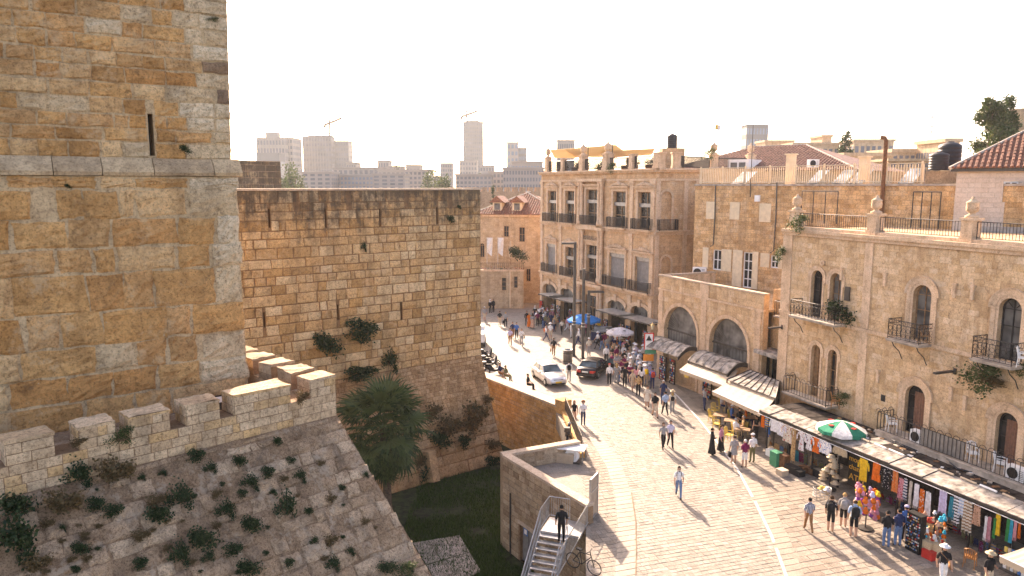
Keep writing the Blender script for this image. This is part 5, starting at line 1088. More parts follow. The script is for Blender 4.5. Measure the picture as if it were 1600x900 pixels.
# tower cranes
def crane(x, yb, yt, xa, ya, xb, yb2, dist, lab):
    b_, t_ = D(x, yb, dist), D(x, yt, dist); c = empty('tower_crane', b_, lab, 'crane', 'tower cranes on the skyline'); s = dist / 700
    mb = MB(); mb.tube([Vector((b_.x, b_.y, b_.z - 6)), t_], 1.0 * s, 4); mb.build('tower', 'far_stone_grey', c)
    mb = MB(); mb.tube([D(xa, ya, dist), D(xb, yb2, dist)], 1.1 * s, 4); mb.build('jib', 'rust', c)
    p = D(xa, ya, dist); mb = MB(); mb.box(p - Vector((0, 0, 1.2 * s)), (2.6 * s, 2 * s, 2.4 * s)); mb.build('counterweight', 'rust', c); mb = MB(); mb.box(D(x, (ya + yb2) / 2 + 3, dist), (2 * s, 2 * s, 2.2 * s)); mb.build('cab', 'rust', c)
    mb = MB(); mb.tube([t_, D(xb * .7 + x * .3, yb2 * .7 + (ya + yb2) / 2 * .3, dist)], .12 * s, 3); mb.tube([t_, p], .12 * s, 3); mb.build('stay', 'far_stone_grey', c)
crane(514.5, 212, 186, 507, 195.5, 534, 184.5, 765, 'red tower crane standing over the wide grey office slab'); crane(729, 190, 172, 721, 182.5, 746, 173.5, 905, 'red tower crane standing on the tallest tower')
# lattice mast
p = D(1449, 238, 150); lm = empty('lattice_mast', p, 'tall thin red and white lattice mast on the right horizon', 'antenna'); top_ = D(1450, 153, 150); mb = MB(); H_ = top_.z - p.z
for k in range(3): a = k * 2.09; mb.tube([p + Vector((.35 * math.cos(a), .35 * math.sin(a), 0)), p + Vector((.2 * math.cos(a), .2 * math.sin(a), H_ * .72))], .05, 3)
for j in range(14): z = H_ * .72 * j / 14; mb.tube([p + Vector((.33, 0, z)), p + Vector((-.25, .2, z + H_ * .05)), p + Vector((-.2, -.25, z + H_ * .03))], .035, 3)
mb.build('lattice', 'grey_steel', lm); mb = MB(); mb.tube([p + Vector((0, 0, H_ * .7)), p + Vector((0, 0, H_))], .07, 4, r2=.03); mb.build('whip', 'grey_steel', lm)
for z in (.35, .45, .62): mb = MB(); mb.lathe(p + Vector((.45, -.1, H_ * z)), [(.12, 0), (.3, .1), (.3, .5), (.12, .6)], 8); mb.build('dish', 'white_plastic', lm)
fp = D(1121, 232, 90); ff = empty('yellow_flag', fp, 'small yellow and white flag flying above the brown tiled roof', 'flag'); mb = MB(); mb.tube([fp, fp + Vector((0, 0, 2.9))], .06, 5); mb.build('pole', 'galvanised', ff)
mb = MB(); mb.box(fp + Vector((-.2, 0, 2.5)), (.36, .03, .6)); mb.build('yellow_half', 'sail', ff); mb = MB(); mb.box(fp + Vector((.18, 0.02, 2.45)), (.3, .03, .6)); mb.build('white_half', 'sign_white', ff)
# ================================================================ vehicles and street furniture
def wheel(parent, c, ax, r_=.32, w_=.2):
    Q = Matrix.Rotation(0, 3, 'Z'); ax = ax.normalized(); t = Vector((0, 0, 1)); M = Matrix((ax.cross(t), t, ax)).transposed()
    mb = MB(); mb.smooth = True; mb.lathe(c, [(r_ * .55, -w_ / 2), (r_ * .92, -w_ / 2), (r_, -w_ * .3), (r_, w_ * .3), (r_ * .92, w_ / 2), (r_ * .55, w_ / 2)], 18, M); o = mb.build('wheel', 'rubber', parent)
    mb = MB(); mb.lathe(c, [(.02, -w_ * .52), (r_ * .58, -w_ * .52), (r_ * .6, w_ * .52), (.02, w_ * .52)], 10, M); mb.build('rim', 'galvanised', o)
def car(pos, head, L_, W_, H_, paint, lab, rear_trunk=True, plate='plate_yellow', door=False):
    """Sedan lofted from stations along its length; x forward."""
    f = Vector((math.sin(head), math.cos(head), 0)); s = Vector((f.y, -f.x, 0)); z = Vector((0, 0, 1))
    P = lambda x, y, h: pos + f * x + s * y + z * h
    t = empty('parked_car', pos, lab, 'car', 'cars standing on the plaza'); W = W_ / 2
    st = [(-.5, .80, .42, .62), (-.485, .90, .30, .80), (-.44, .97, .22, .93), (-.36, 1.0, .2, .97), (-.28, 1.0, .2, .98), (-.1, 1.0, .2, .96), (.12, 1.0, .2, .95), (.22, 1.0, .2, .94), (.32, .98, .2, .86), (.42, .93, .22, .76), (.475, .84, .26, .66), (.5, .7, .36, .56)]
    rings = []
    for (x, w_, z0, z1) in st:
        a = W * w_; X = x * L_; m = (z0 + z1) / 2
        rings.append([P(X, -a * .9, z0), P(X, a * .9, z0), P(X, a, z0 + .12), P(X, a * 1.0, m + .05), P(X, a * .96, z1 - .06), P(X, a * .84, z1), P(X, 0, z1 + .03), P(X, -a * .84, z1), P(X, -a * .96, z1 - .06), P(X, -a, m + .05), P(X, -a, z0 + .12)])
    mb = MB(); mb.smooth = True; mb.loft(rings); mb.build('body', paint, t)
    # cabin: base rectangle, roof rectangle
    b0, b1, r0, r1 = -.37 * L_, .21 * L_, -.235 * L_, .045 * L_; zb, zr = .94, H_; bw_, rw_ = W * .9, W * .70
    cab = [[P(b0, -bw_, zb), P(b0, bw_, zb), P(b1, bw_, zb), P(b1, -bw_, zb)], [P(r0, -rw_, zr - .05), P(r0, rw_, zr - .05), P(r1, rw_, zr - .05), P(r1, -rw_, zr - .05)]]
    mb = MB(); mb.loft(cab); mb.build('cabin', 'car_glass', t)
    mb = MB(); mb.smooth = True
    def rr(x, k): return [P(x, -rw_ * 1.02, zr - .06), P(x, -rw_ * .8, zr - .01 + k), P(x, 0, zr + .02 + k), P(x, rw_ * .8, zr - .01 + k), P(x, rw_ * 1.02, zr - .06)]
    mb.loft([rr(r0 - .12, -.06), rr(r0, 0), rr((r0 + r1) / 2, .02), rr(r1, 0), rr(r1 + .12, -.06)], closed=False, caps=False); mb.build('roof', paint, t)
    mb = MB(); lo_, hi_ = cab
    for i in range(4): mb.tube([lo_[i] - z * .02, hi_[i]], .05, 5)
    for y in (-1, 1): mb.tube([P(-.06 * L_, y * bw_ * 1.0, zb), P(-.085 * L_, y * rw_ * 1.0, zr - .06)], .045, 5)
    mb.build('pillars', paint, t, kind='stuff')
    for x in (-.31 * L_, .32 * L_):
        for y in (-1, 1): wheel(t, P(x, y * (W - .08), .31), s, .31)
    for y in (-1, 1):
        mb = MB(); mb.hexa([P(.44 * L_, y * W * .55, .56), P(.44 * L_, y * W * .88, .58), P(.485 * L_, y * W * .80, .56), P(.497 * L_, y * W * .5, .54), P(.44 * L_, y * W * .55, .74), P(.44 * L_, y * W * .90, .74), P(.475 * L_, y * W * .80, .68), P(.487 * L_, y * W * .5, .66)]); mb.build('headlight', 'head_clear', t)
        mb = MB(); mb.hexa([P(-.504 * L_, y * W * .45, .62), P(-.504 * L_, y * W * .78, .62), P(-.47 * L_, y * W * .93, .62), P(-.46 * L_, y * W * .45, .62), P(-.502 * L_, y * W * .45, .80), P(-.497 * L_, y * W * .8, .80), P(-.46 * L_, y * W * .96, .80), P(-.45 * L_, y * W * .45, .80)]); mb.build('tail_light', 'tail_red', t)
        mb = MB(); mb.box(P(.16 * L_, y * (W + .08), 1.0), (.2, .14, .14), -head); mb.build('mirror', paint, t)
        for x in (.06 * L_, -.13 * L_): mb = MB(); mb.box(P(x, y * (W + .005), .82), (.04, .18, .04), -head); mb.build('door_handle', 'grey_steel', t)
    mb = MB(); mb.box(P(.502 * L_, 0, .42), (.52, .03, .12), -head); mb.build('number_plate', plate, t); mb = MB(); mb.box(P(-.508 * L_, 0, .70), (.52, .03, .12), -head); mb.build('number_plate', plate, t)
    mb = MB(); mb.box(P(.492 * L_, 0, .30), (W * 1.3, .05, .12), -head); mb.box(P(.49 * L_, 0, .60), (W * .9, .05, .06), -head); mb.build('grille', 'black_plastic', t, kind='stuff')
    mb = MB(); mb.box(P(-.498 * L_, 0, .42), (W * 1.75, .1, .14), -head); mb.build('bumper', 'black_plastic' if paint == 'car_black' else paint, t)
    if door:
        q = P(.12 * L_, W + .02, 0); dvec = (s * .85 - f * .45); mb = MB(); mb.hexa([q + z * .3, q + dvec + z * .3, q + dvec + f * .06 + z * .3, q + f * .06 + z * .3, q + z * .95, q + dvec + z * .98, q + dvec + f * .06 + z * .98, q + f * .06 + z * .95]); d_ = mb.build('open_door', paint, t)
        mb = MB(); mb.hexa([q + dvec * .1 + z * .96, q + dvec * .97 + z * .98, q + dvec * .97 + f * .03 + z * .98, q + dvec * .1 + f * .03 + z * .96, q + dvec * .35 + z * 1.38, q + dvec * .9 + z * 1.4, q + dvec * .9 + f * .03 + z * 1.4, q + dvec * .35 + f * .03 + z * 1.38]); mb.build('door_window', 'car_glass', d_)
    return t
a, b_ = G(831.5, 588), G(853.5, 604); hd = math.atan2((b_ - a).x, (b_ - a).y); f = (b_ - a).normalized(); s = Vector((f.y, -f.x, 0))
car((a + b_) / 2 - s * .85 if (s.x < 0) else (a + b_) / 2 + s * .85 * (-1 if s.y > 0 and s.x < 0 else 1), hd, 4.5, 1.76, 1.46, 'car_silver', 'silver sedan with yellow front plate parked facing the stone parapet')
rc = G(914, 594); hd2 = R(24); car(rc + Vector((math.sin(hd2), math.cos(hd2), 0)) * 2.35, hd2, 4.7, 1.75, 1.43, 'car_black', 'old black sedan seen from behind with its side door open', plate='plate_white', door=True)
# utility cart half hidden by the wall
cp = G(752, 541); ct = empty('utility_cart', cp, 'small white utility cart half hidden behind the fortress wall', 'cart'); mb = MB(); mb.box(cp + Vector((-.4, .6, .95)), (1.5, 2.6, .9)); mb.build('cargo_box', 'white_plastic', ct); mb = MB(); mb.box(cp + Vector((-.4, .6, .45)), (1.4, 2.8, .15)); mb.build('chassis', 'dark_steel', ct); mb = MB(); mb.box(cp + Vector((-.4, 2.2, 1.0)), (1.3, 1.0, 1.5)); mb.build('cab', 'white_plastic', ct)
for x in (-1.1, .3):
    for y in (-.3, 1.9): wheel(ct, cp + Vector((x, y, .28)), Vector((1, 0, 0)), .28, .18)
def motorbike(pos, head, lab, paint='black_plastic'):
    f = Vector((math.sin(head), math.cos(head), 0)); s = Vector((f.y, -f.x, 0)); z = Vector((0, 0, 1)); P = lambda x, y, h: pos + f * x + s * y + z * h
    t = empty('motor_scooter', pos, lab, 'motorbike', 'parked motorbikes'); wheel(t, P(-.6, 0, .28), s, .28, .13); wheel(t, P(.65, 0, .28), s, .28, .13)
    mb = MB(); mb.smooth = True; mb.loft([[P(x, -w_, z0), P(x, w_, z0), P(x, w_ * .8, z1), P(x, -w_ * .8, z1)] for x, w_, z0, z1 in ((-.85, .05, .6, .75), (-.6, .16, .45, .8), (-.2, .17, .3, .72), (.0, .16, .25, .4), (.3, .16, .25, .42), (.45, .12, .4, .95), (.6, .05, .5, 1.0))]); mb.build('body', paint, t)
    mb = MB(); mb.smooth = True; mb.loft([[P(x, -w_, .78), P(x, w_, .78), P(x, w_ * .8, h), P(x, -w_ * .8, h)] for x, w_, h in ((-.8, .08, .84), (-.6, .16, .9), (-.2, .15, .86), (.02, .08, .8))]); mb.build('seat', 'rubber', t)
    mb = MB(); mb.tube([P(.65, 0, .3), P(.5, 0, .75), P(.4, 0, 1.08)], .03, 6); mb.build('fork', 'galvanised', t); mb = MB(); mb.tube([P(.28, -.34, 1.06), P(.4, -.1, 1.08), P(.4, .1, 1.08), P(.28, .34, 1.06)], .022, 6); mb.build('handlebar', 'iron', t)
    mb = MB(); mb.lathe(P(.55, 0, .92), [(.09, -.05), (.1, .0), (.02, .06)], 8, Matrix((s, z, f)).transposed()); mb.build('headlight', 'head_clear', t)
    mb = MB(); mb.box(P(-.85, 0, 1.0), (.34, .3, .28), -head); mb.build('top_box', paint, t)
for x, y, h, l in ((762, 562, 40, 'dark motor scooter parked by the fortress wall next to the cart'), (768, 573, 55, 'dark motor scooter parked between another scooter and the coping'), (772, 584, 75, 'dark motor scooter parked right behind the people on the coping')): motorbike(G(x, y), R(h), l)
motorbike(G(888, 688), R(10), 'dark motor scooter parked alone by the steel railing')
# bicycle leaning by the stair fence
bp = G(912, 893); f = Vector((.35, -.94, 0)).normalized(); f = Vector((.8, -.6, 0)).normalized(); s = Vector((f.y, -f.x, 0)); z = Vector((0, 0, 1)); P = lambda x, y, h: bp + f * x + s * (y + h * .08) + z * h
bi = empty('bicycle', bp, 'dark bicycle leaning against the tubular stair fence', 'bicycle')
for x in (-.52, .52):
    mb = MB(); mb.tube([P(x + .33 * math.cos(k * math.pi / 10), 0, .35 + .33 * math.sin(k * math.pi / 10)) for k in range(21)], .022, 5); w_ = mb.build('wheel', 'rubber', bi); mb = MB()
    for k in range(10): mb.tube([P(x, 0, .35), P(x + .32 * math.cos(k * math.pi / 5), 0, .35 + .32 * math.sin(k * math.pi / 5))], .004, 3)
    mb.build('spokes', 'galvanised', w_)
mb = MB()
for q in ((P(-.52, 0, .35), P(-.15, 0, .85)), (P(-.52, 0, .35), P(-.08, 0, .32)), (P(-.08, 0, .32), P(-.17, 0, .95)), (P(-.08, 0, .32), P(.38, 0, .78)), (P(-.15, 0, .85), P(.36, 0, .88)), (P(.52, 0, .35), P(.34, 0, 1.0))): mb.tube(q, .02, 5)
mb.build('frame', 'iron', bi); mb = MB(); mb.box(P(-.18, 0, .98), (.26, .14, .06), math.atan2(f.y, f.x)); mb.build('saddle', 'rubber', bi); mb = MB(); mb.tube([P(.25, -.28, 1.02), P(.34, 0, 1.03), P(.25, .28, 1.02)], .016, 5); mb.build('handlebar', 'iron', bi)
# lamp posts
def lamp(x, yb, yt, arm, lab):
    p = G(x, yb); zt = D(x, yt, p.y).z; t = empty('street_lamp', p, lab, 'street lamp', 'square steel lamp posts'); mb = MB(); mb.box(p + Vector((0, 0, zt / 2)), (.26, .26, zt)); mb.box(p + Vector((0, 0, .03)), (.5, .5, .06)); mb.build('post', 'dark_steel', t)
    if arm: mb = MB(); mb.box(p + Vector((arm / 2, 0, zt - .12)), (abs(arm), .3, .2)); mb.build('arm', 'dark_steel', t); mb = MB(); mb.box(p + Vector((arm * .65, 0, zt - .235)), (abs(arm) * .5, .2, .03)); mb.build('lamp_glass', 'lamp_glass', t)
    for h in (3.0, 3.3): mb = MB(); mb.lathe(p + Vector((0, 0, h)), [(.2, 0), (.2, .06)], 10); mb.build('strap', 'galvanised', t)
lamp(896.5, 556, 378, -1.25, 'tallest square steel lamp post with its arm towards the fortress'); lamp(910.5, 560, 420, 0, 'armless square steel post between two lamp posts'); lamp(919, 541, 454, 1.5, 'shortest square steel lamp post with its arm towards the hotel')
bp = G(887, 567); bb = empty('litter_bin', bp, 'grey cylindrical litter bin at the foot of the tallest lamp post', 'bin'); mb = MB(); mb.smooth = True; mb.lathe(bp, [(.42, 0), (.42, 1.15), (.45, 1.15), (.45, 1.25), (.36, 1.25), (.34, 1.1)], 18); mb.build('drum', 'grey_steel', bb); mb = MB(); mb.lathe(bp, [(.44, .2), (.44, .26)], 18); mb.lathe(bp, [(.44, .9), (.44, .96)], 18); mb.build('band', 'dark_steel', bb, kind='stuff')
# umbrellas
def parasol(p, r_, h, cols, lab, tilt=0, n=8, valance=.18, print_=None):
    t = empty('parasol', p, lab, 'umbrella'); M = Matrix.Rotation(tilt, 3, 'Y'); tp = lambda v: p + M @ Vector(v)
    mb = MB(); mb.tube([tp((0, 0, 0)), tp((0, 0, h))], .035, 8); mb.build('pole', 'galvanised', t)
    for k in range(n):
        a0, a1 = 2 * math.pi * k / n, 2 * math.pi * (k + 1) / n; mb = MB(); S = 5; rows = []
        for i in range(S + 1):
            q = i / S; rr = r_ * (.02 + .98 * q); zz = h - .42 * r_ * q ** 1.6 * .75
            rows.append([tp((rr * math.cos(a), rr * math.sin(a), zz - (.05 * r_ * q if m == 1 else 0))) for m, a in enumerate((a0, (a0 + a1) / 2, a1))])
        rows.append([tp((r_ * math.cos(a), r_ * math.sin(a), h - .42 * r_ * .75 - valance - (.05 * r_ if m == 1 else 0))) for m, a in enumerate((a0, (a0 + a1) / 2, a1))])
        mb.loft(rows, closed=False, caps=False); g = mb.build('canopy_panel', cloth(cols[k % len(cols)]), t)
        mb = MB(); mb.tube([tp((0, 0, h - .5)), tp((r_ * .55 * math.cos(a0), r_ * .55 * math.sin(a0), h - .12 * r_))], .012, 4); mb.build('rib', 'galvanised', t)
        if print_ and k % 2 == 0: am = (a0 + a1) / 2; mb = MB(); q = .6; mb.box(tp((r_ * q * math.cos(am), r_ * q * math.sin(am), h - .42 * r_ * q ** 1.6 * .75 + .0)), (.22, .22, .03), am); mb.build('printed_emblem', print_, g)
    mb = MB(); mb.lathe(p, [(.3, 0), (.3, .06), (.08, .1), (.06, .35)], 12); mb.build('base', 'concrete', t)
    return t
p = G(912, 531); parasol(p, 1.75, 2.75, [(.01, .22, .60)], 'bright blue parasol shading a stall behind the lamp posts')
p = G(968, 556); parasol(p, 1.3, 2.75, [(.66, .62, .62)], 'white parasol with dark printed marks over the crowded shop corner', print_='sign_black')
# food counter below the blue parasol
p = G(943, 536); fc = empty('vendor_cart', p, 'dark blue vendor cart with glass top beside the blue parasol', 'cart'); mb = MB(); mb.box(p + Vector((0, .5, .65)), (2.3, 1.0, .9), -.3); mb.build('counter', 'cart_blue', fc); mb = MB(); mb.box(p + Vector((0, .5, 1.14)), (2.4, 1.1, .07), -.3); mb.build('worktop', 'grey_steel', fc); mb = MB(); mb.box(p + Vector((0, .5, 1.4)), (1.8, .7, .45), -.3); mb.build('display_case', 'pale_glass', fc)
for x in (-.8, .8): wheel(fc, p + Vector((x, .1, .2)), Vector((0, 1, 0)), .2, .1)
# traffic signs on the arcade corner
p = G(1012, 596); sg = empty('traffic_sign', p, 'post carrying a red edged triangle sign and an orange plate at the arcade corner', 'sign'); mb = MB(); mb.tube([p, p + Vector((0, 0, 4.2))], .04, 6); mb.build('pole', 'galvanised', sg)
F = Frame(p + Vector((0, -.06, 0)), (1, -.1, 0)); mb = MB(); mb.fbox(F, -.4, .4, 2.7, 4.1, 0, .02); bo_ = mb.build('board', 'sign_white', sg); mb = MB()
for (a, b_, c, d) in ((-.4, -.3, 2.7, 4.1), (.3, .4, 2.7, 4.1), (-.3, .3, 4.0, 4.1)): mb.fbox(F, a, b_, c, d, .02, .03)
mb.build('border', 'sign_red', bo_); mb = MB(); prism(mb, F, [(-.24, 3.45), (.24, 3.45), (0, 3.9)], .02, .035); mb.build('triangle', 'sign_black', bo_); mb = MB(); mb.fbox(F, -.3, .6, 2.35, 2.68, 0, .03); mb.build('green_plate', 'sign_green', sg); mb = MB(); mb.fbox(F, -.42, .42, 1.75, 2.3, 0, .03); mb.build('orange_plate', 'sign_orange', sg)
p = AF.p(.15, 4.6, .05); ln = empty('wall_lantern', p, 'brass wall lantern on the corner pilaster of the arcade', 'lamp'); mb = MB(); mb.tube([p, p + AF.N * .5 + Vector((0, 0, .15)), p + AF.N * .6], .025, 5); mb.build('bracket', 'iron', ln); q = p + AF.N * .6; mb = MB(); mb.lathe(q - Vector((0, 0, .5)), [(.08, 0), (.16, .38), (.05, .5)], 6); mb.build('lantern_glass', 'lamp_glass', ln); mb = MB(); mb.lathe(q - Vector((0, 0, .12)), [(.2, 0), (.05, .16), (.02, .22)], 6); mb.build('cap', 'brass', ln)
# junk on the corner platform
p = G(870, 722); tb = empty('work_table', p, 'white board table with a cut board stack on the street corner platform', 'table'); F = Frame(p, (.95, -.3, 0)); mb = MB(); mb.fbox(F, -.2, 1.6, .78, .84, -1.1, .0); mb.build('table_top', 'white_plastic', tb)
for u in (-.1, 1.5):
    for n_ in (-1.0, -.1): mb = MB(); mb.fbox(F, u - .03, u + .03, 0, .78, n_ - .03, n_ + .03); mb.build('leg', 'grey_steel', tb)
cr = empty('plastic_crate', F.p(.5, 0, .1), 'pale perforated crate below the white board table', 'crate'); mb = MB()
for i in range(7): mb.fbox(F, .0 + i * .15, .06 + i * .15, 0, .55, .05, .1)
for j in range(4): mb.fbox(F, 0, .96, j * .16, j * .16 + .06, .06, .095)
mb.fbox(F, 0, .96, 0, .55, -.35, .045); mb.build('crate_body', 'beige_canvas', cr)
pl = empty('scrap_pile', F.p(-.9, 0, -.4), 'heap of metal strips and boards beside the white board table', 'scrap'); rr = random.Random(4)
for k in range(9): mb = MB(); mb.box(F.p(-.8 + rr.uniform(-.3, .5), .2 + k * .07, -.5 + rr.uniform(-.2, .2)), (rr.uniform(.9, 1.6), .12, .03), rr.uniform(-.6, .5)); mb.build('metal_strip', rr.choice(['galvanised', 'white_plastic', 'dark_steel']), pl)
F2 = Frame(G(894, 722), (.95, -.3, 0)); fo = empty('fan_unit', F2.O, 'round extractor fan lying beside the white board table', 'fan'); Q = Matrix((F2.U, F2.V, F2.N)).transposed(); mb = MB(); mb.lathe(F2.p(0, .42, 0), [(.2, -.15), (.42, -.15), (.42, .1), (.3, .12), (.2, .02)], 16, Q); mb.build('housing', 'white_plastic', fo); mb = MB(); mb.lathe(F2.p(0, .42, .03), [(.12, -.1), (.12, .05), (.02, .07)], 10, Q); mb.build('hub', 'iron', fo); mb = MB(); mb.fbox(F2, -.5, .5, 0, .06, -.3, .25); mb.build('foot', 'dark_steel', fo)
# information board on the bastion and an electricity box
p = D(348, 628, 24); ib = empty('info_board', p, 'small framed black and white information board on the bastion walkway', 'sign'); F = Frame(p, (.8, .6, 0)); mb = MB(); mb.fbox(F, -.3, .3, -.7, .25, -.03, 0); mb.build('board', 'sign_black', ib); mb = MB(); mb.fbox(F, -.26, .26, 0, .2, 0, .006); mb.build('caption_panel', 'sign_white', ib)
# plaza litter bin box by the low wing
p = G(784, 473); F = Frame(p, (1, 0, 0)); bx_ = empty('white_cabinet', p, 'white cabinet standing against the low wing', 'cabinet'); mb = MB(); mb.fbox(F, -.5, .5, 0, .75, -.5, 0); mb.build('cabinet_body', 'white_plastic', bx_); mb = MB(); mb.fbox(F, -.02, .02, .05, .7, 0, .01); mb.build('door_gap', 'grey_steel', bx_)
# ================================================================ market stalls along the house
MU = (SF1 - SF0).normalized(); SFF = Frame(Vector((SF0.x, SF0.y, 0)), MU); ML = (SF1 - SF0).length + 3
EH = 2.62
mk = empty('market_stalls', SFF.O, 'row of market stalls roofed with grey sheets below the arched window house', 'stall')
dep = 3.0
# posts, back wall, sheets
mb = MB(); mb.fbox(SFF, -.2, ML, .02, 2.75, -dep + .08, -dep + .02); mb.build('back_wall', 'felt_and_shade', mk)
for k in range(11): mb = MB(); u = k * ML / 10; mb.fbox(SFF, u - .04, u + .04, 0, EH, -.14, -.06); mb.build('post', 'iron', mk)
rr = random.Random(12); u = -.3; k = 0
while u < ML:
    e = u + rr.uniform(.85, 1.1); dz = rr.uniform(-.03, .03)
    for j in range(2):
        n0, n1 = (.35, -.8) if j == 0 else (-.75, -2.9); z0, z1 = (EH + dz, EH + .2 + dz) if j == 0 else (EH + .17 + dz, EH + .1)
        mb = MB(); mb.hexa([SFF.p(u, z0, n0), SFF.p(e - .03, z0, n0), SFF.p(e - .03, z1, n1), SFF.p(u, z1, n1)] + [SFF.p(u, z0 + .03, n0), SFF.p(e - .03, z0 + .03, n0), SFF.p(e - .03, z1 + .03, n1), SFF.p(u, z1 + .03, n1)]); mb.build('roof_panel', 'roof_sheet' if j == 0 or rr.random() < .12 else 'felt_and_shade', mk)  # rear panels coloured dark to stand in for shade at the back
    u = e
mb = MB(); mb.fbox(SFF, -.3, ML, EH - .14, EH - .02, .26, .32); mb.build('fascia', 'dark_steel', mk)
mb = MB(); mb.tube([SFF.p(-.3, EH - .16, .42), SFF.p(ML, EH - .16, .42)], .02, 5); mb.build('hanging_rail', 'galvanised', mk)
for (x0, y0, x1, y1) in ((1335, 688, 1355, 697), (1362, 702, 1380, 711), (1384, 712, 1408, 722), (1420, 730, 1452, 742), (1462, 746, 1485, 757), (1495, 760, 1520, 772), (1525, 774, 1552, 785), (1560, 790, 1580, 800)):   # battens and tubes on the roof
    F3 = Frame(SFF.p(0, 0, -.6), MU); a, b_ = F3.uv(x0, y0 + 14)[0], F3.uv(x1, y1 + 14)[0]; mb = MB(); mb.tube([SFF.p(a, EH + .27, -.75), SFF.p(b_, EH + .27, -.7)], .05, 6); mb.build('roof_batten', rr.choice(['beige_canvas', 'white_plastic']), mk)
mb = MB(); mb.tube([SFF.p(7 + k * .5, EH + .3 + .1 * math.sin(k * 1.3), -2.0 + .3 * math.sin(k)) for k in range(14)], .035, 5); mb.build('cable', 'black_plastic', mk)
for k in range(110):                                              # clutter on the sheets
    mb = MB(); a = rr.uniform(3, ML); s = rr.uniform(.05, .22); mb.box(SFF.p(a, EH + .19, rr.uniform(-2.7, -1.1)), (s, s * rr.uniform(.5, 2), .06), rr.uniform(0, 3)); mb.build('roof_rubble', rr.choice(['felt_and_shade', 'concrete', 'rust', 'wood', 'white_plastic']), mk)
# ---- garments
COL = dict(white=(.74, .72, .70), cream=(.66, .58, .46), orange=(.72, .16, .02), red=(.50, .05, .03), pink=(.62, .28, .30), teal=(.02, .22, .28), cyan=(.02, .34, .46), green=(.04, .28, .08), yellow=(.72, .46, .03), violet=(.52, .46, .62), navy=(.025, .035, .09), black=(.018, .017, .018), brown=(.28, .14, .06), tan=(.50, .32, .15), peach=(.60, .34, .22), grey=(.30, .29, .28), khaki=(.42, .34, .22), blue=(.06, .16, .42), maroon=(.20, .02, .07), purple=(.24, .06, .26), denim=(.12, .19, .32), beige=(.56, .44, .31), olive=(.16, .15, .07), rose=(.55, .22, .28), skyblue=(.35, .45, .60))
def garment(x, y0, y1, wpx, colr, kind='scarf', col2=None, pat=None, n=.42, lab=None, seed=0):
    F = Frame(SFF.p(0, 0, n), MU); u0, v1 = F.uv(x - wpx / 2, y0); u1, _ = F.uv(x + wpx / 2, y0); v0 = F.uv(x, y1)[1]
    u1 = max(u1, u0 + .12)
    v1 = min(v1, EH - .12); v0 = max(.1, min(v0, v1 - .3)); rg = random.Random(int(x * 7 + y0)); W_ = u1 - u0; mb = MB(); mb.smooth = True; I, J = 8, 7; rows = []
    for j in range(J + 1):
        t = j / J; row = []
        for i in range(I + 1):
            s = i / I - .5
            sc_ = 1.0
            if kind == 'dress': sc_ = (.55 + .25 * t) if t > .25 else (1.0 if .08 < t else .75); sc_ = sc_ if t < .5 else .62 + .55 * (t - .3)
            if kind == 'scarf': sc_ = .85 + .2 * t
            row.append(F.p((u0 + u1) / 2 + s * W_ * sc_ + rg.uniform(-.01, .01), v1 - (v1 - v0) * t - abs(s) * .06 * (1 if j == 0 else .2), .05 * math.sin(i * 2.1 + x) * (.4 + t * .6) + rg.uniform(-.01, .01)))
        rows.append(row)
    vs = [p for r_ in rows for p in r_]; m_ = len(vs); vs += [p - F.N * .012 for p in vs]; k = I + 1
    fs = [(j * k + i, j * k + i + 1, (j + 1) * k + i + 1, (j + 1) * k + i) for j in range(J) for i in range(I)]
    mb.raw(vs, fs + [tuple(q + m_ for q in f[::-1]) for f in fs])
    c2 = COL[col2] if col2 else None
    t = empty('hanging_' + ('dress' if kind == 'dress' else 'shirt' if kind == 'shirt' else 'scarf'), F.p((u0 + u1) / 2, v0, 0), lab, 'garment', 'clothes hung along the stall roof')
    o = mb.build('fabric', cloth(COL[colr], pat, c2), t)
    h = MB(); c = F.p((u0 + u1) / 2, v1, 0); h.tube([c, c + Vector((0, 0, .1)), F.p((u0 + u1) / 2 + .04, v1 + .14, 0)], .012, 4); h.tube([F.p(u0 + W_ * .1, v1 - .02, 0), F.p(u1 - W_ * .1, v1 - .02, 0)], .012, 4); h.build('hanger', 'iron', t)
    if kind == 'scarf' and rg.random() < .5:
        fr_ = MB()
        for i in range(0, I + 1): p = rows[-1][i]; fr_.tube([p, p - Vector((0, 0, .12))], .008, 3, False)
        fr_.build('fringe', cloth(COL[colr], pat, c2), t)
    if kind in ('dress', 'shirt'):
        for s in (-1, 1):
            p = rows[1][0 if s < 0 else I]; a = MB(); a.tube([p, p + F.U * s * .07 - Vector((0, 0, .15)), p + F.U * s * .09 - Vector((0, 0, .38))], .055, 6, r2=.04); a.build('sleeve', cloth(COL[colr], pat, c2), t)
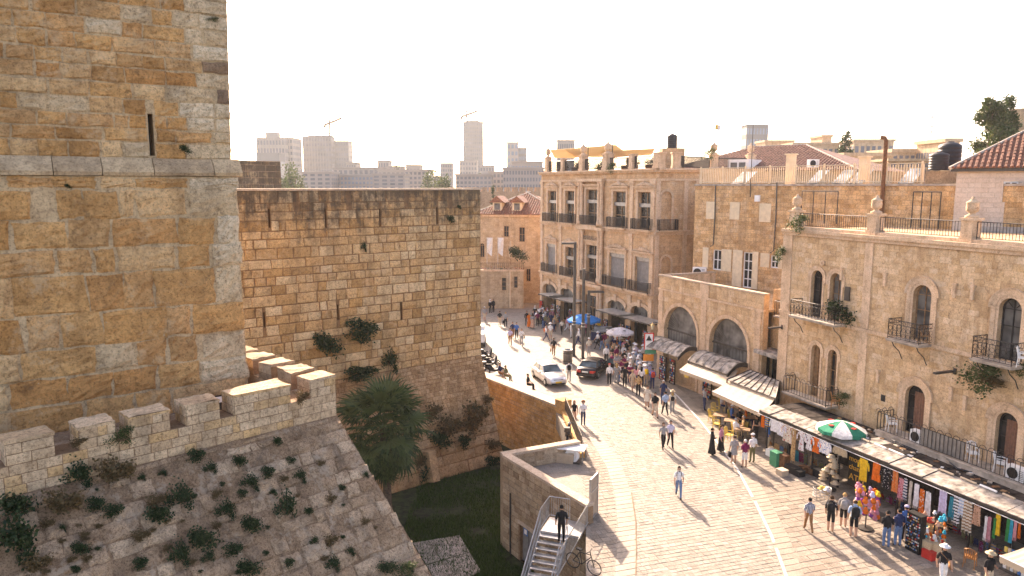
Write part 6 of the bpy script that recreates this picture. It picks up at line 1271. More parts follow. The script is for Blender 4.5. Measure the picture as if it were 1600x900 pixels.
GM = [(1193, 630, 668, 5, 'orange', 'scarf', None, None, 'orange strip of the hanging rainbow flag by the beige awning'), (1199, 632, 666, 5, 'blue', 'scarf', 'yellow', 'stripe', 'blue and yellow striped scarf next to the rainbow flag'),
 (1213, 636, 676, 14, 'white', 'shirt', None, None, 'thin white blouse hanging first along the stalls'), (1222, 642, 682, 12, 'white', 'shirt', 'violet', 'print', 'white blouse with faint violet print'), (1232, 650, 692, 15, 'cream', 'dress', 'red', 'print', 'cream dress with red flower print and wide skirt'), (1242, 653, 722, 8, 'tan', 'scarf', 'brown', 'print', 'long tan patterned scarf beside the cream flowered dress'),
 (1254, 663, 705, 11, 'white', 'dress', 'red', 'print', 'white dress dotted with red flowers'), (1266, 666, 704, 11, 'white', 'dress', 'maroon', 'print', 'white dress with dark red print beside the orange dress'), (1276, 671, 708, 10, 'orange', 'dress', 'red', 'print', 'orange red patterned dress between two white ones'), (1290, 680, 710, 16, 'white', 'shirt', 'blue', 'print', 'white tunic with small blue pattern'), (1313, 690, 712, 17, 'khaki', 'shirt', None, None, 'khaki cloth hanging below the green and white parasol'),
 (1350, 714, 752, 12, 'yellow', 'shirt', 'brown', None, 'mustard jacket hanging beside the black money board'), (1371, 715, 753, 12, 'orange', 'scarf', None, None, 'bright orange scarf near the money board'), (1386, 727, 764, 15, 'black', 'dress', 'grey', 'print', 'black and grey patterned dress'), (1400, 728, 770, 10, 'tan', 'scarf', 'orange', 'check', 'tan and orange checked scarf'), (1409, 745, 780, 8, 'pink', 'scarf', 'red', 'print', 'pink flowered scarf beside the tan checked one'), (1416, 746, 780, 6, 'white', 'scarf', 'navy', 'stripe', 'white shawl with navy stripes'), (1424, 750, 790, 6, 'cream', 'scarf', None, None, 'narrow cream scarf between two white ones'), (1433, 754, 792, 7, 'white', 'scarf', None, None, 'plain white scarf beside a rust printed one'), (1442, 762, 804, 9, 'orange', 'scarf', 'cream', 'print', 'rust scarf with cream print'), (1451, 766, 806, 9, 'white', 'scarf', 'pink', None, 'white fringed scarf above the jewellery rack'),
 (1475, 757, 802, 14, 'violet', 'scarf', None, None, 'pale lilac shawl draped over the roof edge'), (1488, 774, 810, 9, 'teal', 'scarf', None, None, 'teal scarf beside the lilac shawl'), (1496, 770, 818, 10, 'white', 'scarf', 'black', 'stripe', 'white prayer shawl with black stripes'), (1504, 770, 806, 8, 'white', 'scarf', 'skyblue', 'stripe', 'white prayer shawl with pale blue stripes'), (1514, 772, 832, 15, 'cream', 'scarf', 'brown', 'stripe', 'large cream shawl with brown border bands'), (1528, 782, 822, 11, 'peach', 'scarf', 'brown', 'print', 'peach scarf with brown print'), (1542, 805, 842, 5, 'white', 'scarf', None, None, 'slim white scarf in the rack of coloured scarves'), (1547, 806, 844, 5, 'pink', 'scarf', None, None, 'slim pink scarf beside the slim white one'), (1555, 808, 842, 4, 'green', 'scarf', None, None, 'slim dark green scarf beside the yellow one'), (1561, 799, 838, 9, 'yellow', 'scarf', None, None, 'bright yellow scarf tied at the stall corner'), (1577, 803, 848, 6, 'green', 'scarf', None, None, 'long leaf green scarf near the corner awning'), (1582, 803, 850, 6, 'cyan', 'scarf', None, None, 'long turquoise scarf near the corner awning'), (1588, 806, 842, 6, 'pink', 'scarf', None, None, 'long rose scarf near the corner awning'), (1594, 815, 838, 5, 'orange', 'scarf', None, None, 'short orange scarf above the corner awning')]
for (x, y0, y1, w_, c, k, c2, pt, lab) in GM: garment(x, y0, y1, w_, c, k, c2, pt, lab=lab)
rg = random.Random(77); names = ['navy', 'maroon', 'teal', 'purple', 'brown', 'black', 'denim', 'tan', 'red', 'olive']
for k in range(34):                                               # second row, inside the stalls
    x = 1360 + k * 6.6 + rg.uniform(-2, 2); y0 = 708 + (x - 1328) * .474 + 34 + rg.uniform(-4, 6); c = rg.choice(names)
    garment(x, y0, y0 + rg.uniform(34, 52), rg.uniform(5, 9), c, 'scarf', rg.choice(names), rg.choice(['print', None, 'stripe']), n=-.5 - rg.uniform(0, .7), lab=c + ' toned scarf on the inner rail behind the bright scarves')
for k in range(14):
    x = 1204 + k * 8 + rg.uniform(-2, 2); y0 = 668 + (x - 1200) * .47 + rg.uniform(-2, 6); c = rg.choice(names); garment(x, y0 + 12, y0 + 50, rg.uniform(5, 8), c, 'scarf', rg.choice(names), rg.choice(['print', None]), n=-.6 - rg.uniform(0, .7), lab=c + ' toned scarf on the inner rail behind the flowered dresses')
# ---- money board
F = Frame(SFF.p(0, 0, -.25), MU); u0, _ = F.uv(1325, 740); u1, _ = F.uv(1352, 750); sb = empty('money_board', F.p((u0 + u1) / 2, .4), 'black board with gold letters money change ATM in the market', 'sign'); mb = MB(); mb.fbox(F, u0, u1, .35, 2.4, -.05, 0); mb.build('board', 'sign_black', sb); uc = (u0 + u1) / 2
for tx, v_, sz in (('money', 1.72, .40), ('change', 1.28, .38), ('ATM', .72, .48)): text3d(sb, tx, F, uc, v_, sz, 'sign_gold', .004)
# ---- goods on the ground
def crate(p, sx, sy, h, rz, mat, lab, nm='goods_box', cat='box', lid=None, grp='goods set out in front of the stalls'):
    t = empty(nm, p, lab, cat, grp); mb = MB(); c, s = math.cos(rz), math.sin(rz); mb.box(p + Vector((0, 0, h / 2)), (sx, sy, h), rz); mb.build('box_body', mat, t); mb = MB(); mb.box(p + Vector((0, 0, h + .015)), (sx * 1.04, sy * 1.04, .03), rz); mb.build('rim', lid or mat, t)
for (x, y, sx, h, mt, lab) in ((1212, 727, .55, .8, 'sign_green', 'dark green suitcase standing below the hanging blouses'), (1224, 730, .6, .75, 'rust', 'brown red suitcase beside the green one'), (1222, 742, .5, .3, 'beige_canvas', 'beige box in front of the two suitcases'), (1238, 738, .8, .35, 'black_plastic', 'black tray of goods below the flowered dresses'), (1246, 742, .7, .3, 'black_plastic', 'second black tray next to a red box'), (1256, 738, .4, .35, 'rust', 'small red brown box beside the black trays'), (1268, 740, .5, .3, 'rust', 'small flat red box near the hat stand'), (1280, 745, .9, .4, 'black_plastic', 'long black bench box beside the hat stand'), (1453, 872, .5, .35, 'sign_red', 'red plastic crate below the straw bags'), (1375, 812, .9, .25, 'dark_steel', 'low tray of folded cloths by the doll rack'), (1205, 712, .5, .35, 'white_plastic', 'white bag of goods by the cafe corner')):
    crate(G(x, y), sx, .45, h, math.atan2(MU.y, MU.x), mt, lab)
# hat stand
def hat_at(parent, p, r_, mat, nm='straw_hat'):
    mb = MB(); mb.smooth = True; mb.lathe(p, [(r_, 0), (r_ * 1.0, .012), (r_ * .5, .02), (r_ * .48, .12), (r_ * .36, .16), (.02, .165)], 14); return mb.build(nm, mat, parent)
plain('straw', (.55, .42, .26), .85, var=.15, scale=20)
p = G(1296, 765); h_ = empty('hat_stand', p, 'stand stacked with straw hats in front of the stalls', 'stand'); mb = MB(); mb.tube([p, p + Vector((0, 0, 1.9))], .03, 6); mb.lathe(p, [(.35, 0), (.35, .05), (.04, .08)], 12); mb.build('pole', 'iron', h_); rg = random.Random(6)
for k in range(16): a = rg.uniform(0, 6.28); z = .5 + 1.4 * k / 16; hat_at(h_, p + Vector((.3 * math.cos(a) * (1.3 - k / 16), .3 * math.sin(a) * (1.3 - k / 16), z)), rg.uniform(.2, .26), 'straw', 'hat')
p = G(1284, 778); bk = empty('wire_basket', p, 'wire basket of hats and scarves at the foot of the hat stand', 'basket'); mb = MB()
for j in range(4): mb.tube([p + Vector((.45 * math.cos(a * .524), .35 * math.sin(a * .524), .15 + j * .13)) for a in range(13)], .012, 4)
for a in range(12): mb.tube([p + Vector((.42 * math.cos(a * .524), .32 * math.sin(a * .524), 0)), p + Vector((.46 * math.cos(a * .524), .36 * math.sin(a * .524), .56))], .012, 4)
mb.build('wire_frame', 'galvanised', bk); 
for k in range(5): hat_at(bk, p + Vector((rg.uniform(-.2, .2), rg.uniform(-.15, .15), .25 + k * .06)), .2, rg.choice(['straw', 'white_plastic', 'sail']), 'hat')
# doll rack
def ball_rack(x, y, h, cols, lab, n=46, r_=.13, w_=.45):
    p = G(x, y); t = empty('toy_rack', p, lab, 'rack'); mb = MB(); mb.tube([p, p + Vector((0, 0, h))], .03, 6); mb.lathe(p, [(.35, 0), (.35, .05), (.04, .08)], 12); mb.build('pole', 'iron', t); rg = random.Random(int(x))
    for k in range(n):
        a = rg.uniform(0, 6.28); z = rg.uniform(.45, h); q = p + Vector((w_ * math.cos(a), w_ * math.sin(a), z)); s = r_ * rg.uniform(.7, 1.2); mb = MB(); mb.smooth = True; c = rg.choice(cols)
        mb.lathe(q, [(s * .1, -s), (s * .8, -s * .7), (s, -.1 * s), (s * .75, s * .4), (s * .5, s * .55), (s * .62, s * .9), (s * .5, s * 1.25), (.01, s * 1.4)], 8); mb.build('soft_toy', cloth(COL[c]), t)
ball_rack(1352, 826, 2.0, ['rose', 'purple', 'violet', 'pink', 'orange', 'yellow'], 'rack crowded with pink, purple and orange soft toys', 60); ball_rack(1457, 862, 1.75, ['cyan', 'orange', 'tan', 'peach', 'red', 'white'], 'rack of small turquoise and orange purses and figures', 60, .1, .42)
# jewellery rack: grid of small trinkets
p = G(1424, 862); F = Frame(p, MU); jr = empty('jewellery_rack', p, 'tall black panel covered with rows of small trinkets', 'rack'); mb = MB(); mb.fbox(F, -.35, .35, 0, 1.75, -.35, 0); mb.build('panel', 'sign_black', jr); mb = MB(); rg = random.Random(2)
cols = ['brass', 'sign_white', 'sign_red', 'galvanised', 'sign_blue']
for mt in cols:
    mb = MB()
    for j in range(13):
        for i in range(9):
            if rg.random() < .2: u = -.31 + i * .075; v = .15 + j * .12; mb.fbox(F, u, u + .045, v, v + .06, 0, .03)
    mb.build('trinkets', mt, jr, kind='stuff')
# straw bags, chair, table near the corner
for k, (x, y) in enumerate(((1446, 868), (1463, 874))):
    p = G(x, y); t = empty('straw_bag', p, 'woven straw bag with handles hanging under the purse rack', 'bag', 'straw bags under the purse rack'); F = Frame(p, MU); mb = MB(); prism(mb, F, [(-.22, .25), (.22, .25), (.3, .7), (-.3, .7)], -.15, .1); mb.build('bag_body', 'straw', t); mb = MB(); mb.tube([F.p(.16 * math.cos(a * .314), .7 + .35 * math.sin(a * .314), 0) for a in range(11)], .015, 4); mb.build('handle', 'straw', t)
def chair(p, rz, lab, mat='orange_wood', s=1.0, grp=None, slatted=False, nm='wooden_chair'):
    t = empty(nm, p, lab, 'chair', grp, rz); M = Matrix.Rotation(rz, 3, 'Z'); P = lambda x, y, z: p + M @ Vector((x * s, y * s, z * s))
    mb = MB(); mb.box(P(0, 0, .44), (.44 * s, .44 * s, .04 * s), rz); mb.build('seat', mat, t)
    for x in (-.19, .19):
        mb = MB(); mb.tube([P(x * 1.1, -.2, 0), P(x, -.19, .44), P(x, -.19, .64)], .02 * s, 6); mb.build('leg', mat, t); mb = MB(); mb.tube([P(x * 1.1, .24, 0), P(x, .2, .44), P(x * .95, .27, .88)], .02 * s, 6); mb.build('leg', mat, t)
        mb = MB(); mb.tube([P(x, .22, .64), P(x * 1.1, 0, .66), P(x, -.2, .64)], .02 * s, 6); mb.build('armrest', mat, t)
    bk_ = MB(); bk_.smooth = True; bk_.tube([P(-.18, .25, .7), P(-.17, .28, .85), P(0, .30, .92), P(.17, .28, .85), P(.18, .25, .7)], .022 * s, 6)
    for k in range(4): x = -.11 + .073 * k; bk_.tube([P(x, .215, .46), P(x, .29, .9)], .016 * s, 5)
    bk_.build('backrest', mat, t); return t
ha = math.atan2(HF.U.y, HF.U.x)
chair(G(1515, 885), 2.4, 'orange wooden armchair at the end of the stalls', 'orange_wood')
for x, y, r_, l in ((1392, 668, 2.6, 'white plastic chair on the long balcony near the curtained door'), (1518, 716, 1.0, 'white plastic chair on the long balcony right of the grey panel'), (1562, 728, 2.0, 'white plastic chair on the long balcony beside the last air conditioner')): chair(HF.p(upos(Frame(HF.p(0, 0, .6), HF.U), x, y), bz5, .55), ha + r_, l, 'white_plastic', 1.0, 'white plastic chairs on the balconies', nm='plastic_chair')
chair(HF.p(upos(Fb, 1590, 555), fl2 + .02, .5), ha + 2, 'white plastic chair on the upper curled iron balcony', 'white_plastic', nm='plastic_chair'); chair(HF.p(upos(Fb, 1297, 600), fl1 + .02, .45), ha + 2.4, 'orange wooden chair on the plain railed balcony', 'orange_wood'); chair(HF.p(upos(Fb, 1432, 525), fl2 + .02, .45), ha + 1, 'brown wooden chair on the middle curled iron balcony', 'wood')
# ---- green and white parasol lying on the stall roof
q = Frame(SFF.p(0, 0, -.6), MU); u, _ = q.uv(1311, 700); parasol(SFF.p(u, EH - 1.75, -.55), 1.28, 2.6, [(.02, .24, .14), (.72, .70, .66)], 'green and white beach parasol poking above the stall roof', n=8, tilt=.05, print_='sign_red')
# ---- beige awnings of the cafe and shop
def awning(pts, lab, valance=.28, th=.02, stripes=True, scallop=True):
    """pts: back-left, back-right, front-right, front-left."""
    t = empty('awning', sum((Vector(p) for p in pts), Vector()) / 4, lab, 'awning', 'beige cloth awnings'); a, b_, c, d = [Vector(p) for p in pts]; n = 14; rows = []
    for j in range(6): t_ = j / 5; rows.append([a.lerp(b_, i / n).lerp(d.lerp(c, i / n), t_) - Vector((0, 0, .10 * math.sin(math.pi * t_) + .015 * (i % 2))) for i in range(n + 1)])
    mb = MB(); vs = [p for r_ in rows for p in r_]; k = n + 1; m_ = len(vs); vs += [p - Vector((0, 0, th)) for p in vs]; fs = [(j * k + i, j * k + i + 1, (j + 1) * k + i + 1, (j + 1) * k + i) for j in range(5) for i in range(n)]; mb.raw(vs, fs + [tuple(q + m_ for q in f[::-1]) for f in fs]); mb.build('canvas', 'beige_canvas', t)
    v = MB(); 
    for i in range(n): p, q = rows[-1][i], rows[-1][i + 1]; m = (p + q) / 2; v.face([p, q, q - Vector((0, 0, valance * .8)), m - Vector((0, 0, valance)), p - Vector((0, 0, valance * .8))])
    v.build('valance', 'beige_canvas', t)
    for s in (0, n): mb = MB(); mb.tube([rows[0][s] - Vector((0, 0, .6)), rows[-1][s] - Vector((0, 0, .03))], .025, 5); mb.build('arm', 'dark_steel', t)
    mb = MB(); mb.tube([rows[-1][0], rows[-1][-1]], .03, 5); mb.build('front_bar', 'white_plastic', t)
def zz(x, y, h): return G(x, y, h)
awning([zz(1083, 556, 3.15), zz(1153, 579, 3.15), zz(1134, 603, 2.55), zz(1062, 577, 2.55)], 'plain beige awning in front of the second great arch', scallop=False); awning([zz(1136, 594, 3.0), zz(1211, 623, 3.0), zz(1188, 645, 2.4), zz(1113, 611, 2.4)], 'striped beige scalloped awning over the cafe tables'); awning([zz(1640, 835, 3.0), zz(1680, 870, 3.0), zz(1640, 905, 2.4), zz(1562, 868, 2.4)], 'beige awning over the book racks at the stall end')
# standing seam roof behind the cafe awning
P4 = [zz(1136, 593, 3.1), zz(1212, 622, 3.1), zz(1218, 596, 3.45), zz(1172, 578, 3.45)]; cr = empty('metal_shelter', P4[0], 'low ribbed metal roof behind the cafe awning', 'roof'); mb = MB(); mb.hexa([p - Vector((0, 0, .05)) for p in P4] + P4); mb.build('sheet', 'roof_sheet', cr)
for k in range(9): t_ = k / 8; a, b_ = P4[0].lerp(P4[1], t_), P4[3].lerp(P4[2], t_); mb = MB(); mb.tube([a + Vector((0, 0, .02)), b_ + Vector((0, 0, .02))], .035, 4); mb.build('seam_rib', 'dark_steel', cr)
for p in P4[:2]: mb = MB(); mb.tube([p, Vector((p.x, p.y, 0))], .05, 6); mb.build('post', 'dark_steel', cr)
bf = Frame(P4[0].lerp(P4[3], 1.0) * 1, (P4[2] - P4[3])); mb = MB(); q0, q1 = P4[3].copy(), P4[2].copy(); mb.hexa([Vector((q0.x, q0.y, 0)), Vector((q1.x, q1.y, 0)), Vector((q1.x + .1, q1.y + .1, 0)), Vector((q0.x + .1, q0.y + .1, 0)), q0, q1, q1 + Vector((.1, .1, 0)), q0 + Vector((.1, .1, 0))]); mb.build('back_partition', 'felt_and_shade', cr)
# cafe tables and chairs
for k, (x, y, l) in enumerate(((1125, 665, 'empty cafe table beside the yellow cane chairs'), (1142, 674, 'cafe table in front of the seated people'), (1160, 688, 'cafe table beside the standing woman'), (1170, 668, 'cafe table deep below the awning'))):
    p = G(x, y); t = empty('cafe_table', p, l, 'table', 'cafe tables below the awning'); mb = MB(); mb.box(p + Vector((0, 0, .74)), (.9, .7, .04), -.4); mb.build('table_top', 'wood', t); mb = MB(); mb.tube([p, p + Vector((0, 0, .73))], .035, 6); mb.lathe(p, [(.25, 0), (.25, .03), (.04, .06)], 10); mb.build('pedestal', 'iron', t)
for k, (x, y, r_, l) in enumerate(((1113, 660, 1.0, 'yellow cane chair standing alone by the shop end of the cafe'), (1119, 672, 1.2, 'yellow cane chair pushed to the empty cafe table'), (1139, 690, .8, 'yellow cane chair behind the white shirted cafe guest'), (1117, 650, .3, 'yellow cane chair in the shade below the awnings'))): chair(G(x, y), r_, l, 'sail', 1.0, 'yellow cafe chairs', nm='cane_chair')
# postcard racks beside the arches
def card_rack(p, F, w_, h, lab):
    t = empty('postcard_rack', p, lab, 'rack', 'postcard racks'); mb = MB(); mb.fbox(F, -w_ / 2, w_ / 2, .1, h, -.08, 0); mb.build('board', 'sign_black', t); rg = random.Random(int(p.x * 9)); cs = ['sign_white', 'sign_blue', 'beige_canvas', 'sign_red']
    for mt in cs:
        mb = MB()
        for j in range(int(h / .2)):
            for i in range(int(w_ / .16)):
                if rg.random() < .3: u = -w_ / 2 + .04 + i * .16; mb.fbox(F, u, u + .11, .15 + j * .2, .29 + j * .2, 0, .02)
        mb.build('cards', mt, t, kind='stuff')
for u, w_, l in ((aop[0][0] + .6, .9, 'tall postcard rack inside the first great arch'), (aop[0][0] + 1.9, .7, 'narrow postcard rack beside the first great arch pillar'), (aop[1][0] + .5, 1.0, 'postcard rack inside the second great arch')):
    F = Frame(AF.p(u, 0, .5), AF.U); card_rack(F.O, F, w_, 2.1, l)
u = (aop[0][0] + .9); F = Frame(AF.p(u, 0, .2), AF.U); t = empty('shop_sign', F.O, 'small green shop sign under the first curved canopy', 'sign'); mb = MB(); mb.fbox(F, -.6, .6, 2.35, 2.7, 0, .05); mb.build('board', 'sign_green', t); mb = MB(); mb.fbox(F, -.5, .5, 2.48, 2.56, .05, .056); mb.build('lettering_strip', 'sign_white', t)
p = zz(1073, 583, 2.2); F = Frame(p, AF.U); t = empty('price_sign', p, 'yellow price board hanging below the plain beige awning', 'sign'); mb = MB(); mb.fbox(F, -.25, .25, -.35, .2, 0, .03); mb.build('board', 'sail', t); mb = MB(); mb.fbox(F, -.01, .01, .2, .5, .01, .02); mb.build('cord', 'iron', t)
# racks of souvenirs below the hotel arches
rg = random.Random(31)
for i in (10, 11, 13, 14):
    o = iop[i]
    for s in (0, 1):
        F = Frame(IF.p(o[0] + .1 if s == 0 else o[1] - .1, 0, .4), IF.U); card_rack(F.O, F, .8, 2.1, 'souvenir rack at the hotel arch ' + ('beside the dormer house', 'second from the dormer house', '', 'behind the blue parasol', 'behind the white parasol')[i - 10])
# a row of hanging cloths beside the hotel shops
for k, (x, y0, y1, c, l) in enumerate(((845, 470, 482, 'red', 'red cloth hung by the first hotel arch'), (915, 505, 522, 'rose', 'rose dress hung below the blue parasol'), (936, 505, 519, 'yellow', 'yellow cloth panel hung behind the vendor cart'), (963, 522, 540, 'orange', 'orange cloth hung below the white parasol'), (974, 522, 542, 'red', 'red cloth hung behind the white parasol'))):
    Fh = Frame(IF.p(0, 0, .6), IF.U); u, v1 = Fh.uv(x, y0); v0 = Fh.uv(x, y1)[1]; t = empty('hung_cloth', Fh.p(u, v0), l, 'garment'); mb = MB(); mb.loft([[Fh.p(u + s * .09, v1 - (v1 - v0) * j / 4, .05 * (s % 2)) for s in range(-4, 5)] for j in range(5)], closed=False, caps=False); mb.build('fabric', cloth(COL[c]), t); mb = MB(); mb.tube([Fh.p(u - .4, v1 + .02), Fh.p(u + .4, v1 + .02)], .015, 4); mb.build('hanger', 'iron', t)
# book rack at the corner awning
p = G(1585, 912); F = Frame(p, MU); t = empty('book_rack', p, 'rack of books and leaflets below the corner awning', 'rack')
for j in range(3):
    mb = MB(); mb.fbox(F, -.7, .7, .3 + j * .35, .34 + j * .35, -.5 + j * .12, 0); mb.build('shelf', 'dark_steel', t)
    for i in range(9): mb = MB(); mb.fbox(F, -.66 + i * .15, -.54 + i * .15, .34 + j * .35, .56 + j * .35, -.25, -.2); mb.build('book', rg.choice(['sign_white', 'sign_blue', 'sign_red', 'beige_canvas', 'sail']), t)
# ================================================================ people
def mirror(d): return {k: (-x, y, z) for k, (x, y, z) in d.items()}
def pose_joints(kind):
    """Joints of a 1.72 m figure facing -Y. Returns the joints of each side."""
    J = dict(pel=(0, 0, .94), wai=(0, .0, 1.08), che=(0, .0, 1.27), neb=(0, .015, 1.43), nec=(0, .01, 1.50), hdl=(0, -.005, 1.57), hdm=(0, -.01, 1.635), hdt=(0, .005, 1.70))
    def leg(s, sw, kb=0.0):      # sw: swing forward (metres at the ankle), kb: knee bend
        return dict(hip=(.09 * s, 0, .90), kne=(.095 * s, -sw * .5 - .02 - kb, .50 + abs(kb) * .1), ank=(.095 * s, -sw + kb * .4, .085 + kb * .5), toe=(.11 * s, -sw - .15 + kb * .5, .035 + kb * .25))
    def arm(s, sw, bend=.06): return dict(sho=(.185 * s, .005, 1.39), elb=(.235 * s, .03 - sw * .45, 1.12), wri=(.235 * s, -sw - bend, .89), han=(.225 * s, -sw * 1.15 - bend - .03, .80))
    if kind == 'walk': L, Rr, a, b = leg(1, .30), leg(-1, -.28, .10), arm(1, -.16, .02), arm(-1, .20, .06)
    elif kind == 'stroll': L, Rr, a, b = leg(1, -.20, .06), leg(-1, .20), arm(1, .12), arm(-1, -.10, .02)
    elif kind == 'hold': L, Rr, a, b = leg(1, .03), leg(-1, -.03), dict(sho=(.185, .005, 1.39), elb=(.23, .02, 1.13), wri=(.11, -.22, 1.16), han=(.05, -.28, 1.19)), arm(-1, .04)
    elif kind == 'fold': L, Rr, a, b = leg(1, .04), leg(-1, -.05), dict(sho=(.185, .0, 1.39), elb=(.25, -.03, 1.14), wri=(.05, -.19, 1.13), han=(-.04, -.2, 1.14)), dict(sho=(-.185, .0, 1.39), elb=(-.25, -.03, 1.13), wri=(-.05, -.2, 1.09), han=(.04, -.21, 1.09))
    elif kind == 'sit':
        J = {k: (x, y + .0, z - .42) for k, (x, y, z) in J.items()}
        def sl(s): return dict(hip=(.09 * s, 0, .48), kne=(.12 * s, -.44, .49), ank=(.12 * s, -.46, .085), toe=(.13 * s, -.62, .035))
        L, Rr = sl(1), sl(-1); a, b = [dict(sho=(.185 * s, 0, .97), elb=(.24 * s, -.04, .70), wri=(.14 * s, -.27, .62), han=(.10 * s, -.34, .60)) for s in (1, -1)]
    else: L, Rr, a, b = leg(1, .03), leg(-1, -.04), arm(1, .03), arm(-1, .0)
    return J, L, Rr, a, b
RAD = dict(pel=(.155, .115), wai=(.135, .10), che=(.165, .115), neb=(.10, .08), nec=(.055, .058), hdl=(.07, .085), hdm=(.078, .098), hdt=(.062, .078), hip=(.085, .09), kne=(.058, .06), ank=(.042, .045), toe=(.04, .03), sho=(.068, .065), elb=(.046, .046), wri=(.031, .028), han=(.04, .022))
_base = {}
def base_body(kind):
    if kind in _base: return _base[kind]
    J, L, Rr, a, b = pose_joints(kind); names, pos, edges, bones = [], [], [], []
    def add(n, p): names.append(n); pos.append(p); return len(pos) - 1
    ids = {n: add(n, p) for n, p in J.items()}
    def chain(seq, tagname):
        for (i, j), t in zip(zip(seq, seq[1:]), tagname): edges.append((i, j)); bones.append((i, j, t))
    chain([ids[n] for n in ('pel', 'wai', 'che', 'neb', 'nec', 'hdl', 'hdm', 'hdt')], ['pelvis', 'torso', 'torso', 'neck', 'head', 'head', 'head'])
    for S in (L, Rr): k = [add(n, S[n]) for n in ('hip', 'kne', 'ank', 'toe')]; chain([ids['pel']] + k, ['pelvis', 'thigh', 'shin', 'foot'])
    hands = []
    for S in (a, b): k = [add(n, S[n]) for n in ('sho', 'elb', 'wri', 'han')]; chain([ids['che']] + k, ['torso', 'upper', 'fore', 'hand']); hands.append((Vector(S['wri']), Vector(S['han']), 1 if S['sho'][0] > 0 else -1))
    me = bpy.data.meshes.new('skeleton'); me.from_pydata(pos, edges, []); o = bpy.data.objects.new('skeleton', me); col.objects.link(o)
    md = o.modifiers.new('skin', 'SKIN'); md.use_smooth_shade = True; md.branch_smoothing = .6
    if not me.skin_vertices: bpy.context.view_layer.objects.active = o; bm = bmesh.new(); bm.from_mesh(me); bm.verts.layers.skin.verify(); bm.to_mesh(me); bm.free()
    for i, n in enumerate(names): sv_ = me.skin_vertices[0].data[i]; sv_.radius = (RAD[n][0] * 1.2, RAD[n][1] * 1.2); sv_.use_root = (i == 0)
    o.modifiers.new('sub', 'SUBSURF').levels = 1
    bpy.context.view_layer.update(); ev = bpy.data.meshes.new_from_object(o.evaluated_get(bpy.context.evaluated_depsgraph_get())); bpy.data.objects.remove(o)
    V = [v.co.copy() for v in ev.vertices]; Fc_ = [tuple(p.vertices) for p in ev.polygons]; tg = []
    for p in ev.polygons:
        c = p.center; best = None
        for (i, j, t) in bones:
            A, B = Vector(pos[i]), Vector(pos[j]); ab = B - A; s = max(0, min(1, (c - A).dot(ab) / max(1e-9, ab.length_squared))); r_ = RAD[names[i]][0] * (1 - s) + RAD[names[j]][0] * s; d = (c - A - ab * s).length / r_
            if best is None or d < best[0]: best = (d, t)
        tg.append(best[1])
    mb = MB(); mb.v = [tuple(v) for v in V]
    def add_piece(m2, t):
        k = len(mb.v); mb.v += m2.v
        for f in m2.f: Fc_.append(tuple(q + k for q in f)); tg.append(t)
    for wri, han, sgn in hands:                                     # five fingers each
        d = (han - wri).normalized(); side = d.cross(Vector((0, 1, 0))); side = (side if side.length > .1 else Vector((1, 0, 0))).normalized(); up = side.cross(d)
        for k, ln in enumerate((.06, .072, .066, .05)):
            p = han + side * (.027 - .018 * k) + d * .01; m2 = MB(); m2.tube([p, p + d * ln * .55 - up * .006, p + d * ln - up * .022], .0095, 5, r2=.007); add_piece(m2, 'hand')
        p = wri + d * .03 + side * .03; m2 = MB(); m2.tube([p, p + d * .035 + side * .022, p + d * .065 + side * .026], .0115, 5, r2=.008); add_piece(m2, 'hand')
    hz = J['hdm'][2]; hy = J['hdm'][1]
    m2 = MB(); m2.hexa([(-.014, hy - .10, hz - .035), (.014, hy - .10, hz - .035), (.012, hy - .075, hz - .035), (-.012, hy - .075, hz - .035), (-.007, hy - .098, hz + .01), (.007, hy - .098, hz + .01), (.007, hy - .08, hz + .01), (-.007, hy - .08, hz + .01)]); m2.v = [(x, y - .012 if z < hz - .02 and y < hy - .09 else y, z) for x, y, z in m2.v]; add_piece(m2, 'head')
    for s in (-1, 1):
        m2 = MB(); m2.box((s * .034, hy - .093, hz + .008), (.026, .012, .011)); add_piece(m2, 'eye'); m2 = MB(); m2.box((s * .083, hy + .005, hz - .005), (.018, .035, .055)); add_piece(m2, 'head')
    m2 = MB(); m2.box((0, hy - .09, hz - .058), (.045, .014, .010)); add_piece(m2, 'lip')
    _base[kind] = (mb.v, Fc_, tg); return _base[kind]
_bm = {}
def body_mesh(kind, sleeve, legs):
    key = (kind, sleeve, legs)
    if key in _bm: return _bm[key]
    V, Fs, tg = base_body(kind); me = bpy.data.meshes.new('person_body'); me.from_pydata(V, [], Fs); mi = []
    for f, t in zip(Fs, tg):
        z = sum(V[i][2] for i in f) / len(f); m = 0
        if t in ('torso', 'upper', 'pelvis'): m = 1
        if t == 'pelvis' and z < (.97 if kind != 'sit' else .56): m = 2
        if t == 'upper' and sleeve == 'none': m = 0
        if t == 'fore' and sleeve == 'long': m = 1
        if t == 'neck': m = 1 if z < (1.46 if kind != 'sit' else 1.04) else 0
        if t == 'thigh': m = 2
        if t == 'shin': m = 2 if legs == 'long' else 0
        if t == 'foot': m = 3
        if t == 'eye': m = 4
        if t == 'lip': m = 5
        mi.append(m)
    for _ in range(6): me.materials.append(MATS['skin'])
    me.polygons.foreach_set('material_index', mi); me.polygons.foreach_set('use_smooth', [True] * len(mi)); me.update(); _bm[key] = me; return me
plain('lip', (.38, .14, .11), .6, var=.05)
_acc = {}
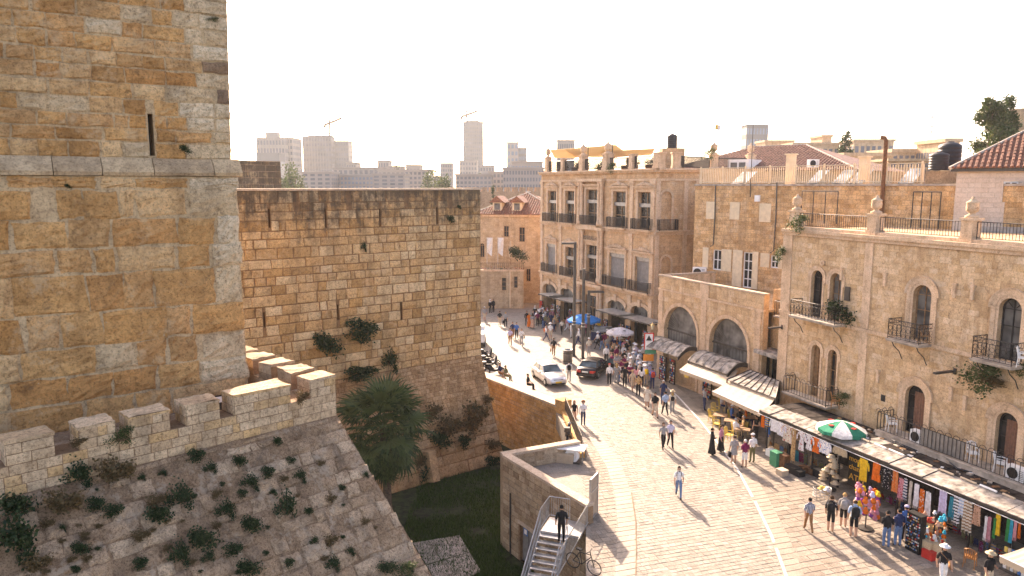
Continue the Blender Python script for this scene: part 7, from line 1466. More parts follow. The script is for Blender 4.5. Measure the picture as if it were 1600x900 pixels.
def acc_mesh(kind, sit):
    key = (kind, sit)
    if key in _acc: return _acc[key]
    dz = -.42 if sit else 0; mb = MB(); mb.smooth = True; c = Vector((0, .0, 1.635 + dz))
    def shell(r0, cut, sx=1.0, sy=1.18, off=(0, .012, .012), n=14, m=7, low=-.4):
        rings = []
        for j in range(m + 1):
            a = math.pi / 2 * (1 - j / m) + low * j / m; rings.append([c + Vector(off) + Vector((r0 * sx * math.cos(a) * math.cos(k * 2 * math.pi / n), max(-cut if a < .35 else -9, r0 * sy * math.cos(a) * math.sin(k * 2 * math.pi / n)), r0 * 1.12 * math.sin(a))) for k in range(n)])
        mb.loft(rings)
    if kind == 'short': shell(.092, .045)
    elif kind == 'bald': shell(.088, .0, low=-.2, off=(0, .03, -.03))
    elif kind == 'curly':
        shell(.12, .05); rg = random.Random(3)
        for k in range(26): a, b = rg.uniform(0, 6.28), rg.uniform(-.2, 1.3); mb.box(c + Vector((.12 * math.cos(a) * math.cos(b), abs(.12 * math.sin(a) * math.cos(b)) * .9, .12 * math.sin(b))), (.05, .05, .05), a)
    elif kind in ('long', 'tail'):
        shell(.094, .045); w_ = .085 if kind == 'long' else .035
        mb.loft([[c + Vector((w_ * s * math.cos(q * .785), .085 + .02 * t + .04 * math.sin(q * .785), -.02 - .26 * t)) for q in range(8)] for t, s in ((0, 1.0), (.35, 1.1), (.7, 1.0), (1, .55))])
    elif kind == 'scarf': shell(.105, .055, low=-.75); mb.loft([[c + Vector((r_ * math.cos(q * .785), .02 + r_ * .8 * math.sin(q * .785), z)) for q in range(8)] for r_, z in ((.10, -.08), (.13, -.16), (.17, -.24))])
    elif kind in ('sunhat', 'straw'): mb.lathe(c + Vector((0, .005, .045)), [(.205, -.015), (.21, .0), (.12, .015), (.105, .02), (.10, .085), (.075, .11), (.01, .115)], 16)
    elif kind == 'cap':
        mb.lathe(c + Vector((0, .005, .035)), [(.102, 0), (.105, .03), (.09, .075), (.05, .1), (.01, .105)], 14); mb.hexa([c + Vector(q) for q in ((-.07, -.09, .035), (.07, -.09, .035), (.05, -.19, .02), (-.05, -.19, .02), (-.07, -.09, .05), (.07, -.09, .05), (.05, -.19, .03), (-.05, -.19, .03))])
    elif kind in ('backpack', 'smallpack'):
        z0 = 1.0 + dz; k = 1.0 if kind == 'backpack' else .75
        mb.loft([[Vector((.15 * k * s * (1 if abs(math.cos(q * .785)) > .5 else .8) * math.cos(q * .785) * 1.1, .19 + .085 * k * s * math.sin(q * .785), z0 + h * k)) for q in range(8)] for h, s in ((0, .7), (.05, 1.0), (.28, 1.05), (.4, .9), (.45, .5))])
        for s in (-1, 1): mb.tube([(s * .1, .13, z0 + .1), (s * .13, .0, z0 + .1), (s * .13, -.12, z0 + .25), (s * .11, -.05, z0 + .44), (s * .1, .1, z0 + .42)], .018, 5)
    elif kind == 'shoulderbag':
        mb.tube([(-.16, -.04, 1.42 + dz), (.05, -.13, 1.2 + dz), (.23, -.03, .95 + dz)], .012, 4); mb.tube([(-.16, .04, 1.42 + dz), (.08, .12, 1.2 + dz), (.23, .03, .95 + dz)], .012, 4); mb.box((.26, 0, .86 + dz), (.1, .28, .22))
    elif kind == 'handbag': mb.tube([(.26, -.1, .8), (.26, -.05, .72), (.26, .05, .72)], .01, 4); mb.box((.27, .0, .58), (.12, .34, .3))
    elif kind in ('skirt', 'longskirt', 'dress'):
        zb = dict(skirt=.52, longskirt=.14, dress=.58)[kind]; n = 18; rings = []
        prof = [(1.06, .145, .11), (.98, .165, .13), (.85, .19, .15), ((.85 + zb) / 2, .21, .18), (zb, .235 if kind != 'longskirt' else .27, .21 if kind != 'longskirt' else .25)]
        if kind == 'dress': prof = [(1.30, .172, .122), (1.12, .15, .112)] + prof[1:]
        for z, rx, ry in prof: t = max(0, (1.0 - z)); rings.append([Vector((rx * (1 + .06 * t * math.cos(q * 5)) * math.cos(q * 2 * math.pi / n), ry * (1 + .06 * t * math.sin(q * 4)) * math.sin(q * 2 * math.pi / n), z)) for q in range(n)])
        mb.loft(rings, caps=False)
    me = mb.mesh(kind, 'skin'); _acc[key] = me; return me
def col_mat(o, m):
    for sl in o.material_slots: sl.link = 'OBJECT'; sl.material = m
HAIRC = dict(black=(.012, .010, .009), brown=(.06, .03, .015), blond=(.42, .26, .10), grey=(.42, .40, .38), red=(.25, .09, .03), white=(.6, .58, .55))
NPEOPLE = 0
def person(x, y, face, top, bottom, where, pose='stand', sleeve='short', legs='long', hair='short', hc='brown', hat=None, hatc='white', bag=None, bagc='black', skirt=None, h=1.72, pat=None, col2=None, skin='skin', z=0.0, group=None, pos=None, shoes='black', lab=None):
    """x, y: pixel of the feet; face: heading in degrees, 0 towards the viewer, 90 to the right."""
    global NPEOPLE
    p = Vector(pos) if pos is not None else G(x, y, z); sit = pose == 'sit'
    word = {'skirt': 'skirt', 'longskirt': 'long skirt', 'dress': 'dress'}.get(skirt, 'shorts' if legs == 'short' else 'trousers')
    ex = (' with ' + ('%s ' % bagc if bagc else '') + {'backpack': 'backpack', 'smallpack': 'small backpack', 'shoulderbag': 'shoulder bag', 'handbag': 'hand bag'}[bag]) if bag else ''
    ht = {'sunhat': ' %s sun hat,' % hatc, 'straw': ' straw hat,', 'cap': ' %s cap,' % hatc, 'scarf': ' %s head scarf,' % hatc}.get(hat, '')
    pt = {'check': 'checked ', 'print': 'patterned ', 'stripe': 'striped '}.get(pat, '')
    L_ = ('person in' + ht + ' %s%s dress' % (pt, top) if skirt == 'dress' else 'person in' + ht + ' %s%s top and %s %s' % (pt, top, bottom, word)) + ex + ' ' + where
    if len(L_.split()) > 16: L_ = L_.replace(' and %s %s' % (bottom, word), '')
    if len(L_.split()) > 16: L_ = 'person in' + ht + ' %s top ' % top + where
    if len(L_.split()) > 16: L_ = 'person in %s top ' % top + where
    g = group or ('people walking on the plaza')
    t = bpy.data.objects.new('person', None); col.objects.link(t); t.location = p; t.rotation_euler = (0, 0, R(face)); k = h / 1.72; t.scale = (k, k, k); t.empty_display_size = .3; tag(t, lab or L_, 'person', g)
    def child(nm, me): o = bpy.data.objects.new(nm, me); col.objects.link(o); o.parent = t; return o
    b = child('body', body_mesh(pose, sleeve, legs)); ms = [MATS[skin], cloth(COL[top], pat, COL[col2] if col2 else None), cloth(COL[bottom]), cloth(COL[shoes]), MATS['black_plastic'], MATS['lip']]
    if skirt: ms[2] = ms[0] if skirt in ('skirt', 'dress') else cloth(COL[bottom])
    for sl, m in zip(b.material_slots, ms): sl.link = 'OBJECT'; sl.material = m
    if hat != 'scarf' and hair: col_mat(child('hair', acc_mesh(hair, sit)), cloth(HAIRC[hc]))
    if hat: col_mat(child('head_scarf' if hat == 'scarf' else 'hat', acc_mesh(hat, sit)), MATS['straw'] if hat == 'straw' else cloth(COL[hatc]))
    if bag: col_mat(child('backpack' if 'pack' in bag else 'bag', acc_mesh(bag, sit)), cloth(COL[bagc]))
    if skirt: col_mat(child('skirt' if skirt != 'dress' else 'dress', acc_mesh(skirt, sit)), cloth(COL[bottom] if skirt != 'dress' else COL[top], pat if skirt == 'dress' else None, COL[col2] if col2 and skirt == 'dress' else None))
    NPEOPLE += 1; return t
P_ = person
# the open road
P_(1060, 777, -8, 'white', 'denim', 'walking alone in the middle of the road', 'walk', hair='long', hc='black', bag='smallpack', h=1.66)
P_(1036, 701, 8, 'grey', 'black', 'walking beside the one in a checked shirt', 'stroll', hair='long', hc='brown', h=1.64); P_(1047, 699, 0, 'white', 'black', 'walking down the road with the one in grey', 'walk', pat='check', col2='violet', hc='black', h=1.7)
P_(897, 663, 0, 'black', 'peach', 'walking by the parapet with one in a pale shirt', 'stroll', 'none', hair='long', hc='red', h=1.65); P_(911, 664, -5, 'white', 'navy', 'walking by the parapet beside one with red hair', 'hold', 'long', hair='curly', hc='red', h=1.68)
P_(1011, 638, -10, 'cream', 'cream', 'walking off from the crowd at the shop corner', 'stroll', skirt='dress', legs='short', hc='brown', h=1.66); P_(1023, 652, 5, 'black', 'beige', 'walking beside the one in a cream dress', 'walk', legs='short', hc='black', h=1.76); P_(1036, 630, -15, 'navy', 'navy', 'walking out of the crowd near the arcade pillar', 'stroll', hc='grey', h=1.74); P_(1039, 649, 190, 'skyblue', 'black', 'walking towards the arcade', 'walk', hc='black'); P_(1050, 646, 170, 'cream', 'grey', 'walking towards the arcade', 'stroll', hair='long', hc='blond', hat='straw', bag='smallpack', h=1.66)
# by the cafe
P_(1100, 641, 100, 'grey', 'navy', 'standing at the goods below the plain awning', 'hold', h=1.75); P_(1112, 711, 95, 'black', 'black', 'standing outside the cafe', 'fold', 'long', skirt='longskirt', hair='short', hc='black', h=1.66); P_(1126, 706, 60, 'rose', 'black', 'standing outside the cafe', 'stand', 'long', skirt='longskirt', hair='long', hc='brown', h=1.66)
P_(1146, 724, 185, 'grey', 'grey', 'standing before the cafe with a dark bag', 'stand', skirt='dress', legs='short', hair='short', hc='brown', bag='handbag', h=1.66); P_(1163, 731, 190, 'maroon', 'white', 'standing before the cafe tables', 'hold', legs='short', hair='short', hc='white', h=1.68); P_(1175, 723, 200, 'white', 'olive', 'standing before the cafe tables', 'stand', hat='cap', hatc='white', h=1.74)
cg = 'guests seated at the cafe'
for (x, y, f, a, b, kw) in ((1143, 662, 60, 'blue', 'navy', dict(hat='cap', hatc='white')), (1149, 684, 120, 'white', 'beige', dict(hc='grey')), (1161, 680, -100, 'tan', 'beige', dict(hc='grey')), (1155, 667, 20, 'black', 'black', dict(hc='black')), (1128, 643, 40, 'white', 'navy', dict(hat='sunhat', hatc='white')), (1137, 645, -20, 'peach', 'beige', dict(hc='brown')), (1165, 666, 70, 'orange', 'navy', dict(hc='brown'))): P_(x, y, f, a, b, 'sitting at a cafe table', 'sit', group=cg, **kw)
for x, y in ((1143, 660), (1149, 682), (1161, 678), (1155, 665), (1128, 641), (1137, 643), (1165, 664)): chair(G(x, y), R(60 if x < 1150 else 200), 'yellow cane chair with a cafe guest sitting on it', 'sail', .95, 'occupied cafe chairs', nm='cane_chair')
P_(1181, 690, -60, 'black', 'black', 'standing under the edge of the striped awning', 'hold', 'none', hair='long', hc='black', h=1.66); P_(1199, 704, 90, 'blue', 'beige', 'standing behind the hanging blouses', 'stand', h=1.68)
# along the stalls
P_(1263, 831, 175, 'white', 'brown', 'walking past the stalls', 'walk', pat='check', col2='navy', hair='short', hc='black', h=1.66); P_(1297, 831, 150, 'black', 'black', 'looking at the hat stand', 'stand', legs='short', pat='print', col2='grey', bag='backpack', h=1.76); P_(1317, 824, 160, 'grey', 'black', 'standing between two others with packs by the toy rack', 'stand', legs='short', bag='backpack', bagc='grey', hair='short', hc='blond', h=1.7); P_(1333, 840, 165, 'skyblue', 'black', 'standing close to the soft toy rack', 'stand', legs='short', hair='bald', hc='brown', bag='backpack', h=1.84)
P_(1384, 856, 170, 'black', 'denim', 'facing the stalls beside one in navy', 'hold', hc='black', h=1.74); P_(1402, 854, 185, 'navy', 'denim', 'standing next to the jewellery rack', 'hold', hc='black', h=1.76); P_(1413, 846, 150, 'blue', 'black', 'at the jewellery rack', 'stand', 'long', hat='cap', hatc='violet', hair='short', h=1.7)
P_(1472, 914, -10, 'black', 'white', 'strolling past the straw bags', 'stroll', hair='long', hc='brown', hat='sunhat', hatc='white', bag='shoulderbag', bagc='brown', h=1.7); P_(1543, 926, 15, 'black', 'beige', 'holding patterned cloth by the book rack', 'hold', hat='straw', h=1.7)
P_(877, 848, 185, 'black', 'black', 'standing on the landing of the steel stair', 'stand', hc='black', h=1.78)
# crowd at the shop corner
cw_ = 'crowd at the shop corner below the white parasol'
for (x, y, f, a, b, kw) in ((947, 569, 0, 'white', 'black', dict(sleeve='long', hc='black')), (952, 601, 185, 'white', 'black', dict(sleeve='long', hat='cap', hatc='red', hc='grey')), (963, 600, 180, 'grey', 'grey', dict(hair='long', hc='blond')), (976, 605, 0, 'black', 'black', dict(hc='black')), (980, 594, 10, 'black', 'black', dict(hat='cap', hatc='grey')), (988, 612, 20, 'beige', 'beige', dict(legs='short', hair='short', hc='blond', pose='stroll')), (997, 619, 175, 'tan', 'black', dict(pat='print', col2='brown', hair='bald')), (993, 604, 190, 'pink', 'navy', dict(hair='long', hc='black')), (1009, 603, 180, 'violet', 'beige', dict(bag='backpack', bagc='yellow', hat='sunhat', hatc='white')), (1019, 608, 185, 'blue', 'navy', dict(bag='backpack', bagc='red', hc='black')), (1002, 606, 170, 'white', 'black', dict(hair='long', hc='black'))): P_(x, y, f, a, b, 'at the edge of the crowd by the arcade corner', kw.pop('pose', 'stand'), group=cw_, **kw)
rg = random.Random(17)
for (x, y) in ((990.7, 532), (993, 536), (991, 543), (999, 545), (989, 548), (998, 553), (996, 559), (1006, 564), (999, 566), (1007, 570), (1015, 567), (1015, 553), (1013, 549), (986, 556), (1004, 536)): P_(x, y + 31, rg.uniform(150, 230), rg.choice(['white', 'white', 'cream', 'skyblue', 'violet']), rg.choice(['beige', 'denim', 'grey', 'black']), 'in the tour group of white hats', rg.choice(['stand', 'hold']), group='tour group in white hats', hat='sunhat', hatc='white', hair='short', h=rg.uniform(1.6, 1.75))
for (x, y) in ((956, 537), (963, 539), (956, 548), (968, 551), (975, 544), (981, 543), (963, 553), (976, 553), (970, 560), (984, 566), (966, 566), (974, 536), (983, 550)): P_(x, y + 32, rg.uniform(-60, 60), rg.choice(['white', 'black', 'grey', 'rose', 'maroon', 'cream']), rg.choice(['black', 'navy', 'beige', 'denim']), 'in the thick of the crowd under the white parasol', rg.choice(['stand', 'hold', 'fold']), group=cw_, hair=rg.choice(['short', 'long', 'short']), hc=rg.choice(['black', 'brown', 'grey', 'blond']), hat=rg.choice([None, None, 'cap', 'scarf']), hatc=rg.choice(['white', 'black']), h=rg.uniform(1.6, 1.78))
# between the cars, on the coping
P_(889, 596, 175, 'white', 'grey', 'walking between the two cars', 'walk', 'long', hc='black', bag='backpack')
gp = 'people sitting on the parapet coping'
for x, y, f, a, b in ((823, 603, 70, 'black', 'black'), (788, 589, 60, 'olive', 'olive'), (779, 585, 50, 'navy', 'brown')): q = G(x, y, .52); P_(x, y, f, a, b, 'sitting on the coping of the retaining wall', 'sit', group=gp, pos=(q.x + .1, q.y + .35, .08), hc='black')
# the far plaza
fg = 'people far across the plaza'
FAR = [(865, 556, 175, 'black', 'brown', 'walk', dict(bag='handbag', bagc='brown')), (853, 533, 90, 'white', 'navy', 'walk', dict(bag='smallpack', bagc='orange')), (860, 530, 170, 'white', 'beige', 'stand', dict(hat='sunhat', hatc='white', legs='short')), (867, 517, 180, 'tan', 'black', 'stand', dict(hair='long', hc='blond', legs='short')), (861, 512, 160, 'navy', 'navy', 'stand', {}), (851, 506, 0, 'white', 'black', 'stand', {}), (845, 507, 20, 'black', 'black', 'hold', {}), (886, 518, 90, 'pink', 'white', 'walk', dict(sleeve='long', hair='short')), (892, 528, 100, 'white', 'white', 'stand', dict(sleeve='long', bag='shoulderbag', bagc='brown', hair='long', hc='black')), (904, 540, -90, 'white', 'navy', 'walk', dict(sleeve='long', hat='scarf', hatc='white')), (915, 526, 0, 'rose', 'black', 'stand', {}), (920, 556, 10, 'cream', 'grey', 'hold', dict(hat='cap', hatc='white')),
 (781, 509, 175, 'black', 'beige', 'stand', {}), (790, 511, 170, 'grey', 'black', 'stroll', dict(hair='short', hc='blond', bag='handbag')), (797, 539, 5, 'violet', 'brown', 'walk', {}), (801, 528, 10, 'navy', 'brown', 'stroll', {}), (807, 529, 0, 'blue', 'black', 'stroll', {}), (815, 540, -5, 'white', 'grey', 'walk', dict(bag='shoulderbag')), (757, 502, 160, 'grey', 'beige', 'stand', dict(hat='cap', hatc='white', legs='short')), (766, 489, 40, 'black', 'black', 'stand', dict(hat='scarf', hatc='white', sleeve='long')), (771, 488, -30, 'black', 'black', 'stand', dict(sleeve='long')), (823, 509, 0, 'black', 'black', 'stand', dict(sleeve='long')), (827, 512, 0, 'orange', 'orange', 'stand', dict(skirt='longskirt', hair='long', hc='blond')), (832, 513, 170, 'grey', 'peach', 'stand', dict(skirt='longskirt', hat='scarf', hatc='black')), (840, 510, 180, 'maroon', 'black', 'stand', {}), (836, 500, 0, 'black', 'navy', 'stand', dict(hat='scarf', hatc='white')), (846, 499, 0, 'grey', 'black', 'stand', {}), (855, 500, 20, 'red', 'black', 'stand', {}), (827, 473, 0, 'black', 'black', 'stand', dict(sleeve='long'))]
for (x, y, f, a, b, ps, kw) in FAR: P_(x, y, f, a, b, 'on the far plaza before the hotel', ps, group=fg, **kw)
for k in range(30):
    x, y = (rg.uniform(838, 884), 0) if k < 14 else (rg.uniform(925, 985), 0); yb = 497 + (x - 850) * .33; y = yb + rg.uniform(4, 18) + (4 if k >= 14 else 0)
    P_(x, y, rg.uniform(-180, 180), rg.choice(['white', 'black', 'grey', 'navy', 'cream', 'maroon', 'blue', 'rose', 'olive']), rg.choice(['black', 'navy', 'beige', 'denim', 'grey']), 'among shoppers at the hotel arches', rg.choice(['stand', 'hold', 'walk', 'stroll', 'fold']), group='shoppers at the hotel arches', hair=rg.choice(['short', 'long', 'short', 'tail']), hc=rg.choice(['black', 'brown', 'grey', 'blond']), hat=rg.choice([None, None, None, 'cap', 'scarf', 'sunhat']), bag=rg.choice([None, None, 'backpack', 'shoulderbag']), h=rg.uniform(1.58, 1.8))
for x, y in ((807, 472), (813, 471), (819, 470)): P_(x, y, 0, 'black', 'black', 'sitting on a bench by the dormer house', 'sit', group='people in black on the bench', sleeve='long', hat='scarf' if x == 813 else None)
q = G(813, 469); t = empty('bench', q, 'dark wooden bench with people in black near the dormer house', 'bench'); mb = MB(); mb.box(q + Vector((0, .1, .42)), (2.4, .4, .06)); mb.build('seat', 'wood', t)
for x in (-1, 1): mb = MB(); mb.box(q + Vector((x, .1, .2)), (.08, .35, .4)); mb.build('leg', 'iron', t)
# ================================================================ plants
def tuft_mesh(seed, n, rx, ry, rz, leaf, mat, hang=.0):
    """A bush of leaf-sized faces on short stems, growing out along -Y from the wall."""
    r = random.Random(seed); mb = MB()
    lumps = [(Vector((r.uniform(-.6, .6) * rx, -abs(r.uniform(.2, .8)) * ry, r.uniform(-.6, .6) * rz)), r.uniform(.3, .55)) for _ in range(6)]
    for k in range(n):
        c, s = r.choice(lumps); d = Vector((r.gauss(0, 1), r.gauss(0, 1), r.gauss(0, 1))).normalized(); q = c + Vector((d.x * rx, d.y * ry, d.z * rz)) * s * r.uniform(.3, 1.25)
        q.z -= hang * q.x * q.x; a = Vector((r.uniform(-1, 1), r.uniform(-1, .3), r.uniform(-.8, .8))).normalized() * leaf * r.uniform(.6, 1.5); b = a.cross(Vector((r.uniform(-1, 1), r.uniform(-1, 1), r.uniform(-1, 1)))).normalized() * leaf * .45
        mb.face([q, q + a * .5 + b, q + a, q + a * .5 - b])
    return mb.mesh('foliage', mat)
def stem_mesh(seed, rx, rz):
    r = random.Random(seed); mb = MB()
    for k in range(7): a = Vector((r.uniform(-.7, .7) * rx, -r.uniform(.2, .7) * rx, r.uniform(-.7, .7) * rz)); mb.tube([(0, .05, 0), a * .5 + Vector((0, -.03, 0)), a], .012, 4, r2=.005)
    return mb.mesh('stems', 'bark')
TU = [(tuft_mesh(1, 800, .5, .4, .5, .07, 'leaf_dark'), stem_mesh(1, .5, .5)), (tuft_mesh(2, 800, .42, .4, .6, .065, 'leaf_dark'), stem_mesh(2, .4, .6)), (tuft_mesh(3, 800, .55, .4, .42, .07, 'leaf_dark'), stem_mesh(3, .5, .4)), (tuft_mesh(4, 600, .5, .4, .5, .08, 'leaf_dry'), stem_mesh(4, .5, .5)), (tuft_mesh(5, 800, .6, .45, .5, .06, 'leaf_mid'), stem_mesh(5, .5, .5))]
def tuft(F, x, y, spx, kind, lab, grp, tall=1.0, nm='caper_bush', cat='bush'):
    u, v = F.uv(x, y); p = F.p(u, v, .02); dist = (p - CAM).length; s = spx * 2.15 * dist / FPX; t = bpy.data.objects.new(nm, None); col.objects.link(t); t.location = p; t.rotation_euler = (0, 0, math.atan2(F.U.y, F.U.x)); t.scale = (s, s, s * tall); tag(t, lab, cat, grp); t.empty_display_size = .2
    for n_, me in (('foliage', TU[kind][0]), ('stems', TU[kind][1])): o = bpy.data.objects.new(n_, me); col.objects.link(o); o.parent = t; o.rotation_euler = (0, 0, (x * 7.3) % .8 - .4)
    return t
gx = 'bushes rooted in the near glacis'; gd = 'dark caper bush rooted in the near sloping glacis'; gr_ = 'dry brown tuft rooted in the near sloping glacis'
for (x, y, s, k, tl) in ((116, 740, 22, 1, 1.1), (185, 737, 28, 3, 1), (30, 792, 26, 0, 1), (105, 785, 26, 3, 1), (18, 838, 34, 1, 1.3), (147, 787, 14, 2, 1), (75, 818, 10, 3, 1), (247, 806, 24, 0, .9), (276, 775, 22, 1, 1.2), (240, 785, 16, 3, 1), (173, 797, 16, 2, .8), (302, 712, 15, 2, .9), (325, 730, 12, 1, 1), (374, 722, 14, 0, 1), (387, 752, 16, 1, 1), (336, 773, 10, 3, 1), (348, 795, 17, 1, 1.1), (322, 845, 24, 0, 1.2), (276, 865, 17, 1, 1.5), (375, 772, 10, 2, 1), (414, 738, 13, 2, 1), (432, 692, 10, 0, 1.2), (466, 742, 12, 1, 1), (439, 792, 20, 1, 1.6), (395, 822, 18, 0, 1.2), (362, 857, 16, 2, .8), (320, 870, 12, 1, 1), (220, 838, 14, 3, 1), (130, 858, 14, 0, 1.1), (60, 880, 18, 3, 1), (516, 780, 10, 3, 1), (487, 845, 9, 1, 1), (452, 720, 9, 2, 1), (480, 800, 10, 0, 1), (516, 845, 12, 3, 1.1), (516, 880, 13, 1, 1.2), (393, 888, 20, 0, 1), (448, 880, 10, 2, 1), (570, 815, 8, 3, 1), (545, 860, 9, 1, 1), (604, 885, 20, 0, .7), (625, 888, 20, 4, .7), (500, 725, 8, 3, 1), (425, 768, 7, 1, 1), (215, 880, 12, 2, 1)):
    tuft(GLF, x, y, s * .95, k, gr_ if k == 3 else gd, gx, tl)
rk = random.Random(91)
for k in range(46):
    x, y = rk.uniform(20, 640), rk.uniform(720, 895)
    u, v = GLF.uv(x, y)
    if u < arr * v - .2 and v < -.3: tuft(GLF, x, y, rk.uniform(3.5, 8), rk.choice([0, 1, 2, 3, 3]), 'tiny weed sprouting from a joint of the near glacis', 'weeds in the near glacis', rk.uniform(.7, 1.3), 'wall_weed', 'weed')
for (x, y, s, k, tl, lab) in ((183, 680, 16, 4, .8, 'small green plant in a gap of the bastion parapet'), (120, 690, 12, 3, .6, 'dry tuft on the bastion parapet between two merlons'), (470, 620, 12, 3, 1, 'yellowing tuft hanging beside the corner merlon')): tuft(PF, x, y, s, k, lab, None, tl)
gm = 'bushes growing from the fortress wall'
for (x, y, s, k, tl, lab) in ((514, 542, 24, 0, 1.1, 'dark shrub on the fortress wall beside the palm, left of a twin'), (562, 515, 28, 2, .8, 'wide dark shrub high on the fortress wall above the palm'), (605, 562, 15, 1, 1.3, 'narrow dark shrub right of the palm crown'), (552, 582, 34, 2, .4, 'flat spreading shrub just above the palm crown'), (566, 385, 6, 1, 1.4, 'tiny hanging plant in the middle of the fortress wall'), (703, 345, 9, 0, 1, 'small green plant under the blackened top of the fortress wall'), (717, 325, 5, 0, 1, 'tiny plant close to the crest of the fortress wall')): tuft(MF, x, y, s, k, lab, gm, tl)
for (x, y, s, k, tl) in ((735, 655, 26, 3, 1.2), (700, 668, 24, 3, 1), (672, 645, 18, 3, 1), (762, 625, 10, 3, 1), (690, 690, 20, 0, 1), (770, 695, 14, 3, .8), (655, 720, 14, 3, 1), (720, 690, 14, 2, 1), (765, 720, 16, 2, .7), (664, 738, 16, 1, 1.6), (640, 650, 12, 3, 1), (740, 640, 12, 2, 1)): tuft(MG, x, y, s, k, 'dry brown bush on the sloping foot of the fortress wall' if k == 3 else 'dark bush on the sloping foot of the fortress wall', 'bushes on the sloping foot', tl)
gh = 'plants growing on the arched window house'
for (x, y, s, k, tl, lab) in ((1253, 348, 18, 4, .8, 'green bush at the roof edge below the first urn post'), (1225, 396, 13, 4, 1, 'green bush at the corner of the arched window house'), (1324, 493, 24, 0, .9, 'dark bush hanging from the first curled balcony'), (1318, 620, 14, 4, .7, 'green bush below the plain railed balcony'), (1540, 585, 26, 4, .9, 'trailing green vine below the last curled balcony'), (1562, 598, 20, 3, .6, 'dry trailing stems beside the green vine'), (1597, 576, 10, 4, 1, 'small green plant at the far end below the last balcony')): tuft(HF, x, y, s, k, lab, gh, tl)
tuft(TF, 291, 236, 9, 0, 'small dark plant on the tower near the ledge', None); tuft(TF, 107, 292, 5, 0, 'tiny dark plant just under the tower ledge', None); tuft(UF, 331, 31, 8, 4, 'thin green plant high on the tower corner', None, .5)
tuft(IF, 958, 262, 9, 4, 'green plant on the hotel cornice beside the tallest urn', None, 1, 'roof_plant', 'plant'); tuft(IF, 935, 262, 6, 4, 'small plant by the hotel roof railing', None, 1, 'roof_plant', 'plant'); tuft(JF, 1105, 240, 10, 4, 'leafy potted plant on the hotel roof behind the railing', None, 1, 'roof_plant', 'plant'); tuft(TWF, 812, 400, 16, 0, 'dark shrub beside the folded parasol on the terrace', None, 1, 'terrace_shrub', 'bush')
hb = tuft_mesh(77, 900, .9, .5, .55, .10, 'leaf_dark'); hg = random.Random(14)
for k, (x, l) in enumerate(((864, 'beside the outermost urn'), (885, 'left of the second urn'), (897, 'right before the second urn'), (925, 'between the two taller urns'), (933, 'close to the tallest urn'), (962, 'right of the tallest urn'), (972, 'before a plain post'), (1000, 'below the black tank hut'), (1010, 'at the rounded corner'))):
    u = upos(IF, x, 250); p = IF.p(u, IT + .05, -1.3); t = empty('roof_planter', p, 'dark planter hedge on the hotel roof ' + l, 'planter', 'planters on the hotel roof'); mb = MB(); mb.box(p + Vector((0, 0, .22)), (1.3, .4, .44), ang); mb.build('trough', 'rust', t)
    o = bpy.data.objects.new('foliage', hb); col.objects.link(o); o.parent = t; o.location = (0, 0, .85); o.rotation_euler = (0, 0, hg.uniform(0, 3)); o.scale = (.9, .9, hg.uniform(.7, 1.2))
# ---- fan palm in the moat
pb = G(601, 790, MZ); pb = Vector((D(604, 640, 41.5).x, 41.5, MZ)); crown = Vector((pb.x - .2, pb.y, D(600, 668, 41.5).z))
pm = empty('fan_palm', pb, 'dark fan palm growing in the moat between glacis and fortress wall', 'tree')
mb = MB(); n = 14
mb.loft([[pb.lerp(crown, j / n) + Vector(((.26 - .06 * j / n + .03 * (j % 2)) * math.cos(q * .628), (.26 - .06 * j / n + .03 * (j % 2)) * math.sin(q * .628), 0)) for q in range(10)] for j in range(n + 1)]); mb.build('trunk', 'bark', pm)
def fan_leaf(seed):
    """Petiole, then a pleated fan split into drooping tips."""
    r = random.Random(seed); mb = MB(); P0 = 1.25; mb.tube([(0, 0, 0), (P0 * .5, 0, .10), (P0, 0, .05)], .024, 4, r2=.014); N = 24; o = Vector((P0, 0, .05)); pts = []
    for k in range(N + 1):
        a = (k / N - .5) * 4.0; d = Vector((math.cos(a), math.sin(a), 0)); pts.append((d, o + d * .55 + Vector((0, 0, (.03 if k % 2 else -.03) - .05))))
    vs = [o] + [p for _, p in pts]; mb.raw(vs, [(0, k + 1, k + 2) for k in range(N)])
    for k in range(N):
        if r.random() < .06: continue
        d = (pts[k][0] + pts[k + 1][0]).normalized(); a, b = pts[k][1], pts[k + 1][1]; ln = r.uniform(.42, .62) * (1.0 - .12 * abs(k / N - .5)); m = (a + b) / 2 + d * ln * .5 + Vector((0, 0, -.08)); t = (a + b) / 2 + d * ln + Vector((0, 0, -r.uniform(.18, .42))); w2 = (b - a) * .28
        mb.face([a, m - w2, m + w2, b]); mb.face([m - w2, t, m + w2])
    return mb.mesh('frond', 'palm_leaf')
FL = [fan_leaf(k) for k in range(6)]; rp = random.Random(23)
for k in range(58):
    el = math.asin(max(-.95, min(.98, -.85 + 1.83 * (k / 57)))); az = k * 2.399 + rp.uniform(-.3, .3); o = bpy.data.objects.new('frond', FL[k % 6]); col.objects.link(o); o.parent = pm; o.matrix_parent_inverse = mat_of(pm).inverted(); o.location = crown + Vector((0, 0, .35 * math.sin(el))); o.rotation_euler = (rp.uniform(-.5, .5), -el, az); s = rp.uniform(1.05, 1.5); o.scale = (s, s, s)
for k in range(18):                                              # old fronds hanging down the trunk
    az = k * 2.399; o = bpy.data.objects.new('hanging_frond', FL[k % 6]); col.objects.link(o); o.parent = pm; o.matrix_parent_inverse = mat_of(pm).inverted(); o.location = crown + Vector((0, 0, -.3 - .06 * k)); o.rotation_euler = (rp.uniform(-.4, .4), R(68 + rp.uniform(-10, 14)), az); o.scale = (1.05,) * 3
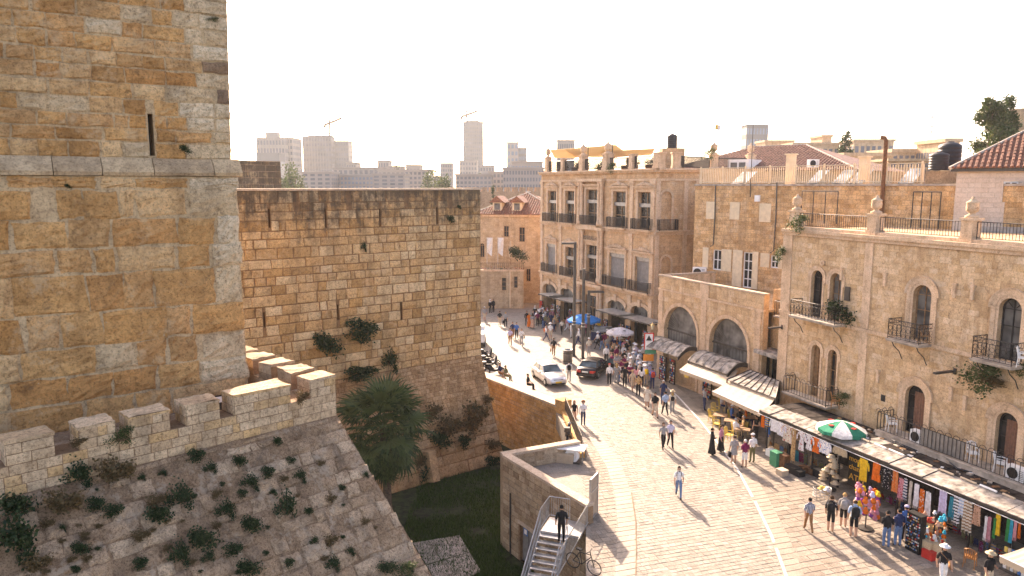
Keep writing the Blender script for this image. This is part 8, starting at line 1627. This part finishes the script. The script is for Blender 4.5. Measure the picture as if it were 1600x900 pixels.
# ---- trees on the horizon
def conifer(p, h, w_, lab, n=2600, shape='round', mat='leaf_dark', leaf=.22, grp=None, seed=3, nm='conifer_tree'):
    r = random.Random(seed); t = empty(nm, p, lab, 'tree', grp); mb = MB(); mb.tube([p, p + Vector((0, 0, h * .5)), p + Vector((.1, 0, h * .9))], w_ * .06, 7, r2=w_ * .01)
    for k in range(9): a = k * 2.4; z = h * (.2 + .08 * k); mb.tube([p + Vector((0, 0, z)), p + Vector((math.cos(a) * w_ * .35, math.sin(a) * w_ * .35, z + h * .1))], w_ * .015, 4, r2=.01)
    mb.build('trunk', 'bark', t); mb = MB(); L_ = []
    for k in range(26):
        f = r.uniform(.12, .97); a = r.uniform(0, 6.28); env = (math.sin(math.pi * min(1, f * .9 + .08)) ** .7) if shape == 'round' else (1.05 - f) ** .6 * min(1, f * 6)
        rad = w_ * .5 * env * r.uniform(.4, .95); L_.append((p + Vector((rad * math.cos(a), rad * math.sin(a), h * f)), w_ * r.uniform(.10, .2)))
    for k in range(n):
        c, s = r.choice(L_); d = Vector((r.gauss(0, 1), r.gauss(0, 1), r.gauss(0, 1))).normalized() * s * r.uniform(.4, 1.2); d.z *= 1.5 if shape != 'round' else 1.0; q = c + d; a = Vector((r.uniform(-1, 1), r.uniform(-1, 1), r.uniform(0, 1.4))).normalized() * leaf * r.uniform(.5, 1.5); b = a.cross(Vector((r.uniform(-1, 1), r.uniform(-1, 1), .3))).normalized() * leaf * .35
        mb.face([q, q + a * .5 + b, q + a, q + a * .5 - b])
    mb.build('crown', mat, t)
b = D(1545, 225, 90); conifer(Vector((b.x, b.y, 15)), D(1545, 158, 90).z - 15, 5.6, 'large dark conifer beside the round stone tower', 9000, 'round', 'leaf_mid', .34, seed=5); b = D(1574, 225, 91); conifer(Vector((b.x, b.y, 15)), D(1574, 153, 91).z - 15, 3.2, 'slimmer conifer touching the large one by the round tower', 4500, 'cone', 'leaf_mid', .32, seed=6)
b = D(1321, 240, 150); conifer(Vector((b.x, b.y, 14)), D(1321, 207, 150).z - 14, 4.0, 'small dark conifer on the horizon right of the brown roof', 3000, 'cone', 'leaf_dark', .42, seed=7); b = D(771, 325, 150); conifer(Vector((b.x, b.y, 5)), D(771, 287, 150).z - 5, 1.9, 'slim cypress in front of the distant city wall', 1500, 'cone', 'leaf_dark', .25, seed=8, nm='cypress_tree')
for k, (x, yt, d_, w_) in enumerate(((452, 262, 300, 14), (462, 268, 280, 10), (458, 274, 250, 6), (668, 272, 300, 10), (680, 268, 340, 14), (694, 276, 260, 8), (748, 276, 330, 8), (620, 256, 460, 8), (440, 280, 230, 8))):
    b = D(x, 300, d_); zt = D(x, yt, d_).z; conifer(Vector((b.x, b.y, 4)), zt - 4, w_, 'hazy green tree among the distant buildings', 700, 'round' if k % 3 else 'cone', 'leaf_mid', .9, 'trees among the distant buildings', 40 + k, nm='distant_tree')
# ================================================================ haze: one closed box of even, pale air round everything
mb = MB(); mb.box((0, 1150, 60), (5100, 2950, 134))
hz = mb.build('haze', 'white_paint', None, 'thin pale haze filling the air over the city', 'haze', kind='stuff')
m = bpy.data.materials.new('haze'); m.use_nodes = True; n = m.node_tree.nodes; n.clear(); o = n.new('ShaderNodeOutputMaterial'); v = n.new('ShaderNodeVolumePrincipled')
v.inputs['Color'].default_value = (.93, .94, .95, 1); v.inputs['Density'].default_value = .00014; v.inputs['Anisotropy'].default_value = .25
m.node_tree.links.new(v.outputs[0], o.inputs['Volume']); hz.data.materials.clear(); hz.data.materials.append(m)
for ob in bpy.data.objects:
    if ob.parent is None and ob.name.startswith(('curtain_wall', 'near_bastion', 'far_bastion', 'retaining_wall', 'street_corner_wall', 'city_wall', 'metal_shelter', 'steel_stair', 'stair_fence', 'tank_base')): ob['kind'] = 'thing'
